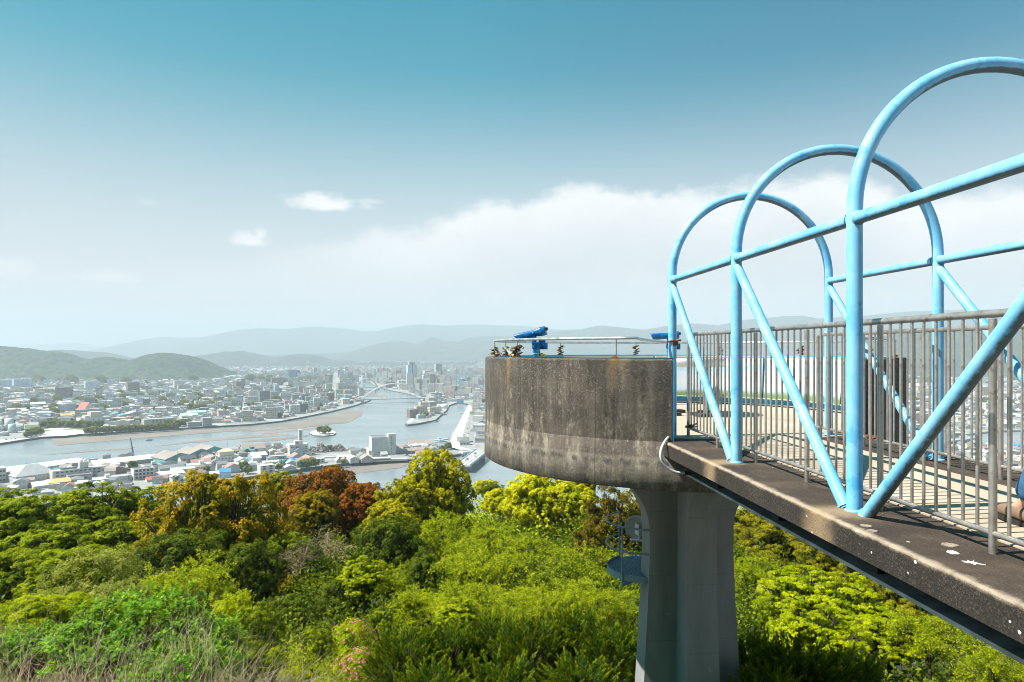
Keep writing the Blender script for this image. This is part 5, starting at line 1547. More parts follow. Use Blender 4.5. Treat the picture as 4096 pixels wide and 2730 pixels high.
FOOT = []       # occupied ground circles (x, y, r)

def house_parts(w, dp, h, style, rise, wall, roof, win):
    """box w x dp x h, front at y=0 (towards -y), centred on x. returns (wall MB, roof MB)"""
    a, b = MB(), MB()
    x0, x1, y0, y1 = -w / 2, w / 2, 0, dp
    W = wall + (win,); Rf = roof + (0.0,)
    def q(m, vs, c): m.add(vs, [tuple(range(len(vs)))], col=c)
    if style == 'flat':
        p = 0.5
        for A, B in (((x0, y0), (x1, y0)), ((x1, y0), (x1, y1)), ((x1, y1), (x0, y1)), ((x0, y1), (x0, y0))):
            q(a, [(A[0], A[1], 0), (B[0], B[1], 0), (B[0], B[1], h), (A[0], A[1], h)], W)
        t = min(0.35, w * 0.03)
        ring = [(x0, y0), (x1, y0), (x1, y1), (x0, y1)]; inn = [(x0 + t, y0 + t), (x1 - t, y0 + t), (x1 - t, y1 - t), (x0 + t, y1 - t)]
        for i in range(4):
            j = (i + 1) % 4
            q(a, [(*ring[i], h), (*ring[j], h), (*inn[j], h), (*inn[i], h)], wall + (0,))
            q(a, [(*inn[i], h), (*inn[j], h), (*inn[j], h - p), (*inn[i], h - p)], wall + (0,))
        q(b, [(*c, h - p) for c in inn], Rf)
    else:
        for A, B in (((x0, y0), (x1, y0)), ((x1, y0), (x1, y1)), ((x1, y1), (x0, y1)), ((x0, y1), (x0, y0))):
            q(a, [(A[0], A[1], 0), (B[0], B[1], 0), (B[0], B[1], h), (A[0], A[1], h)], W)
        o = min(0.5, w * 0.05); th = 0.22
        if style == 'gable_x':          # ridge across the width
            ym = (y0 + y1) / 2
            for x in (x0, x1): q(a, [(x, y0, h), (x, y1, h), (x, ym, h + rise)], wall + (0,))
            k = rise / (ym - y0)
            for s, ye in ((-1, y0 - o), (1, y1 + o)):
                ze = h - o * k
                vs = [(x0 - o, ye, ze), (x1 + o, ye, ze), (x1 + o, ym, h + rise), (x0 - o, ym, h + rise)]
                q(b, [(x, y, z + th) for x, y, z in vs], Rf); q(b, vs, Rf)
                q(b, [vs[0], vs[1], (vs[1][0], vs[1][1], vs[1][2] + th), (vs[0][0], vs[0][1], vs[0][2] + th)], Rf)
                for e in (0, 1):
                    u, v = (vs[0], vs[3]) if e == 0 else (vs[1], vs[2])
                    q(b, [u, v, (v[0], v[1], v[2] + th), (u[0], u[1], u[2] + th)], Rf)
        elif style == 'gable_d':        # ridge front to back
            for y in (y0, y1): q(a, [(x0, y, h), (x1, y, h), (0, y, h + rise)], wall + (0,))
            k = rise / x1
            for s in (-1, 1):
                xe, ze = s * (x1 + o), h - o * k
                vs = [(xe, y0 - o, ze), (xe, y1 + o, ze), (0, y1 + o, h + rise), (0, y0 - o, h + rise)]
                q(b, [(x, y, z + th) for x, y, z in vs], Rf); q(b, vs, Rf)
                q(b, [vs[0], vs[3], (vs[3][0], vs[3][1], vs[3][2] + th), (vs[0][0], vs[0][1], vs[0][2] + th)], Rf)
                q(b, [vs[0], vs[1], (vs[1][0], vs[1][1], vs[1][2] + th), (vs[0][0], vs[0][1], vs[0][2] + th)], Rf)
        elif style == 'hip':
            hl = max(0.0, w - dp) / 2; hd = max(0.0, dp - w) / 2
            ym = (y0 + y1) / 2
            A, B = ((-hl, ym, h + rise), (hl, ym, h + rise)) if w >= dp else ((0, ym - hd, h + rise), (0, ym + hd, h + rise))
            c = [(x0 - o, y0 - o, h), (x1 + o, y0 - o, h), (x1 + o, y1 + o, h), (x0 - o, y1 + o, h)]
            if w >= dp:
                q(b, [c[0], c[1], B, A], Rf); q(b, [c[1], c[2], B], Rf); q(b, [c[2], c[3], A, B], Rf); q(b, [c[3], c[0], A], Rf)
            else:
                q(b, [c[0], c[1], A], Rf); q(b, [c[1], c[2], B, A], Rf); q(b, [c[2], c[3], B], Rf); q(b, [c[3], c[0], A, B], Rf)
            q(b, c, Rf)
        elif style == 'shed':
            vs = [(x0 - o, y0 - o, h), (x1 + o, y0 - o, h), (x1 + o, y1 + o, h + rise), (x0 - o, y1 + o, h + rise)]
            q(b, vs, Rf); q(b, [(x, y, z + 0.25) for x, y, z in vs], Rf)
            q(b, [vs[0], vs[1], (vs[1][0], vs[1][1], vs[1][2] + .25), (vs[0][0], vs[0][1], vs[0][2] + .25)], Rf)
            q(a, [(x0, y1, h), (x1, y1, h), (x1, y1, h + rise), (x0, y1, h + rise)], wall + (0,))
            for x in (x0, x1): q(a, [(x, y0, h), (x, y1, h), (x, y1, h + rise)], wall + (0,))
    return a, b

def put_building(x, y, rz, w, dp, h, style, rise, wall, roof, win, name, label, cat, group=None, split=True, z=LZ):
    a, b = house_parts(w, dp, h, style, rise, WALLS[wall] if isinstance(wall, str) else wall, ROOFS[roof] if isinstance(roof, str) else roof, win)
    if split:
        o = empty(name, (x, y, z), rz, label, cat, group)
        a.build('wall', M['city'], o, colattr=True)
        b.build('roof', M['city'], o, colattr=True)
    else:
        n = len(a.v)
        for f, c in zip(b.f, b.col): a.f.append([i + n for i in f]); a.sm.append(False); a.mi.append(0); a.col.append(c)
        a.v.extend(b.v)
        o = a.build(name, M['city'], None, (x, y, z), colattr=True); o.rotation_euler = (0, 0, rz)
        tag(o, label, cat, group)
    return o

LAND = []       # (name phrase, px, py, x, y) for labels
def lm(x0, x1, yb, yt, dp, rot, style, wall, roof, label, rise=0.0, win=0.0, name='building', cat='building', extra=None, key=None):
    """landmark whose front-face base spans x0..x1 at row yb and whose eave is at row yt"""
    xm = (x0 + x1) / 2
    p = gnd(xm, yb, LZ)
    d = (E - LZ) * F / (yb - HY)
    w = (x1 - x0) / F * d / max(0.5, math.cos(math.radians(rot)))
    h = (yb - yt) / F * d
    az = -math.atan2(p.x, p.y)
    rz = az + math.radians(rot)
    o = put_building(p.x, p.y, rz, w, dp, h, style, rise, wall, roof, win, name, label, cat)
    FOOT.append((p.x - math.sin(rz) * dp / 2, p.y + math.cos(rz) * dp / 2, w / 2, dp / 2, rz))
    if extra: extra(o, w, dp, h)
    if key: LAND.append((key, xm, yb, p.x, p.y))
    return o

def pbox(o, name, c, size, col, win=0.0, mat='city'):
    m = MB(); m.box(c, size, col=(col if not isinstance(col, str) else WALLS.get(col, ROOFS.get(col))) + (win,))
    return m.build(name, M[mat], o, colattr=True)

def windows(o, w, h, rows, cols, wz=1.5, ww=1.9, z0=1.4, x0=-0.45, x1=0.45, y=-0.06, col=(0.06, 0.08, 0.10)):
    me = None
    for r in range(rows):
        for c in range(cols):
            if me is None:
                m = MB(); m.box((0, 0, 0), (ww, 0.12, wz), col=col + (0,)); me = m.mesh('window', M['city'], True)
            X = (x0 + (x1 - x0) * (c + 0.5) / cols) * w
            link('window', me, o, (X, y, z0 + wz / 2 + r * (h - 0.8) / rows))

def ex_office(o, w, dp, h):
    windows(o, w, h, 3, 10, 1.3, 2.2, 1.3)
    pbox(o, 'stair_tower', (w * 0.12, dp * 0.35, h + 3), (7.5, 6, 6), 'white', 0.0)
    for s in (-1, 1):
        MB().lathe([(0, 2.2), (1.1, 2.2), (1.3, 1.9), (1.3, 0), (0, 0)], (0, 0, 0), n=16, col=(0.75, 0.74, 0.68, 0)).build('water_tank', M['city'], o, (w * 0.12 + s * 1.7, dp * 0.35, h + 6.0), True)
    pbox(o, 'rooftop_plant', (-w * 0.16, dp * 0.5, h + 0.6), (14, 3, 1.2), 'dark grey')
    for k in range(4): pbox(o, 'fire_stair', (w / 2 + 1.4, dp * 0.3, h * (k + 1) / 4.2), (2.8, 6, 0.35), 'white')
def ex_win(r, c, **kw): return lambda o, w, dp, h: windows(o, w, h, r, c, **kw)
def ex_tower_factory(o, w, dp, h):
    pbox(o, 'penthouse', (0, dp * 0.4, h + 2), (w * 0.42, dp * 0.5, 4), 'white')
    pbox(o, 'penthouse_window', (-w * 0.08, dp * 0.15 - 0.06, h + 1.6), (w * 0.12, 0.12, 2.2), 'dark grey')
    pbox(o, 'sign_tower', (w * 0.12, dp * 0.4, h + 10), (w * 0.19, w * 0.19, 14), 'white')
    for k in range(4): pbox(o, 'sign_mark', (w * 0.12, dp * 0.4 - w * 0.1 - 0.06, h + 5.5 + k * 3.0), (w * 0.08, 0.12, 1.5), 'red' if k % 2 else 'blue')
    for k, (X, s) in enumerate(((-0.40, .9), (-0.31, 1.6), (-0.16, 1.2), (-0.10, 1.2), (-0.04, 1.2))): pbox(o, 'wall_sign_mark', (w * X, -0.06, h * 0.78), (s, 0.12, 1.4), 'navy')
    for k in range(3): pbox(o, 'window', (w * 0.38, -0.06, h * (0.42 + 0.18 * k)), (w * 0.12, 0.12, 1.5), 'dark grey')
    pbox(o, 'annex', (w * 0.08, -2.0, h * 0.19), (w * 1.16, 4.0, h * 0.38), 'white')
    pbox(o, 'annex_band', (w * 0.08, -4.06, h * 0.40), (w * 1.16, 0.12, 0.9), 'teal')
    pbox(o, 'annex_window', (w * 0.0, -4.06, h * 0.24), (w * 0.55, 0.12, 1.6), 'dark grey')
    pbox(o, 'loading_bay', (w * 0.02, -4.06, h * 0.06), (w * 0.95, 0.12, h * 0.11), 'navy')
def ex_cold(o, w, dp, h):
    pbox(o, 'stair_tower', (w * 0.5 + 3.4, dp * 0.18, h * 0.58), (9.0, dp * 0.5, h * 1.16), 'white')
    for k in range(6):
        pbox(o, 'stair_window', (w * 0.5 + 2.6, dp * 0.18 - dp * 0.25 - 0.06, 4 + k * 3.4), (1.6, 0.12, 1.3), 'dark grey')
        if k > 1: pbox(o, 'landing', (w * 0.5 + 2.4, dp * 0.18 - dp * 0.25 - 0.5, 2.6 + k * 3.4), (3.6, 1.0, 0.9), 'white')
    for k in range(4): pbox(o, 'loading_door', (-w * 0.33 + k * w * 0.24, -0.06, 1.9), (w * 0.19, 0.14, 3.8), 'dark grey')
    pbox(o, 'side_dock', (-w * 0.5 - 1.6, dp * 0.5, 3), (3.2, dp * 0.9, 6), 'white')
def ex_blueband(o, w, dp, h):
    pbox(o, 'blue_band', (0, -0.06, h * 0.45), (w + 0.1, 0.14, h * 0.28), 'blue')
    pbox(o, 'side_band', (-w / 2 - 0.06, dp / 2, h * 0.36), (0.14, dp, h * 0.42), (0.10, 0.40, 0.60))
    pbox(o, 'door', (-w * 0.1, -0.06, h * 0.13), (w * 0.5, 0.14, h * 0.24), 'dark grey')
def ex_bunker(o, w, dp, h):
    for k in range(3): pbox(o, 'bay_opening', (-w * 0.33 + k * w * 0.3, -0.06, h * 0.33), (w * 0.25, 0.14, h * 0.6), 'dark grey')
def ex_upper(o, w, dp, h):
    a, b = house_parts(w * 0.62, dp * 0.55, 4.5, 'hip', 3.0, WALLS['cream'], ROOFS['yellowish'], 0)
    a.build('upper_storey', M['city'], o, (0, dp * 0.25, h), True); b.build('upper_roof', M['city'], o, (0, dp * 0.25, h), True)
    windows(o, w, h, 1, 6, 1.4, 1.6, h * 0.5)
def ex_fins(o, w, dp, h):
    for k in range(6): pbox(o, 'wall_recess', (-w * 0.2 + k * w * 0.125, -0.06, h * 0.48), (1.6, 0.14, h * 0.92), 'dark grey')
def ex_school(o, w, dp, h):
    pbox(o, 'upper_block', (w * 0.02, dp * 0.5, h + 4.5), (w * 0.36, dp * 0.8, 9), 'pink')
    pbox(o, 'entry_block', (-w * 0.30, dp * 0.2, h * 0.65), (w * 0.16, dp * 0.7, h * 1.3), 'white')
    pbox(o, 'low_wing', (w * 0.75, dp * 0.3, h * 0.34), (w * 0.55, dp * 0.7, h * 0.68), 'cream')
    windows(o, w, h, 2, 6, 1.5, 1.8, 2.0)
def ex_tank(o, w, dp, h): pbox(o, 'roof_cabin', (w * 0.1, dp * 0.5, h + 1.5), (w * 0.2, dp * 0.3, 3), 'white')

# ---- harbour strip
lm(-28, 20, 1932, 1874, 16, 10, 'flat', 'white', 'white', 'white three storey block cut by the left picture edge', win=0, extra=ex_win(3, 4), key='white block at the left edge')
lm(50, 326, 1886, 1868, 17, 25, 'shed', 'grey', 'white', 'long white roofed quay shed at the left, behind the grey hall', rise=2.5, key='left quay shed', name='quay_shed', cat='shed')
lm(80, 218, 1926, 1899, 26, 20, 'hip', 'white', 'light grey', 'big pale grey hipped hall with white ribbed side wall', rise=9, win=0.25, key='big grey hipped hall', name='hall', cat='hall')
lm(228, 400, 1916, 1876, 15, 12, 'flat', 'white', 'light grey', 'white office block with stair tower and two rooftop water tanks', extra=ex_office, name='office_block', cat='office', key='white office block')
lm(279, 362, 1923, 1899, 9, 10, 'flat', 'grey', 'grey', 'plain grey block in front of the white office', extra=ex_win(1, 2), key='plain grey block')
lm(200, 276, 1944, 1931, 9, 8, 'shed', 'cream', 'orange', 'low building with a bright orange roof', rise=2.4, extra=ex_win(1, 5, wz=1.2), key='bright orange roof')
lm(142, 203, 1953, 1943, 16, 15, 'gable_x', 'white', 'white', 'white hipped shed left of the orange roof', rise=3)
lm(292, 412, 1946, 1934, 16, 10, 'flat', 'white', 'white', 'long low white flat roof right of the orange roof')
lm(392, 468, 1930, 1916, 18, 12, 'flat', 'white', 'white', 'stepped white flat roofed workshop', extra=ex_tank)
lm(455, 522, 1927, 1905, 14, 14, 'flat', 'grey', 'light grey', 'grey two storey building left of the white four row block', extra=ex_win(2, 3))
lm(398, 624, 1862, 1846, 24, 18, 'gable_x', 'grey', 'white', 'long quay warehouse with white ridged roof, blue crane behind it', rise=3.2, name='warehouse', cat='warehouse', key='long white ridged warehouse')
lm(428, 520, 1900, 1884, 18, 18, 'gable_d', 'brown', 'taupe', 'old barn with taupe gable and patched front', rise=4.5, name='barn', cat='barn', key='old taupe barn')
lm(540, 614, 1919, 1875, 13, 12, 'flat', 'white', 'grey', 'white three storey block with rows of square windows, flat grey roof', extra=ex_win(3, 5, wz=2.0, ww=2.2), key='white three storey block')
lm(584, 645, 1888, 1862, 16, 14, 'flat', 'white', 'grey', 'white block with parapet and dark roof patch', extra=ex_tank)
lm(645, 735, 1885, 1872, 14, 14, 'gable_x', 'grey', 'grey', 'long low grey roofed workshop behind the white long roof', rise=2.4)
lm(640, 700, 1868, 1855, 12, 16, 'flat', 'grey', 'dark', 'dark cluttered flat roof at the end of the long warehouse')
lm(668, 772, 1853, 1832, 34, 28, 'gable_d', 'teal', 'taupe', 'teal walled warehouse with taupe roof, left of three', rise=5.5, name='warehouse', cat='warehouse', key='left teal warehouse')
lm(762, 846, 1832, 1813, 34, 28, 'gable_d', 'teal', 'taupe', 'teal walled warehouse with taupe roof, middle of three', rise=5.0, name='warehouse', cat='warehouse')
lm(822, 890, 1816, 1801, 34, 28, 'gable_d', 'teal', 'taupe', 'teal walled warehouse with skylights, right of three', rise=4.5, name='warehouse', cat='warehouse', key='right teal warehouse')
lm(728, 784, 1862, 1836, 13, 16, 'gable_x', 'cream', 'dark', 'beige apartment house with brown roof before the teal warehouses', rise=3, extra=ex_win(3, 3), key='beige apartment house')
lm(868, 954, 1849, 1825, 16, 14, 'flat', 'white', 'white', 'white villa like block with a yellowish hipped upper storey', extra=ex_upper, key='yellow hipped upper storey')
lm(700, 792, 1893, 1876, 18, 12, 'flat', 'pale teal', 'pale teal', 'pale teal flat roofed workshop')
lm(762, 846, 1876, 1858, 16, 12, 'flat', 'pale blue', 'white', 'pale blue rendered building with white parapet', extra=ex_tank)
lm(770, 842, 1861, 1848, 10, 12, 'gable_x', 'cream', 'dusty red', 'low house with long faded red roof', rise=2.4)
lm(612, 734, 1909, 1899, 12, 12, 'shed', 'grey', 'white', 'long low white roof with grey front', rise=1.5)
lm(590, 630, 1928, 1919, 9, 10, 'gable_x', 'white', 'red', 'red roofed white house at the canal end', rise=2.2)
lm(634, 670, 1929, 1915, 10, 10, 'gable_x', 'beige', 'dusty red', 'house with a faded maroon roof beside the red roofed one', rise=2.6)
lm(662, 692, 1926, 1917, 10, 10, 'gable_x', 'grey', 'bright blue', 'small house under a bright blue roof by the canal', rise=2.4)
lm(694, 738, 1932, 1911, 14, 14, 'gable_d', 'pale blue', 'light grey', 'pale gabled house left of the orange tree top', rise=2.5, extra=ex_win(1, 2))
lm(828, 892, 1851, 1838, 16, 22, 'gable_d', 'grey', 'taupe', 'brown roofed barn beside the yellowish villa', rise=4, name='barn', cat='barn')
lm(953, 994, 1856, 1843, 12, 20, 'gable_d', 'pale blue', 'white', 'white gabled shed right of the yellowish villa', rise=3)
lm(968, 1008, 1876, 1860, 14, 20, 'gable_d', 'white', 'white', 'white gabled house above the canal wall', rise=3)
lm(912, 958, 1892, 1868, 12, 14, 'gable_d', 'white', 'dusty red', 'white house with red lower roof touching the orange tree top', rise=3)
lm(975, 1060, 1808, 1796, 20, 12, 'gable_x', 'taupe' if False else 'grey', 'taupe', 'taupe roofed shed standing alone on the river side', rise=5, extra=ex_win(1, 4), name='shed', cat='shed', key='lone taupe shed')
lm(1050, 1108, 1818, 1806, 14, 8, 'flat', 'white', 'white', 'low white flat roofed store behind the blue banded one')
lm(1010, 1068, 1843, 1822, 18, 16, 'gable_x', 'grey', 'white', 'white roofed store with a bright blue band', rise=2.5, extra=ex_blueband, key='blue banded store')
lm(1068, 1143, 1841, 1825, 12, 4, 'flat', 'grey', 'light grey', 'concrete bunker with dark bays', extra=ex_bunker, name='bunker', cat='bunker', key='concrete bunker')
lm(1160, 1232, 1824, 1779, 18, 8, 'flat', 'white', 'white', 'white factory with a slim sign tower on its roof and navy base', extra=ex_tower_factory, name='factory', cat='factory', key='white sign tower factory')
lm(1060, 1122, 1861, 1848, 14, 12, 'flat', 'white', 'white', 'low white roof in front of the concrete bunker')
lm(1044, 1098, 1894, 1862, 13, 16, 'flat', 'white', 'white', 'white cube like three storey house above the canal wall', extra=ex_win(3, 2, ww=3.0), key='white cube house')
lm(970, 1029, 1881, 1859, 13, 14, 'gable_x', 'beige', 'light grey', 'beige and white house left of the white cube', rise=2, extra=ex_win(1, 2))
lm(1157, 1190, 1864, 1844, 10, 14, 'hip', 'white', 'bright blue', 'white house with a vivid blue roof', rise=2.6, extra=ex_win(1, 2), key='vivid blue roof')
lm(1186, 1226, 1856, 1843, 12, 8, 'gable_x', 'beige', 'dusty red', 'beige house right of the vivid blue roof', rise=2, extra=ex_win(1, 2))
lm(1170, 1214, 1839, 1828, 14, 16, 'gable_d', 'grey', 'dusty red', 'dusty pink gable in front of the factory', rise=3.5)
lm(1222, 1268, 1851, 1838, 18, 20, 'gable_d', 'white', 'dusty red', 'dusty pink shed with light strips in its roof', rise=3)
lm(1262, 1374, 1833, 1828, 8, 4, 'flat', 'white', 'white', 'long thin white canopy on posts', name='canopy', cat='canopy', key='long white canopy')
lm(1269, 1298, 1855, 1835, 9, 6, 'flat', 'white', 'white', 'white cube cabin below the canopy', extra=ex_win(2, 2))
lm(1346, 1368, 1854, 1844, 12, 10, 'gable_d', 'grey', 'light grey', 'left half of the grey twin gable', rise=3)
lm(1369, 1391, 1854, 1844, 12, 10, 'gable_d', 'grey', 'dusty red', 'right half of the grey twin gable', rise=3)
lm(1108, 1136, 1878, 1866, 10, 12, 'gable_d', 'grey', 'light grey', 'small grey gable right of the white cube', rise=2.5)
lm(1140, 1184, 1884, 1872, 10, 12, 'gable_d', 'grey', 'light grey', 'wider grey gable on the canal wall', rise=2.5)
lm(1488, 1556, 1821, 1750, 22, 10, 'flat', 'white', 'grey', 'tall windowless white cold store with stair tower', extra=ex_cold, name='cold_store', cat='cold store', key='tall cold store')
lm(1636, 1738, 1794, 1779, 24, 4, 'gable_x', 'pale blue', 'taupe', 'large taupe roofed river warehouse right of the cold store', rise=5, name='warehouse', cat='warehouse', key='large taupe warehouse')
lm(1583, 1622, 1806, 1792, 16, 4, 'gable_x', 'grey', 'taupe', 'taupe roof between cold store and large warehouse', rise=3)
lm(1612, 1645, 1801, 1786, 12, 4, 'flat', 'white', 'white', 'small white roofed cabin before the large warehouse', extra=ex_win(1, 2))
lm(1658, 1752, 1812, 1799, 14, 5, 'gable_x', 'white', 'taupe', 'long low white store with patched taupe roof', rise=2.6, extra=ex_win(1, 8, wz=1.2))
lm(1594, 1658, 1817, 1805, 10, 3, 'shed', 'dark grey', 'taupe', 'open fronted brown shed beside the cold store', rise=1.5)
lm(1665, 1706, 1824, 1814, 12, 6, 'gable_x', 'white', 'dusty red', 'red roofed house at the golden tree top', rise=2.4)
lm(1486, 1562, 1847, 1834, 12, 4, 'flat', 'white', 'white', 'low white office below the cold store', extra=ex_win(1, 8, wz=1.2), key='low white office')
lm(1566, 1630, 1844, 1836, 10, 4, 'flat', 'white', 'white', 'lowest white slab roof on the canal wall')
lm(1402, 1436, 1854, 1834, 18, 16, 'gable_d', 'white', 'white', 'white ribbed shed left of the grey gables', rise=2)
lm(1436, 1472, 1840, 1826, 14, 14, 'gable_d', 'grey', 'grey', 'rear grey gable before the cold store', rise=3.4)
lm(1448, 1490, 1852, 1836, 14, 14, 'gable_d', 'grey', 'taupe', 'front grey gable on the canal wall', rise=3.6)
lm(1720, 1745, 1825, 1815, 10, 0, 'hip', 'white', 'pale teal', 'little pale blue roof by the golden tree', rise=1.5)
# ---- right bank beside the promenade
lm(1828, 1874, 1771, 1747, 14, -4, 'flat', 'white', 'white', 'white and blue hall on the promenade', extra=ex_tank, key='promenade hall')
lm(1838, 1878, 1782, 1766, 10, -4, 'flat', 'grey', 'grey', 'grey front building below the promenade hall', extra=ex_win(1, 3))
lm(1890, 1938, 1724, 1700, 16, -8, 'flat', 'white', 'light grey', 'white building with square windows right of the quay road', extra=ex_win(2, 4), key='white quay road building')
lm(1896, 1950, 1668, 1650, 18, -8, 'flat', 'cream', 'light grey', 'cream building on the quay road with blue roof behind', win=0.5)
lm(1890, 1932, 1690, 1664, 14, -8, 'flat', 'white', 'pale teal', 'white building with a turquoise roof terrace', win=0.3)
lm(1905, 1950, 1748, 1727, 14, -6, 'gable_x', 'white', 'grey', 'white grey roofed house beside the quay road end', rise=2)
lm(1900, 1945, 1772, 1755, 12, -6, 'gable_x', 'grey', 'grey', 'grey house nearest the road bridge', rise=2)
lm(1790, 1832, 1608, 1598, 16, 0, 'flat', 'white', 'light grey', 'white pump house left of the floodgate', win=0.4)
def ex_gate(o, w, dp, h):
    pbox(o, 'gate_leaf', (0, -0.2, h * 0.42), (w * 0.8, 0.4, h * 0.5), (0.03, 0.45, 0.60))
    for s in (-1, 1): pbox(o, 'gate_tower', (s * w * 0.46, 2, h * 0.5), (w * 0.08, 4, h), 'grey')
lm(1828, 1854, 1617, 1597, 6, 0, 'flat', 'grey', 'light grey', 'grey floodgate with a turquoise gate across the side channel', extra=ex_gate, name='floodgate', cat='floodgate', key='turquoise floodgate')
# ---- far bank landmarks
B = 'apartment_block'
def tower(x0, x1, yb, yt, wall, roof, label, dp=18, rot=10, win=0.8, extra=ex_tank, name=B, cat='apartment block', key=None, style='flat', rise=0):
    return lm(x0, x1, yb, yt, dp, rot, style, wall, roof, label, rise=rise, win=win, extra=extra, name=name, cat=cat, key=key)
tower(226, 276, 1597, 1550, 'brown', 'light grey', 'dark brown apartment block with pale balconies left of centre town', key='dark brown apartment block', dp=30, rot=-14)
tower(514, 556, 1581, 1531, 'brown', 'dark', 'tall brown apartment tower under the wooded hill', key='tall brown tower', dp=24)
tower(62, 121, 1556, 1517, 'pale blue', 'white', 'wide pale blue apartment slab at the hill foot', key='pale blue slab', dp=30)
tower(4, 56, 1552, 1520, 'pale blue', 'white', 'pale blue apartment slab at the left edge', dp=30)
tower(24, 60, 1612, 1590, 'brown', 'white', 'brown block with white roof at the far left', dp=24)
tower(145, 207, 1580, 1556, 'cream', 'cream' if False else 'yellowish', 'long cream housing slab left of the dark brown block', dp=22)
tower(270, 318, 1556, 1541, 'cream', 'white', 'low cream housing slab behind the dark brown block', dp=22)
tower(346, 395, 1556, 1526, 'pale blue', 'light grey', 'pale grey housing slab at the hill foot', dp=26)
tower(294, 330, 1594, 1564, 'pink', 'light grey', 'pinkish block with green glazing', dp=22)
tower(700, 740, 1557, 1523, 'white', 'light grey', 'white apartment slab below the hill summit', dp=24)
tower(716, 764, 1562, 1540, 'grey', 'grey', 'grey block in front of the white slab below the summit', dp=26)
tower(798, 848, 1560, 1530, 'white', 'light grey', 'white slab with end towers right of the hill', dp=22)
tower(665, 700, 1602, 1571, 'grey', 'teal', 'glass striped block with salmon neighbour', dp=24)
tower(648, 666, 1602, 1578, 'white', 'dusty red', 'white striped block with salmon top', dp=20)
tower(784, 818, 1632, 1604, 'white', 'grey', 'white apartment block above the yellow trees', dp=18)
tower(858, 892, 1614, 1590, 'brown', 'grey', 'low brown apartment block', dp=22)
tower(876, 913, 1672, 1644, 'pink', 'grey', 'mauve block with dark centre strip near the embankment', dp=16, key='mauve block')
tower(945, 975, 1563, 1527, 'brown', 'grey', 'brown grey tower left of the dark tower pair', dp=22)
tower(966, 981, 1548, 1516, 'dark grey', 'grey', 'dark slim tower behind the brown grey one', dp=20)
tower(1041, 1079, 1619, 1565, 'dark grey', 'grey', 'dark banded tower nearest the river bend', dp=22, key='dark banded tower')
tower(1089, 1129, 1543, 1511, 'brown', 'light grey', 'broad brown tower in the middle distance', dp=26)
tower(1045, 1063, 1560, 1530, 'pale blue', 'light grey', 'slim pale blue tower', dp=18)
tower(1155, 1198, 1511, 1481, 'navy', 'dark', 'wide dark blue block in the far centre', dp=60, win=0.3)
tower(1195, 1232, 1651, 1617, 'dark grey', 'dark', 'dark block on the embankment bend', dp=18, key='dark embankment block')
tower(1158, 1186, 1642, 1613, 'pink', 'grey', 'pinkish block left of the dark embankment block', dp=18)
tower(1210, 1234, 1612, 1580, 'navy', 'dark', 'blue grey block behind the embankment bend', dp=18)
tower(1306, 1336, 1612, 1573, 'brown', 'light grey', 'brown tower just left of the arch bridge', dp=22, key='brown tower by the arch bridge')
tower(1300, 1330, 1534, 1500, 'brown', 'grey', 'brown wide tower beyond the bend', dp=30)
tower(944, 1012, 1640, 1628, 'grey', 'dark', 'long grey school building', dp=26)
tower(1000, 1024, 1662, 1630, 'grey', 'dark', 'grey end tower of the long school', dp=18)
tower(944, 988, 1674, 1650, 'white', 'light grey', 'white block in front of the long school', dp=18)
tower(1632, 1668, 1548, 1462, 'pale blue', 'grey', 'tallest blue grey twin tower left of two', dp=40, win=0.9, key='tallest tower', extra=lambda o, w, dp, h: (pbox(o, 'crown', (0, dp * 0.5, h + 6), (w * 0.6, dp * 0.6, 12), 'grey'), pbox(o, 'centre_strip', (0, -0.3, h * 0.5), (w * 0.12, 0.8, h), 'dark grey')), name='tower_block', cat='tower')
tower(1744, 1768, 1535, 1456, 'grey', 'light grey', 'slim grey tower right of two', dp=40, win=0.5, extra=lambda o, w, dp, h: pbox(o, 'notch', (-w * 0.3, -0.4, h * 0.78), (w * 0.4, 1.0, h * 0.1), 'dark grey'), name='tower_block', cat='tower', key='slim grey tower')
tower(1748, 1770, 1550, 1517, 'dark grey', 'grey', 'dark block at the foot of the slim tower', dp=24)
tower(1518, 1548, 1508, 1474, 'navy', 'dark', 'dark navy block left of the tallest tower', dp=60, win=0.3)
tower(1836, 1864, 1552, 1519, 'blue', 'dark', 'vivid blue glass block', dp=40, win=0.0, key='vivid blue glass block')
tower(1822, 1847, 1570, 1544, 'dark grey', 'light grey', 'grey brown block in front of the vivid blue one', dp=26)
tower(1865, 1882, 1542, 1510, 'grey', 'grey', 'grey slab right of the vivid blue one', dp=30)
tower(1696, 1732, 1539, 1502, 'white', 'white', 'white rounded department store', dp=50, win=0.0)
tower(1700, 1742, 1520, 1484, 'pale blue', 'grey', 'pale glass block behind the department store', dp=60)
tower(1723, 1768, 1600, 1572, 'grey', 'light grey', 'grid fronted hotel at the bridge head', dp=24, key='grid fronted hotel')
tower(1545, 1580, 1553, 1528, 'brown', 'grey', 'dark and brown pair of blocks beyond the arch', dp=30)
tower(1595, 1624, 1555, 1524, 'white', 'white', 'bright white block beyond the arch', dp=30)
tower(1396, 1420, 1582, 1565, 'dark grey', 'grey', 'dark block at the left bridge head', dp=20)
tower(1432, 1450, 1604, 1592, 'white', 'light grey', 'white block nearest the left bridge head', dp=16)
tower(1410, 1435, 1530, 1500, 'white', 'grey', 'white tower beyond the bend', dp=26)
tower(1450, 1464, 1534, 1506, 'pale blue', 'grey', 'pale tower beyond the bend', dp=26)
tower(1466, 1486, 1524, 1494, 'grey', 'grey', 'grey striped tower over the far bridge', dp=26)
tower(1826, 1842, 1520, 1490, 'grey', 'grey', 'grey tower behind the vivid blue block', dp=30)
tower(1900, 1912, 1580, 1560, 'dark grey', 'grey', 'dark block near the platform edge', dp=20)
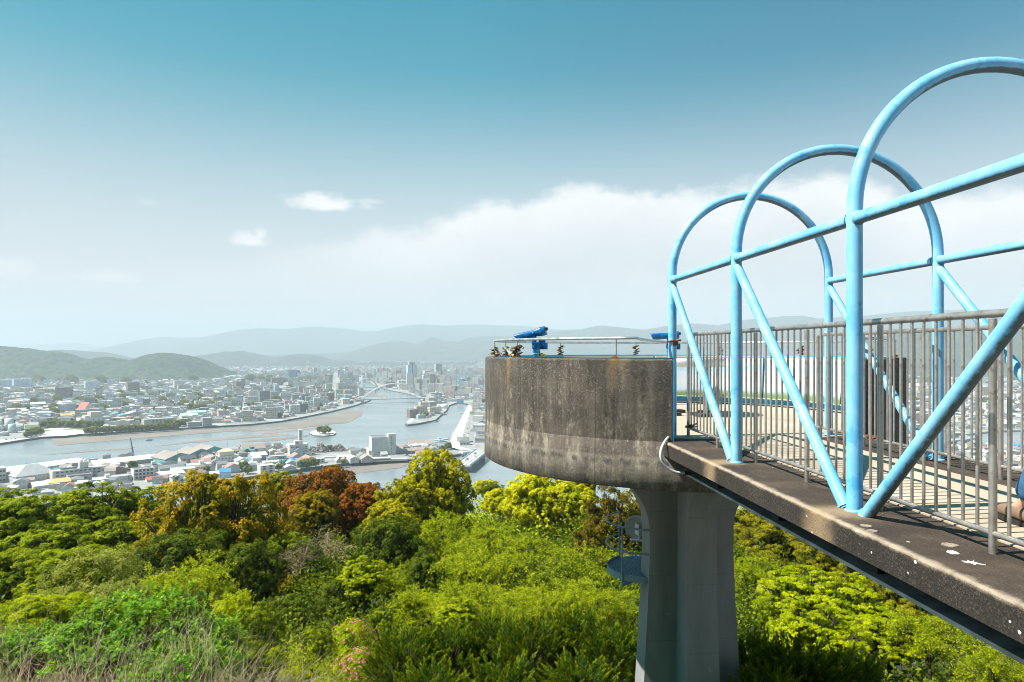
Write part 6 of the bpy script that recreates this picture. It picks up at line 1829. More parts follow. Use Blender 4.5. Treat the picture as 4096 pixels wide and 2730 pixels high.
tower(3630, 3712, 1702, 1655, 'brown', 'light grey', 'brown apartment slab behind the railing bars', dp=20, key='brown slab behind the bars')
tower(3990, 4044, 1660, 1610, 'white', 'white', 'white hall behind the railing at the far right', dp=40, win=0.0)
tower(3765, 3800, 1600, 1560, 'pink', 'grey', 'pinkish block behind the railing', dp=24)
tower(3930, 3960, 1590, 1550, 'brown', 'grey', 'brown block behind the railing', dp=24)
lm(338, 376, 1652, 1642, 22, 35, 'gable_d', 'white', 'red', 'white hall with a steep salmon red gable roof', rise=16, name='hall', cat='hall', key='red gabled hall')
lm(250, 298, 1668, 1662, 14, 10, 'gable_x', 'beige', 'orange', 'long low building with orange roof behind the park trees', rise=3)
lm(332, 438, 1697, 1670, 22, 18, 'flat', 'white', 'light grey', 'rambling white and pink school with stepped blocks', extra=ex_school, name='school', cat='school', key='white and pink school')
lm(584, 690, 1704, 1676, 22, 12, 'flat', 'grey', 'light grey', 'grey warehouse with dark wall recesses behind the bank trees', extra=ex_fins, name='warehouse', cat='warehouse', key='ribbed grey warehouse')
lm(136, 224, 1684, 1673, 20, 12, 'flat', 'dark grey', 'taupe', 'long dark low hall behind the lawn', key='long dark hall')
lm(516, 572, 1668, 1655, 22, 16, 'gable_d', 'grey', 'white', 'white roofed workshop behind the school', rise=4, win=0.4)
lm(458, 496, 1668, 1656, 20, 20, 'gable_d', 'grey', 'teal', 'left teal roof behind the school', rise=3)
lm(482, 530, 1674, 1663, 20, 20, 'gable_d', 'grey', 'teal', 'right teal roof behind the school', rise=3)
lm(460, 494, 1650, 1635, 14, 10, 'flat', 'pink', 'cream' if False else 'yellowish', 'pinkish cream block behind the teal roofs', win=0.5)
lm(582, 646, 1668, 1654, 20, 14, 'flat', 'grey', 'light grey', 'grey flat roofed hall behind the ribbed warehouse')
lm(130, 178, 1626, 1617, 20, 8, 'gable_x', 'grey', 'white', 'white roofed hall in the left town', rise=4)
lm(122, 146, 1663, 1646, 14, 10, 'flat', 'white', 'light grey', 'pale blue cube in the left town')
lm(730, 790, 1672, 1662, 20, 14, 'gable_x', 'white', 'pale teal', 'hall with pale green roof near the embankment', rise=3)
lm(754, 812, 1707, 1688, 16, 12, 'flat', 'grey', 'white', 'open concrete frame building on the embankment', win=0.7, key='open concrete building')
lm(812, 846, 1706, 1672, 14, 12, 'flat', 'grey', 'white', 'grey tower like building on the embankment', win=0.7)
lm(998, 1095, 1640, 1634, 24, 12, 'gable_x', 'pale teal', 'pale teal', 'long hall with pale turquoise roof near the bend', rise=3)
# chapel like white shapes etc. are filled by the generic houses below
# ---------------------------------------------------------------- generic houses: nearest ones as individuals, the rest as one mass
def inpoly(px, py, poly):
    r = False
    j = len(poly) - 1
    for i in range(len(poly)):
        xi, yi = poly[i]; xj, yj = poly[j]
        if (yi > py) != (yj > py) and px < (xj - xi) * (py - yi) / (yj - yi) + xi: r = not r
        j = i
    return r
P_NORTH = [(-700, 1886), (-300, 1822), (0, 1750), (140, 1738), (204, 1733), (382, 1727), (552, 1715), (744, 1704), (1000, 1690), (1124, 1677), (1227, 1658), (1321, 1639), (1414, 1616), (1465, 1597),
           (1440, 1590), (1427, 1570), (1418, 1552), (1420, 1530), (1400, 1510), (1380, 1426), (-1500, 1426)]
P_MID = [(1380, 1426), (1400, 1505), (1470, 1515), (1500, 1530), (1560, 1551), (1650, 1570), (1690, 1588), (1790, 1600), (1835, 1598), (1880, 1604), (1990, 1600), (1990, 1426)]
P_PEN = [(1712, 1606), (1668, 1662), (1645, 1688), (1735, 1672), (1778, 1636), (1785, 1612)]
P_RIGHT = [(1890, 1612), (1898, 1650), (1890, 1700), (1925, 1770), (1990, 1795), (2500, 1815), (3300, 1860), (3860, 1880), (4400, 1930), (4700, 1930), (5000, 1426), (1990, 1426), (1990, 1600)]
P_STRIP = [(-300, 1915), (60, 1886), (331, 1850), (620, 1824), (888, 1802), (973, 1790), (1227, 1800), (1480, 1800), (1583, 1796), (1751, 1793), (1800, 1803), (1820, 1812),
           (1648, 1832), (1564, 1836), (1414, 1845), (1311, 1857), (1152, 1879), (1000, 1901), (850, 1920), (700, 1933), (612, 1945), (300, 1995), (-300, 2060)]
NOBUILD = [[(100, 1748), (90, 1690), (330, 1690), (440, 1700), (600, 1706), (740, 1700), (740, 1712), (382, 1736)],     # park and bank trees
           [(1232, 1822), (1232, 1780), (1480, 1796), (1400, 1832), (1262, 1832)],                                    # scrap yard
           [(-20, 1935), (18, 1893), (52, 1878), (80, 1965), (30, 1975)],
           [(1560, 1842), (1560, 1818), (1660, 1806), (1740, 1812), (1650, 1838)],
           [(3850, 1720), (4700, 1712), (4700, 1810), (4300, 1798), (4085, 1786), (3900, 1778), (3840, 1745)]]
def free(x, y, r):
    for fx, fy, hw, hd, rz in FOOT:
        dx, dy = x - fx, y - fy
        if dx * dx + dy * dy > (hw + hd + r) ** 2: continue
        c, s = math.cos(rz), math.sin(rz)
        u, v = dx * c + dy * s, -dx * s + dy * c
        if abs(u) < hw + r and abs(v) < hd + r: return False
    return True

rnd = random.Random(77)
cand = []
def scatter(poly, ang, sp, dmin, dmax, skip):
    c, s = math.cos(ang), math.sin(ang)
    xs = [gnd(*p, LZ) for p in poly]
    u = [p.x * c + p.y * s for p in xs]; v = [-p.x * s + p.y * c for p in xs]
    iu0, iu1 = int(min(u) / sp) - 1, int(max(u) / sp) + 1
    iv0, iv1 = int(min(v) / sp) - 1, int(max(v) / sp) + 1
    for iu in range(iu0, iu1):
        if iu % 7 == 0: continue                       # streets
        for iv in range(iv0, iv1):
            if iv % 4 == 0: continue
            uu = (iu + rnd.uniform(-.22, .22)) * sp; vv = (iv + rnd.uniform(-.22, .22)) * sp
            x, y = uu * c - vv * s, uu * s + vv * c
            if y < 300: continue
            px, py, d = w2p(x, y, LZ)
            if not (dmin <= d < dmax) or px < -350 or px > 4700: continue
            if rnd.random() < skip: continue
            if not inpoly(px, py, poly): continue
            if any(inpoly(px, py, q) for q in NOBUILD): continue
            cand.append((d, x, y, px, py, ang))
scatter(P_STRIP, 0.42, 12.5, 0, 2000, 0.12)
scatter(P_NORTH, 0.30, 15, 0, 2000, 0.06)
scatter(P_NORTH, 0.18, 26, 2000, 3600, 0.10)
scatter(P_NORTH, 0.10, 42, 3600, 8000, 0.30)
scatter(P_MID, -0.15, 20, 0, 3000, 0.05)
scatter(P_MID, -0.1, 36, 3000, 8000, 0.15)
scatter(P_PEN, 0.5, 15, 0, 2600, 0.10)
scatter(P_RIGHT, -0.12, 17, 0, 1900, 0.06)
scatter(P_RIGHT, -0.12, 30, 1900, 3600, 0.12)
scatter(P_RIGHT, -0.12, 46, 3600, 8000, 0.3)
cand.sort()
HILLMASK = [(-400, 1530), (905, 1524), (860, 1500), (-400, 1380)]
WC = ['white'] * 7 + ['cream'] * 3 + ['grey'] * 3 + ['beige'] * 2 + ['pale blue'] * 2 + ['pink', 'brown']
RC = ['grey'] * 10 + ['dark'] * 8 + ['light grey'] * 6 + ['white'] * 6 + ['brown'] * 3 + ['taupe'] * 3 + ['blue', 'teal', 'dusty red']
mass = MB()
names = {}
ind = []
for d, x, y, px, py, ang in cand:
    big = d > 1900
    core = math.exp(-((px - 1700) / 500.0) ** 2) * (1 if 1900 < d < 3600 else 0.25)
    w = rnd.uniform(7.5, 12); dp = rnd.uniform(7, 11); h = rnd.uniform(3.2, 6.8)
    style = rnd.choice(['gable_x', 'gable_d', 'hip', 'hip', 'flat']); rise = rnd.uniform(1.5, 2.8)
    wl = rnd.choice(WC); rf = rnd.choice(RC); win = 0.35
    if big: w *= 1.6; dp *= 1.4
    if d > 3600: w *= 1.7; dp *= 1.5; h *= 1.3
    t = rnd.random()
    if t < 0.10 + 0.55 * core and py < 1690:
        style = 'flat'; h = rnd.uniform(9, 20) + 40 * core * rnd.random() ** 2; w = rnd.uniform(12, 24); dp = rnd.uniform(11, 18); win = 0.8; rf = rnd.choice(['light grey', 'grey', 'white']); wl = rnd.choice(WC)
    elif t < 0.18 and d > 1000:
        style = rnd.choice(['gable_x', 'shed', 'flat']); w = rnd.uniform(18, 34); dp = rnd.uniform(13, 18); h = rnd.uniform(5, 8); rf = rnd.choice(['white', 'light grey', 'pale teal', 'grey']); win = 0.2
    if not free(x, y, max(w, dp) * 0.42): continue
    if d > 2600 and inpoly(px, py, HILLMASK) and d > 2790: continue
    rz = ang + rnd.choice([0, 0, PI / 2]) + rnd.uniform(-.08, .08)
    seen = -20 < px < 1935 and py < 1962
    if seen and len(ind) < 290:
        FOOT.append((x, y, w / 2, dp / 2, rz))
        ind.append((d, x, y, px, py, rz, w, dp, h, style, rise, wl, rf, win))
    else:
        a, b = house_parts(w, dp, h, style, rise, WALLS[wl], ROOFS[rf], win)
        c, s = math.cos(rz), math.sin(rz)
        for m in (a, b):
            n0 = len(mass.v)
            mass.v.extend([(x + vx * c - vy * s, y + vx * s + vy * c, LZ + vz) for vx, vy, vz in m.v])
            for f, col in zip(m.f, m.col): mass.f.append([i + n0 for i in f]); mass.sm.append(False); mass.mi.append(0); mass.col.append(col)
o = mass.build('distant_town', M['city'], None, colattr=True)
tag(o, 'mass of small far houses and blocks filling the hazy town plain', 'town', kind='stuff')

# labels for the individual houses: look first, then the landmark they stand by
def near_land(px, py):
    return min(LAND, key=lambda l: ((l[1] - px) ** 2 + ((l[2] - py) * 2.2) ** 2))
lab = {}
for h in ind:
    d, x, y, px, py, rz, w, dp, hh, style, rise, wl, rf, win = h
    l = near_land(px, py)
    rel = 'behind' if py < l[2] - 9 else ('in front of' if py > l[2] + 9 else 'beside')
    rt = {'flat': 'flat', 'hip': 'hipped', 'gable_x': 'gabled', 'gable_d': 'gabled', 'shed': 'sloping'}[style]
    kindw = 'tall block' if hh > 9 else ('long hall' if w > 17 else 'house')
    base = '%s %s with %s %s roof %s the %s' % (wl, kindw, rf, rt, rel, l[0])
    lab.setdefault(base, []).append((math.hypot(px - l[1], py - l[2]), h))
ORD = ['', 'second ', 'third ', 'fourth ', 'fifth ', 'sixth ', 'seventh ', 'eighth ', 'ninth ', 'tenth ']
for base, lst in lab.items():
    lst.sort(key=lambda t: t[0])
    for k, (_, h) in enumerate(lst):
        d, x, y, px, py, rz, w, dp, hh, style, rise, wl, rf, win = h
        L_ = base if len(lst) == 1 else (('nearest ' if k == 0 else ORD[min(k, 9)] + 'nearest ') + base)
        words = L_.split()
        if len(words) > 16: L_ = ' '.join(words[:16])
        nm, ct = ('apartment_block', 'apartment block') if hh > 9 else (('hall', 'hall') if w > 17 else ('house', 'house'))
        put_building(x, y, rz, w, dp, hh, style, rise, wl, rf, win, nm, L_, ct, 'small town buildings by the river', split=d < 900)

# ---------------------------------------------------------------- bridges
def arch_bridge(a, b, zd, rise, width, label, ribs=2, deckcol='grey', nh=13, over=1.12, t=1.6):
    A = gnd(*a, zd); B_ = gnd(*b, zd)
    o = empty('arch_bridge', (A.x, A.y, 0), math.atan2(B_.y - A.y, B_.x - A.x), label, 'bridge')
    L = (B_ - A).length
    d = MB(); d.box((L / 2, 0, zd - 0.9), (L * over, width, 1.8), col=(0.30, 0.36, 0.40, 0))
    d.build('deck', M['city'], o, colattr=True)
    for s in ((-1, 1) if ribs == 2 else (0,)):
        m = MB()
        pts = [(L * k / 30, s * (width / 2 - 0.8) * (1 - 0.28 * math.sin(PI * k / 30)), zd + rise * 4 * (k / 30) * (1 - k / 30)) for k in range(31)]
        m.tube(pts, t, 8, col=(0.50, 0.50, 0.49, 0))
        ro = m.build('arch_rib', M['city'], o, colattr=True)
        for k in range(2, 29, max(1, 28 // nh)):
            h = MB(); h.tube([pts[k], (pts[k][0], s * (width / 2 - 0.8), zd)], 0.22, 5, col=(0.7, 0.7, 0.7, 0)); h.build('hanger', M['city'], ro, colattr=True)
    for e in (0.0, 1.0):
        pbox(o, 'pier', (L * e, 0, zd / 2 - 0.9), (7, width * 0.9, zd - 1.6), 'grey')
    return o
arch_bridge((1450, 1597), (1702, 1591), 11, 36, 20, 'big white arch bridge across the river mouth', t=1.25)
arch_bridge((1418, 1551), (1512, 1549), 9, 28, 16, 'smaller white arch bridge farther upstream', over=1.7, t=1.1)
def girder_bridge(a, b, zd, width, label, np_=5, cat='bridge', name='girder_bridge', col=(0.55, 0.57, 0.58, 0)):
    A = gnd(*a, zd); B_ = gnd(*b, zd)
    o = empty(name, (A.x, A.y, 0), math.atan2(B_.y - A.y, B_.x - A.x), label, cat)
    L = (B_ - A).length
    m = MB(); m.box((L / 2, 0, zd - 0.8), (L, width, 1.6), col=col); m.build('deck', M['city'], o, colattr=True)
    for s in (-1, 1):
        p = MB(); p.box((L / 2, s * (width / 2 - 0.15), zd + 0.55), (L, 0.3, 1.1), col=(0.72, 0.73, 0.73, 0)); p.build('parapet', M['city'], o, colattr=True)
    for k in range(np_):
        pbox(o, 'pier', (L * (k + 0.5) / np_, 0, (zd - 1.6) / 2), (3, width * 0.8, zd - 1.6), 'grey')
    return o, L
girder_bridge((1405, 1562), (1512, 1561), 8, 10, 'low girder bridge on piers before the smaller arch')
rb, RL = girder_bridge((1930, 1800), (1848, 1862), 8, 17, 'road bridge with cars crossing the canal behind the golden tree', 3, name='road_bridge')
pbox(rb, 'carriageway', (RL / 2, 0, 8.03), (RL, 15.5, 0.06), (0.42, 0.41, 0.40))
pbox(rb, 'centre_kerb', (RL / 2, 3.4, 8.2), (RL, 0.4, 0.35), 'white')
girder_bridge((1842, 1809), (1918, 1803), 6.5, 14, 'short dark bridge joining the harbour strip to the right bank', 2)
girder_bridge((3600, 1786), (3890, 1752), 9, 12, 'white and green bridge behind the railing bars', 4, col=(0.35, 0.55, 0.50, 0))
pb = MB()
A, B_ = gnd(1800, 1782, 5), gnd(1880, 1800, 7)
pb.box(((A.x + B_.x) / 2, (A.y + B_.y) / 2, 5.2), ((B_ - A).length, 9, 1.2), rz=math.atan2(B_.y - A.y, B_.x - A.x), col=(0.72, 0.71, 0.68, 0))
tag(pb.build('ramp', M['city'], colattr=True), 'pale concrete ramp curving from the promenade down to the road bridge', 'ramp')

# ---------------------------------------------------------------- cars, boats, cranes, lamps
def car_mesh_parts(col):
    b = MB()
    prof = [(-2.1, 0.35), (-2.1, 0.85), (-1.2, 0.98), (-0.75, 1.42), (0.75, 1.45), (1.55, 0.98), (2.1, 0.82), (2.1, 0.35)]
    n = len(prof)
    vs = [(x, -0.82 if z < 1.2 else -0.66, z) for x, z in prof] + [(x, 0.82 if z < 1.2 else 0.66, z) for x, z in prof]
    b.add(vs, [tuple(range(n))[::-1], tuple(range(n, 2 * n))] + [(i, (i + 1) % n, n + (i + 1) % n, n + i) for i in range(n)], col=col + (0,))
    g = MB()
    g.add([(-1.16, -0.70, 1.0), (-0.80, -0.60, 1.40), (-0.80, 0.60, 1.40), (-1.16, 0.70, 1.0)], [(0, 1, 2, 3)], col=(0.03, 0.04, 0.05, 0))
    g.add([(1.50, -0.70, 1.02), (0.80, -0.60, 1.42), (0.80, 0.60, 1.42), (1.50, 0.70, 1.02)], [(3, 2, 1, 0)], col=(0.03, 0.04, 0.05, 0))
    for i in range(8): pass
    g.v = [(x * 1.01, y, z + 0.03) for x, y, z in g.v]
    for s in (-1, 1): g.box((0, s * 0.75, 1.16), (1.9, 0.14, 0.30), col=(0.03, 0.04, 0.05, 0))
    w = MB()
    w.lathe([(0, 0.1), (0.30, 0.1), (0.33, 0.0), (0.30, -0.1), (0, -0.1)], n=14, col=(0.02, 0.02, 0.02, 0))
    w.v = [(v[0], v[2], v[1]) for v in w.v]
    return b.mesh('car_body', M['city'], True), g.mesh('car_windows', M['city'], True), w.mesh('wheel', M['city'], True)
CARS = {k: car_mesh_parts(c) for k, c in {'white': (0.8, 0.8, 0.8), 'dark blue': (0.03, 0.10, 0.18), 'silver': (0.5, 0.52, 0.54), 'black': (0.03, 0.03, 0.035), 'red': (0.4, 0.05, 0.04)}.items()}
def car(x, y, z, rz, colr, label, group):
    b, g, w = CARS[colr]
    o = empty('parked_car' if 'parked' in label else 'car', (x, y, z), rz, label, 'car', group)
    link('car_body', b, o); link('windows', g, o)
    for X in (-1.3, 1.3):
        for Y in (-0.78, 0.78): link('wheel', w, o, (X, Y, 0.33))
ar = rb.rotation_euler.z
for t, lane, c, lb in [(0.10, 3, 'white', 'white car at the far end of the road bridge'), (0.30, -2, 'dark blue', 'dark car on the far half of the road bridge'), (0.48, 2.0, 'white', 'white car in the middle of the road bridge'),
                       (0.66, -2.5, 'dark blue', 'dark blue car on the near half of the road bridge'), (0.76, -3, 'white', 'white car behind the dark blue one on the bridge'), (0.90, -4, 'silver', 'silver car closest to the golden tree on the bridge')]:
    x = rb.location.x + math.cos(ar) * RL * t - math.sin(ar) * lane; y = rb.location.y + math.sin(ar) * RL * t + math.cos(ar) * lane
    car(x, y, 8.07, ar, c, lb, 'cars on the road bridge')
for i, (px, py, c, lb) in enumerate([(1617, 1822, 'white', 'white parked car left in the works yard'), (1628, 1823, 'black', 'black parked car in the works yard'), (1642, 1828, 'silver', 'silver parked car alone in the works yard'),
        (70, 1925, 'black', 'dark parked car by the grey hall'), (76, 1931, 'white', 'white parked car by the grey hall'), (84, 1938, 'silver', 'silver parked car by the grey hall'), (24, 1760, 'dark blue', 'dark parked car on the sandy quay apron'),
        (44, 1759, 'white', 'white parked car on the sandy quay apron'), (60, 1758, 'silver', 'silver parked car on the sandy quay apron'), (1868, 1715, 'white', 'white car parked up on the quay road'), (1874, 1735, 'silver', 'silver car parked lower on the quay road'),
        (1290, 1866, 'white', 'white parked car on the canal wall yard'), (1304, 1864, 'silver', 'silver parked car on the canal wall yard'), (1425, 1838, 'red', 'red parked car by the ribbed shed'), (1510, 1828, 'white', 'white car parked below the cold store')]):
    p = gnd(px, py, LZ + 0.12)
    car(p.x, p.y, LZ + 0.12, rnd.uniform(0, 3), c, lb, 'parked cars')
def boat(px, py, L, rz, label, hull=(0.75, 0.77, 0.78), name='fishing_boat'):
    p = gnd(px, py, 0.0)
    o = empty(name, (p.x, p.y, 0.0), rz, label, 'boat', 'boats on the river')
    h = MB()
    w = L * 0.13
    pl = [(-L / 2, -w * 0.8), (L * 0.2, -w), (L * 0.42, -w * 0.45), (L / 2, 0), (L * 0.42, w * 0.45), (L * 0.2, w), (-L / 2, w * 0.8)]
    n = len(pl)
    vs = [(x * 0.93, y * 0.7, -0.3) for x, y in pl] + [(x, y, 0.9 + 0.9 * max(0, x / L) * 2) for x, y in pl]
    h.add(vs, [(i, (i + 1) % n, n + (i + 1) % n, n + i) for i in range(n)] + [tuple(range(n, 2 * n))], col=hull + (0,))
    h.build('hull', M['city'], o, colattr=True)
    pbox(o, 'wheelhouse', (-L * 0.1, 0, 2.0), (L * 0.22, w * 1.1, 2.4), 'white')
    m = MB(); m.tube([(L * 0.1, 0, 1), (L * 0.1, 0, L * 0.45)], 0.12, 5, col=(0.5, 0.5, 0.5, 0)); m.build('mast', M['city'], o, colattr=True)
boat(1766, 1760, 22, 0.3, 'white fishing boat moored at the promenade end'); boat(1772, 1768, 26, 0.2, 'second fishing boat moored alongside, nearer the harbour strip', (0.35, 0.55, 0.58))
boat(1728, 1689, 24, 0.1, 'dark workboat at the peninsula jetty', (0.08, 0.28, 0.36)); boat(597, 1763, 9, 0.05, 'small dark skiff on the open river', (0.06, 0.07, 0.08), 'skiff'); boat(1843, 1654, 10, 1.3, 'small white sailing boat in the right channel')
boat(1778, 1660, 10, 0.4, 'small dark boat beside the peninsula', (0.06, 0.12, 0.14), 'skiff')
def build_crane():
    p = gnd(534, 1826, 2.0)
    o = empty('crane', (p.x, p.y, 0), 0, 'blue crane boom rising behind the long white warehouse', 'crane')
    m = MB(); m.tube([(0, 0, 0), (-1.2, 0, 10)], [1.3, 1.1], 8, col=(0.02, 0.22, 0.50, 0)); m.build('boom_base', M['city'], o, colattr=True)
    m = MB(); m.tube([(-1.2, 0, 10), (-3.6, 0, 24)], [0.9, 0.5], 8, col=(0.10, 0.14, 0.18, 0)); m.build('boom', M['city'], o, colattr=True)
build_crane()
def excavator(px, py, s, label):
    p = gnd(px, py, LZ)
    o = empty('excavator', (p.x, p.y, LZ), rnd.uniform(-.5, .5), label, 'excavator', 'scrap yard excavators')
    c = (0.50, 0.30, 0.10)
    pbox(o, 'cab', (0, 0, 2.2), (4, 3, 2.6), c); pbox(o, 'tracks', (0, 0, 0.5), (4.6, 3.4, 1.0), 'dark grey')
    m = MB(); m.tube([(1, 0, 3), (3.0 * s, 0, 10 * s), (5.5 * s, 0, 8 * s), (6.2 * s, 0, 5 * s)], [0.5, 0.45, 0.35, 0.3], 6, col=c + (0,)); m.build('arm', M['city'], o, colattr=True)
excavator(1262, 1800, 1.0, 'excavator arm standing behind the left scrap heap'); excavator(1324, 1806, 0.9, 'excavator between the two scrap heaps'); excavator(1100, 1806, 1.0, 'excavator arm behind the low white store'); excavator(1144, 1812, 0.8, 'excavator left of the sign tower factory')
def scrap(px, py, w, h, label, seed):
    rng = random.Random(seed)
    p = gnd(px, py, LZ)
    m = MB()
    for k in range(420):
        a = rng.uniform(0, 2 * PI); r = math.sqrt(rng.random())
        z = h * (1 - r) ** 0.8 * rng.uniform(0.5, 1.0)
        s = rng.uniform(0.8, 2.2)
        g = rng.uniform(0.05, 0.5)
        m.box((0, 0, 0), (s, s * rng.uniform(.3, .8), s * .4), M=Matrix.Translation((math.cos(a) * r * w, math.sin(a) * r * w * 0.7, z)) @ Matrix.Rotation(rng.uniform(0, 3), 4, (rng.uniform(-1, 1), rng.uniform(-1, 1), 1)), col=(g, g * 0.88, g * 0.8, 0))
    tag(m.build('scrap_heap', M['city'], None, (p.x, p.y, LZ), colattr=True), label, 'scrap heap', 'scrap heaps', 'stuff')
scrap(1284, 1808, 12, 12, 'larger scrap metal heap right of the sign tower factory', 1); scrap(1250, 1806, 8, 8, 'smaller scrap metal heap against the factory', 2); scrap(1355, 1804, 10, 10, 'scrap metal heap farther right toward the cold store', 3); scrap(1410, 1802, 8, 4, 'low reddish scrap heap before the cold store', 4)
def tank(px, py, r, h, col, label, n='storage_tank', cat='tank', z=LZ):
    p = gnd(px, py, z)
    m = MB().lathe([(0, h + r * 0.15), (r * 0.6, h + r * 0.1), (r, h), (r, 0), (0, 0)], n=20, col=col + (0,))
    tag(m.build(n, M['city'], None, (p.x, p.y, z), colattr=True), label, cat, 'round tanks')
tank(1125, 1861, 2.6, 6, (0.05, 0.25, 0.18), 'left green tank on the harbour strip'); tank(1136, 1861, 2.6, 6, (0.05, 0.25, 0.18), 'right green tank on the harbour strip')
tank(1720, 1634, 9, 8, (0.8, 0.8, 0.8), 'left white oil tank on the peninsula'); tank(1748, 1634, 9, 8, (0.8, 0.8, 0.8), 'middle white oil tank on the peninsula'); tank(1776, 1634, 9, 8, (0.8, 0.8, 0.8), 'right white oil tank on the peninsula')
tank(37, 1722, 6, 18, (0.62, 0.72, 0.76), 'taller pale silo of the cement plant at left'); tank(48, 1732, 5, 13, (0.62, 0.72, 0.76), 'shorter pale silo of the cement plant at left')
def mast(px, py, h, col, label, cat, r=0.5, bands=0):
    p = gnd(px, py, LZ)
    o = empty('mast', (p.x, p.y, LZ), 0, label, cat)
    n = max(1, bands)
    for k in range(n):
        m = MB(); m.tube([(0, 0, h * k / n), (0, 0, h * (k + 1) / n)], [r * (1 - 0.5 * k / n), r * (1 - 0.5 * (k + 1) / n)], 8, col=(col if k % 2 == 0 else (0.75, 0.75, 0.75)) + (0,)); m.build('mast_section', M['city'], o, colattr=True)
mast(1234, 1500, 72, (0.62, 0.20, 0.16), 'red and white lattice tower in the far centre', 'tower', 4.5, 6)
mast(528, 1672, 24, (0.72, 0.74, 0.75), 'pale slender mast behind the school', 'mast', 0.6)
for i, (px, py) in enumerate([(1857, 1838), (1871, 1828), (1884, 1819), (1897, 1811), (1908, 1804)]):
    p = gnd(px, py, 8)
    o = empty('street_lamp', (p.x, p.y, 8), ar + PI / 2, 'lamp post number %s from the golden tree along the road bridge' % ['one', 'two', 'three', 'four', 'five'][i], 'street lamp', 'lamps along the road bridge')
    m = MB(); m.tube([(0, 0, 0), (0, 0, 8), (0.3, 0, 8.6), (1.6, 0, 8.9)], [0.14, 0.10, 0.08, 0.07], 6, col=(0.7, 0.72, 0.72, 0)); m.build('pole', M['city'], o, colattr=True)
    pbox(o, 'lamp_head', (1.9, 0, 8.9), (0.9, 0.35, 0.2), 'white')
for i, (px, py, h, lb) in enumerate([(1496, 1826, 14, 'left power pole before the cold store'), (1529, 1828, 13, 'right power pole before the cold store'), (1646, 1826, 14, 'power pole in the works yard'), (798, 1806, 12, 'thin pole beside the middle teal warehouse'),
        (910, 1812, 14, 'thin pole beside the yellowish villa'), (710, 1854, 14, 'power pole before the left teal warehouse'), (1393, 1826, 13, 'power pole right of the scrap heaps'), (1260, 1838, 13, 'power pole at the canopy end'), (755, 1890, 12, 'power pole before the pale teal workshop')]):
    p = gnd(px, py, LZ)
    m = MB(); m.tube([(0, 0, 0), (0, 0, h)], [0.22, 0.12], 6, col=(0.35, 0.36, 0.37, 0)); m.box((0, 0, h - 1), (2.2, 0.15, 0.15), col=(0.3, 0.3, 0.3, 0))
    tag(m.build('power_pole', M['city'], None, (p.x, p.y, LZ), colattr=True), lb, 'power pole', 'power poles on the harbour strip')

# ---------------------------------------------------------------- town trees
TT = []
for s, (fol, a, b, fl) in enumerate([('town', 5.2, 4.2, 1.0), ('town', 4.6, 3.6, 0.9), ('olive', 4.8, 3.4, 0.9)]):
    me, lobes = billow(90 + s, FOL[fol], a=a, b=b, nl=14, ncl=10, nlf=16, leaf=(0.9, 0.6), lobe=0.45, flat=fl, tipk=0.6)
    TT.append((me, limb_mesh('trunk', lobes[:5], 7.0, 0.35, M['bark'], s), b))
def town_tree(px, py, s, k, label, group):
    p = gnd(px, py, LZ)
    me, tm, b = TT[k]
    o = empty('town_tree', (p.x, p.y, LZ), rnd.uniform(0, 6.28), label, 'tree', group)
    h = b * s + 1.5
    c = link('crown', me, o, (0, 0, h)); c.scale = (s, s, s); t = link('trunk', tm, o, (0, 0, h)); t.scale = (s * .9, s * .9, min(s, (h + .5) / 7.0))
row1 = [(172 + 17.5 * i, 1712 + 0.10 * i * 1.0 - (3 if i % 2 else 0), 0, 1.15) for i in range(14)]
row2 = [(348 + 17.0 * i, 1737 - i * 0.95, i % 3, 0.95 + 0.15 * ((i * 7) % 3)) for i in range(22)]
row3 = [(200 + 22 * i, 1692 - i * 0.3, 1, 0.8) for i in range(6)] + [(455 + 18 * i, 1694, i % 2, 0.9) for i in range(8)] + [(672 + 16 * i, 1712 - 1.6 * i, i % 2, 1.2) for i in range(6)]
row4 = [(108 + 9 * i, 1752 - i * 2 - (8 if i % 2 else 0), 0, 0.9) for i in range(7)] + [(20 + 14 * i, 1700 + 2 * (i % 2), i % 2, 1.0) for i in range(3)]
def rowlab(row, what, grp):
    o3 = ['first', 'second', 'third', 'fourth', 'fifth', 'sixth', 'seventh', 'eighth', 'ninth', 'tenth', 'eleventh', 'twelfth', 'thirteenth', 'fourteenth', 'fifteenth', 'sixteenth', 'seventeenth', 'eighteenth', 'nineteenth', 'twentieth', 'twenty-first', 'twenty-second', 'twenty-third']
    for i, (px, py, k, s) in enumerate(row):
        town_tree(px, py, s * rnd.uniform(0.9, 1.1), k, '%s tree from the left %s' % (o3[i], what), grp)
rowlab(row1, 'in the yellow green row behind the sports ground', 'park trees')
rowlab(row2, 'in the olive row on the left embankment', 'embankment trees')
rowlab(row3, 'in the scattered row around the school', 'school trees')
rowlab(row4, 'in the clump left of the sports ground', 'clump of trees by the quay apron')
rowlab([(x, y, k, s) for x, y, k, s in [(1278, 1732, 0, 0.9), (1290, 1730, 1, 1.1), (1303, 1731, 0, 1.0), (1315, 1733, 1, 0.8), (1296, 1736, 0, 0.8)]], 'on the river islet', 'islet trees')
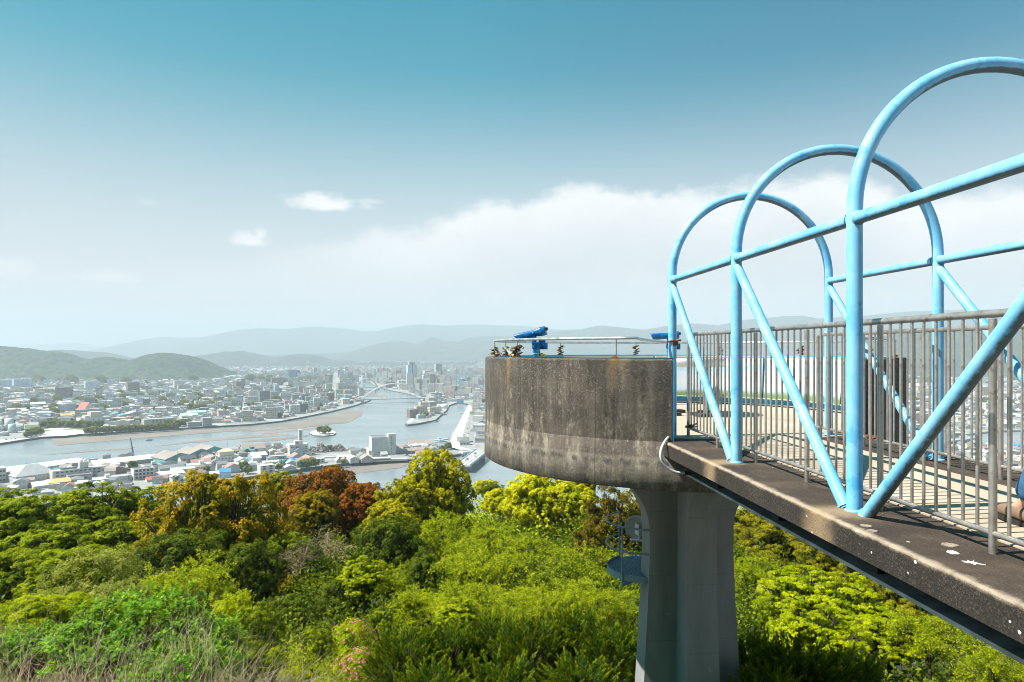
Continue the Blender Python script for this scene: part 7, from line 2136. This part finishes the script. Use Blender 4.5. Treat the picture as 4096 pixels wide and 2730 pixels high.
rowlab([(x, y, k, s) for x, y, k, s in [(530, 1880, 0, 0.95), (828, 1893, 1, 0.8), (1008, 1812, 0, 0.7), (988, 1818, 1, 0.7), (975, 1886, 0, 1.0), (990, 1897, 1, 1.0), (1115, 1884, 0, 0.7), (1205, 1875, 0, 0.9), (1225, 1873, 1, 1.1), (1245, 1871, 0, 1.0), (1262, 1868, 1, 0.8), (1372, 1860, 0, 0.6), (1318, 1806, 1, 0.9), (1792, 1800, 0, 1.0), (1770, 1810, 1, 0.9), (1700, 1672, 0, 1.2), (702, 1932, 1, 0.7)]], 'among the harbour strip buildings', 'harbour strip trees')
rowlab([(x, y, k, s) for x, y, k, s in [(765, 1643, 0, 1.6), (790, 1645, 0, 1.6), (815, 1644, 0, 1.6), (900, 1650, 0, 1.3), (990, 1632, 1, 1.2), (1120, 1672, 0, 0.9), (1790, 1560, 1, 1.8), (1780, 1575, 0, 1.6), (1795, 1585, 1, 1.6)]], 'in the middle of the town', 'town trees')
me, _ = billow(99, FOL['town'], a=5.0, b=3.8, nl=8, ncl=6, nlf=8, leaf=(1.8, 1.3), lobe=0.5)
Vb = np.empty(len(me.vertices) * 3); me.vertices.foreach_get('co', Vb); Vb = Vb.reshape(-1, 3)
nq = len(Vb) // 4
VV, TI, TPp = [], [], []
rng = np.random.default_rng(4)
cnt = 0
for d, x, y, px, py, ang in cand:
    if d > 1150 and cnt < 420 and rng.random() < 0.055 and free(x + 8, y, 4):
        s = rng.uniform(0.8, 1.9) * (1 if d < 2500 else 2.0)
        VV.append(Vb * s + np.array([x + 8, y, LZ + 3.0 * s])); TI.append(np.full(nq, rng.uniform(0, 1))); TPp.append(rng.uniform(0, .5, nq)); cnt += 1
VV = np.concatenate(VV)
o = link('town_greenery', np_mesh('town_greenery', VV, np.arange(len(VV)).reshape(-1, 4), FOL['town'], {'tint': np.concatenate(TI), 'tip': np.concatenate(TPp)}))
tag(o, 'scattered small garden trees all over the distant town', 'greenery', kind='stuff')

# ---------------------------------------------------------------- hills
def ridge(name, pts, depth, front, back, label, mat, step, bump, seed, base=2.5, spur=0.25, wob=60):
    """range of hills whose skyline, seen from the lookout, runs through pts at the given depth"""
    rng = np.random.default_rng(seed)
    px = np.array([p[0] for p in pts], float); py = np.array([p[1] for p in pts], float)
    xc = (px - CX) / F * depth; hz = E + (HY - py) / F * depth
    xs = np.arange(xc[0], xc[-1] + step, step)
    top = np.interp(xs, xc, hz)
    k = max(3, int(90 / step)); ker = np.hanning(k + 2)[1:-1]; ker /= ker.sum()
    top = np.convolve(np.pad(top, k, mode='edge'), ker, 'same')[k:-k]
    ys = np.arange(depth - front, depth + back + step, step)
    X, Y = np.meshgrid(xs, ys)
    ph = rng.uniform(0, 6.28, 8)
    sp = np.zeros_like(X)
    for i in range(5):
        wl = (420 / (1.6 ** i)) * (depth / 3500.0) ** 0.7
        sp += np.sin(X / wl * 1.7 + ph[i] + 0.9 * np.sin(Y / wl + ph[i + 2])) * 0.5 ** i
    t = np.where(Y < depth, (Y - (depth - front)) / front, 1 - (Y - depth) / back)
    t = np.clip(t + spur * sp * t * (1 - t) * 1.6, 0, 1)
    prof = t * t * (3 - 2 * t)
    prof = 0.5 * prof + 0.5 * np.sin(t * PI / 2) ** 1.2
    Z = base - 6 + (np.tile(top, (len(ys), 1)) - base + 6) * prof
    tint = np.zeros_like(Z)
    if bump:
        n = int((xs[-1] - xs[0]) * (front + back * 0.4) / (bump[1] ** 2) * 1.3)
        bx = rng.uniform(xs[0], xs[-1], n); by = rng.uniform(depth - front, depth + back * 0.4, n); br = bump[1] * rng.uniform(0.55, 1.25, n); bt = rng.uniform(0, 1, n)
        D = np.zeros_like(Z)
        for i in range(n):
            r = br[i]
            a0, a1 = np.searchsorted(xs, [bx[i] - r, bx[i] + r]); b0, b1 = np.searchsorted(ys, [by[i] - r, by[i] + r])
            if a1 <= a0 or b1 <= b0: continue
            q = 1 - ((X[b0:b1, a0:a1] - bx[i]) ** 2 + (Y[b0:b1, a0:a1] - by[i]) ** 2) / r ** 2
            hgt = np.sqrt(np.maximum(q, 0)) * bump[0] * (br[i] / bump[1])
            sub = D[b0:b1, a0:a1]; msk = hgt > sub
            sub[msk] = hgt[msk]; tint[b0:b1, a0:a1][msk] = bt[i]
        Z = Z + D * np.clip(t * 6, 0, 1) - bump[0] * 0.5
    Wx = X * CT + Y * ST; Wy = -X * ST + Y * CT
    V = np.stack([Wx.ravel(), Wy.ravel(), Z.ravel()], 1)
    ny, nx = X.shape
    i0 = (np.arange(ny - 1)[:, None] * nx + np.arange(nx - 1)[None, :]).ravel()
    Q = np.stack([i0, i0 + 1, i0 + nx + 1, i0 + nx], 1)
    me = np_mesh(name, V, Q, mat, {'tint': tint[:-1, :-1].ravel()}, smooth=True)
    tag(link(name, me), label, kind='structure')
ridge('wooded_hill', [(-420, 1372), (-200, 1378), (0, 1388), (80, 1394), (160, 1407), (240, 1411), (290, 1428), (345, 1445), (372, 1439), (420, 1431), (480, 1441), (522, 1454), (560, 1439), (600, 1423), (645, 1415), (700, 1421), (760, 1439), (820, 1468), (870, 1498), (915, 1526), (960, 1534)],
      3150, 420, 500, 'long low wooded hill at the left with two rounded summits', M['hillgreen'], 6.0, (9.0, 15.0), 3, spur=0.22)
ridge('low_hills', [(180, 1420), (230, 1402), (300, 1409), (345, 1409), (425, 1430), (500, 1445), (700, 1440), (900, 1410), (960, 1407), (1030, 1427), (1090, 1442), (1180, 1418), (1240, 1424), (1300, 1450), (1345, 1446), (1370, 1444), (1420, 1458), (1500, 1450), (1700, 1455), (1900, 1450)],
      5600, 700, 900, 'low wooded hills behind the town', M['hillfar'], 22.0, (12, 45), 5)
ridge('middle_ridge', [(900, 1440), (1050, 1425), (1200, 1420), (1414, 1412), (1470, 1392), (1555, 1369), (1615, 1369), (1671, 1381), (1732, 1351), (1788, 1369), (1840, 1368), (1882, 1352), (1942, 1350), (2060, 1345), (2206, 1328), (2330, 1319), (2400, 1305), (2498, 1316), (2570, 1324), (2665, 1307), (2767, 1297), (2870, 1305), (2973, 1283), (3116, 1270), (3188, 1265), (3269, 1277), (3443, 1268), (3600, 1252), (3800, 1244), (4100, 1240), (4500, 1245)],
      8300, 1700, 1500, 'hazy wooded ridge behind the right half of the town', M['hillfar'], 26.0, (14, 50), 6)
ridge('back_ridge', [(300, 1430), (382, 1411), (460, 1392), (531, 1377), (655, 1349), (740, 1352), (850, 1350), (914, 1334), (1000, 1319), (1064, 1314), (1157, 1319), (1250, 1307), (1391, 1316), (1461, 1328), (1508, 1326), (1601, 1307), (1695, 1298), (1788, 1305), (1900, 1299), (2100, 1306), (2300, 1325), (2700, 1318), (3000, 1300), (3400, 1296), (3700, 1300), (4000, 1296), (4500, 1300)],
      12500, 2600, 1800, 'pale far mountain range along the horizon', M['hillfar'], 60.0, None, 7)
ridge('far_range', [(-500, 1395), (60, 1385), (106, 1374), (180, 1380), (297, 1372), (380, 1385), (480, 1392), (700, 1370), (1000, 1345), (1300, 1330), (1600, 1320), (2000, 1325), (2600, 1322), (3200, 1320), (4500, 1325)],
      16500, 1800, 1500, 'faintest mountain range on the horizon', M['hillfar'], 90.0, None, 8)
ridge('right_hill', [(3350, 1470), (3443, 1400), (3560, 1350), (3700, 1325), (3850, 1320), (4000, 1330), (4096, 1322), (4300, 1318), (4600, 1330)],
      3900, 900, 700, 'wooded hill behind the right part of the railing', M['hillgreen'], 12.0, (9, 22), 9)
# ================================================================ AIR, SKY, SUN, CAMERA
def build_haze():
    m = bpy.data.materials.new('air_haze'); m.use_nodes = True
    nt = m.node_tree; nt.nodes.clear()
    v = nt.nodes.new('ShaderNodeVolumePrincipled')
    v.inputs['Color'].default_value = (0.640, 0.735, 0.815, 1)
    v.inputs['Density'].default_value = HAZE_D
    v.inputs['Anisotropy'].default_value = 0.0
    o = nt.nodes.new('ShaderNodeOutputMaterial')
    nt.links.new(v.outputs[0], o.inputs['Volume'])
    x0, x1, y0, y1, z0, z1 = -18500, 18500, -400, 20500, -12, 625
    b = MB()
    b.add([(x0, y0, z0), (x1, y0, z0), (x1, y1, z0), (x0, y1, z0), (x0, y0, z1), (x1, y0, z1), (x1, y1, z1), (x0, y1, z1)],
          [(0, 3, 2, 1), (4, 5, 6, 7), (0, 1, 5, 4), (1, 2, 6, 5), (2, 3, 7, 6), (3, 0, 4, 7)])
    tag(b.build('haze', m), 'thin even spring haze over the whole valley', kind='stuff')
HAZE_D = 1.45e-4
build_haze()

SUN_EL, SUN_AZ = math.radians(54), math.radians(-94)      # azimuth clockwise from +Y
sd = Vector((math.sin(SUN_AZ) * math.cos(SUN_EL), math.cos(SUN_AZ) * math.cos(SUN_EL), math.sin(SUN_EL)))
L = bpy.data.lights.new('sun', 'SUN'); L.energy = 5.0; L.angle = math.radians(0.5); L.color = (1.0, 0.955, 0.88)
so = bpy.data.objects.new('sun', L); COL.objects.link(so)
so.rotation_euler = (-sd).to_track_quat('-Z', 'Y').to_euler()
so.location = (-40, 0, E + 60)

def build_world():
    w = bpy.data.worlds.new('World'); SC.world = w; w.use_nodes = True
    nt = w.node_tree; nt.nodes.clear()
    tc = nt.nodes.new('ShaderNodeTexCoord')
    s = N(nt, 'ShaderNodeSeparateXYZ', Vector=tc.outputs['Generated'])
    x, y, z = s.outputs
    hyp = M2(nt, 'SQRT', M2(nt, 'ADD', M2(nt, 'MULTIPLY', x, x), M2(nt, 'MULTIPLY', y, y)))
    el = M2(nt, 'DIVIDE', z, M2(nt, 'MAXIMUM', hyp, 0.02))          # tan(elevation)
    az = M2(nt, 'ARCTAN2', x, y)
    sky = nt.nodes.new('ShaderNodeTexSky'); sky.sky_type = 'NISHITA'; sky.sun_disc = False
    sky.sun_elevation = SUN_EL; sky.sun_rotation = SUN_AZ; sky.altitude = 100; sky.air_density = 1.0; sky.dust_density = 1.2; sky.ozone_density = 2.0
    c = mixc(nt, 1.0, sky.outputs[0], ramp(nt, el, [(0.0, (0.85, 0.80, 0.78)), (0.12, (0.85, 1.12, 0.98)), (0.24, (0.66, 1.36, 1.10)), (0.36, (0.40, 1.48, 1.16)), (0.5, (0.05, 1.42, 1.16)), (0.9, (0.0, 1.3, 1.1))]), 'MULTIPLY')
    # whiter towards the sun side, deeper blue on the right
    side = ramp(nt, M2(nt, 'ADD', M2(nt, 'MULTIPLY', az, 0.66), 0.5), [(0.0, (0.90, 0.76, 0.80)), (0.5, (0.85, 0.92, 0.97)), (0.9, (0.42, 0.70, 0.84))])
    c = mixc(nt, 1.0, c, side, 'MULTIPLY')
    # the sky itself pales to a milky white towards the horizon, more so on the sun side
    milk = M2(nt, 'MULTIPLY', sstep(nt, el, 0.42, 0.04), sstep(nt, az, 0.3, -0.6, 0.95, 0.84))
    bg0 = N(nt, 'ShaderNodeBackground', Color=c, Strength=0.054)
    bg1 = N(nt, 'ShaderNodeBackground', Color=(0.405, 0.415, 0.424, 1), Strength=1.0)
    bg = N(nt, 'ShaderNodeMixShader', i0=milk, i1=bg0.outputs[0], i2=bg1.outputs[0])
    # cumulus bank: skyline of the cloud as a function of azimuth (real directions in the sky)
    pts = [(-700, 1180), (0, 1065), (60, 1040), (330, 1100), (420, 1085), (640, 1110), (800, 1090), (1000, 1060), (1150, 1010), (1200, 975), (1290, 955), (1500, 930), (1700, 898), (1760, 868), (1850, 832), (1900, 822), (2000, 806), (2150, 785), (2300, 752),
           (2450, 740), (2600, 744), (2800, 755), (2900, 765), (3050, 730), (3300, 690), (3480, 715), (3650, 800), (3800, 790), (3950, 760), (4096, 755), (4800, 800)]
    A0, A1 = -0.95, 0.95
    st = []
    for px, py in pts:
        a = math.atan((px - CX) / F)
        st.append((max(0, min(1, (a + TH - A0) / (A1 - A0))), max(0.0, (HY - py) / F * math.cos(a)) / 0.4))
    an = M2(nt, 'DIVIDE', M2(nt, 'SUBTRACT', az, A0), A1 - A0)
    top = M2(nt, 'MULTIPLY', ramp(nt, an, st[:31]), 0.4)
    v = N(nt, 'ShaderNodeCombineXYZ', X=az, Y=M2(nt, 'MULTIPLY', el, 1.5), Z=0.0).outputs[0]
    n1 = noise(nt, v, 9.0, 8, 0.55); n2 = noise(nt, v, 34.0, 6, 0.6)
    edge = M2(nt, 'ADD', M2(nt, 'SUBTRACT', top, el), M2(nt, 'ADD', M2(nt, 'MULTIPLY', M2(nt, 'SUBTRACT', n1, 0.5), 0.075), M2(nt, 'MULTIPLY', M2(nt, 'SUBTRACT', n2, 0.5), 0.034)))
    mask = sstep(nt, edge, -0.008, 0.020)
    rightness = sstep(nt, az, -0.32, 0.0, 0.10, 0.85)
    low = sstep(nt, edge, 0.03, 0.17, 1.0, 0.45)
    mask = M2(nt, 'MULTIPLY', M2(nt, 'MULTIPLY', mask, rightness), low)
    # two small stray clouds and faint wisps
    for px, py, wx, wy, k in ((1310, 822, 0.066, 0.017, 0.95), (1280, 800, 0.030, 0.014, 0.9), (1010, 968, 0.032, 0.017, 0.85), (1042, 945, 0.012, 0.017, 0.8), (1470, 808, 0.030, 0.006, 0.35), (590, 812, 0.014, 0.006, 0.2), (430, 1115, 0.05, 0.012, 0.45), (40, 1080, 0.04, 0.02, 0.4)):
        a = math.atan((px - CX) / F); e0 = (HY - py) / F * math.cos(a)
        dx = M2(nt, 'DIVIDE', M2(nt, 'SUBTRACT', az, a + TH), wx); dy = M2(nt, 'DIVIDE', M2(nt, 'SUBTRACT', el, e0), wy)
        dy = M2(nt, 'MULTIPLY', dy, M2(nt, 'ADD', 1.0, M2(nt, 'MULTIPLY', M2(nt, 'LESS_THAN', dy, 0.0), 0.7)))
        r = M2(nt, 'SQRT', M2(nt, 'ADD', M2(nt, 'MULTIPLY', dx, dx), M2(nt, 'MULTIPLY', dy, dy)))
        r = M2(nt, 'ADD', r, M2(nt, 'ADD', M2(nt, 'MULTIPLY', M2(nt, 'SUBTRACT', n1, 0.5), 1.6), M2(nt, 'MULTIPLY', M2(nt, 'SUBTRACT', n2, 0.5), 1.6)))
        mask = M2(nt, 'MAXIMUM', mask, M2(nt, 'MULTIPLY', sstep(nt, r, 1.10, 0.25), k))
    shade = M2(nt, 'ADD', sstep(nt, edge, 0.0, 0.14, 1.0, 0.2), M2(nt, 'ADD', M2(nt, 'MULTIPLY', M2(nt, 'SUBTRACT', n1, 0.5), 1.3), M2(nt, 'MULTIPLY', M2(nt, 'SUBTRACT', n2, 0.5), 0.7)), clamp=True)
    ccol = ramp(nt, shade, [(0.0, (0.68, 0.71, 0.75)), (0.5, (0.84, 0.85, 0.86)), (1.0, (1.02, 1.01, 0.99))])
    cl = N(nt, 'ShaderNodeBackground', Color=ccol, Strength=0.52)
    mx = N(nt, 'ShaderNodeMixShader', i0=mask, i1=bg.outputs[0], i2=cl.outputs[0])
    out = nt.nodes.new('ShaderNodeOutputWorld'); nt.links.new(mx.outputs[0], out.inputs[0])
build_world()

cam = bpy.data.cameras.new('camera'); co = bpy.data.objects.new('camera', cam); COL.objects.link(co)
co.location = (0, 0, E); co.rotation_euler = (PI / 2, 0, -TH)
cam.sensor_width = 36; cam.lens = 36 * F / 4096; cam.shift_y = (HY - 1365) / 4096
cam.clip_start = 0.05; cam.clip_end = 40000
SC.camera = co

SC.render.engine = 'CYCLES'
cy = SC.cycles
cy.use_denoising = True; cy.filter_width = 1.0
try: cy.denoiser = 'OPENIMAGEDENOISE'
except Exception: pass
cy.max_bounces = 6; cy.diffuse_bounces = 3; cy.glossy_bounces = 2; cy.transmission_bounces = 4; cy.volume_bounces = 1; cy.transparent_max_bounces = 6
cy.sample_clamp_indirect = 6.0; cy.use_adaptive_sampling = True; cy.adaptive_threshold = 0.015
cy.caustics_reflective = False; cy.caustics_refractive = False
SC.view_settings.view_transform = 'Standard'; SC.view_settings.look = 'None'; SC.view_settings.exposure = 1.02; SC.view_settings.gamma = 1.0
SC.view_settings.use_curve_mapping = False
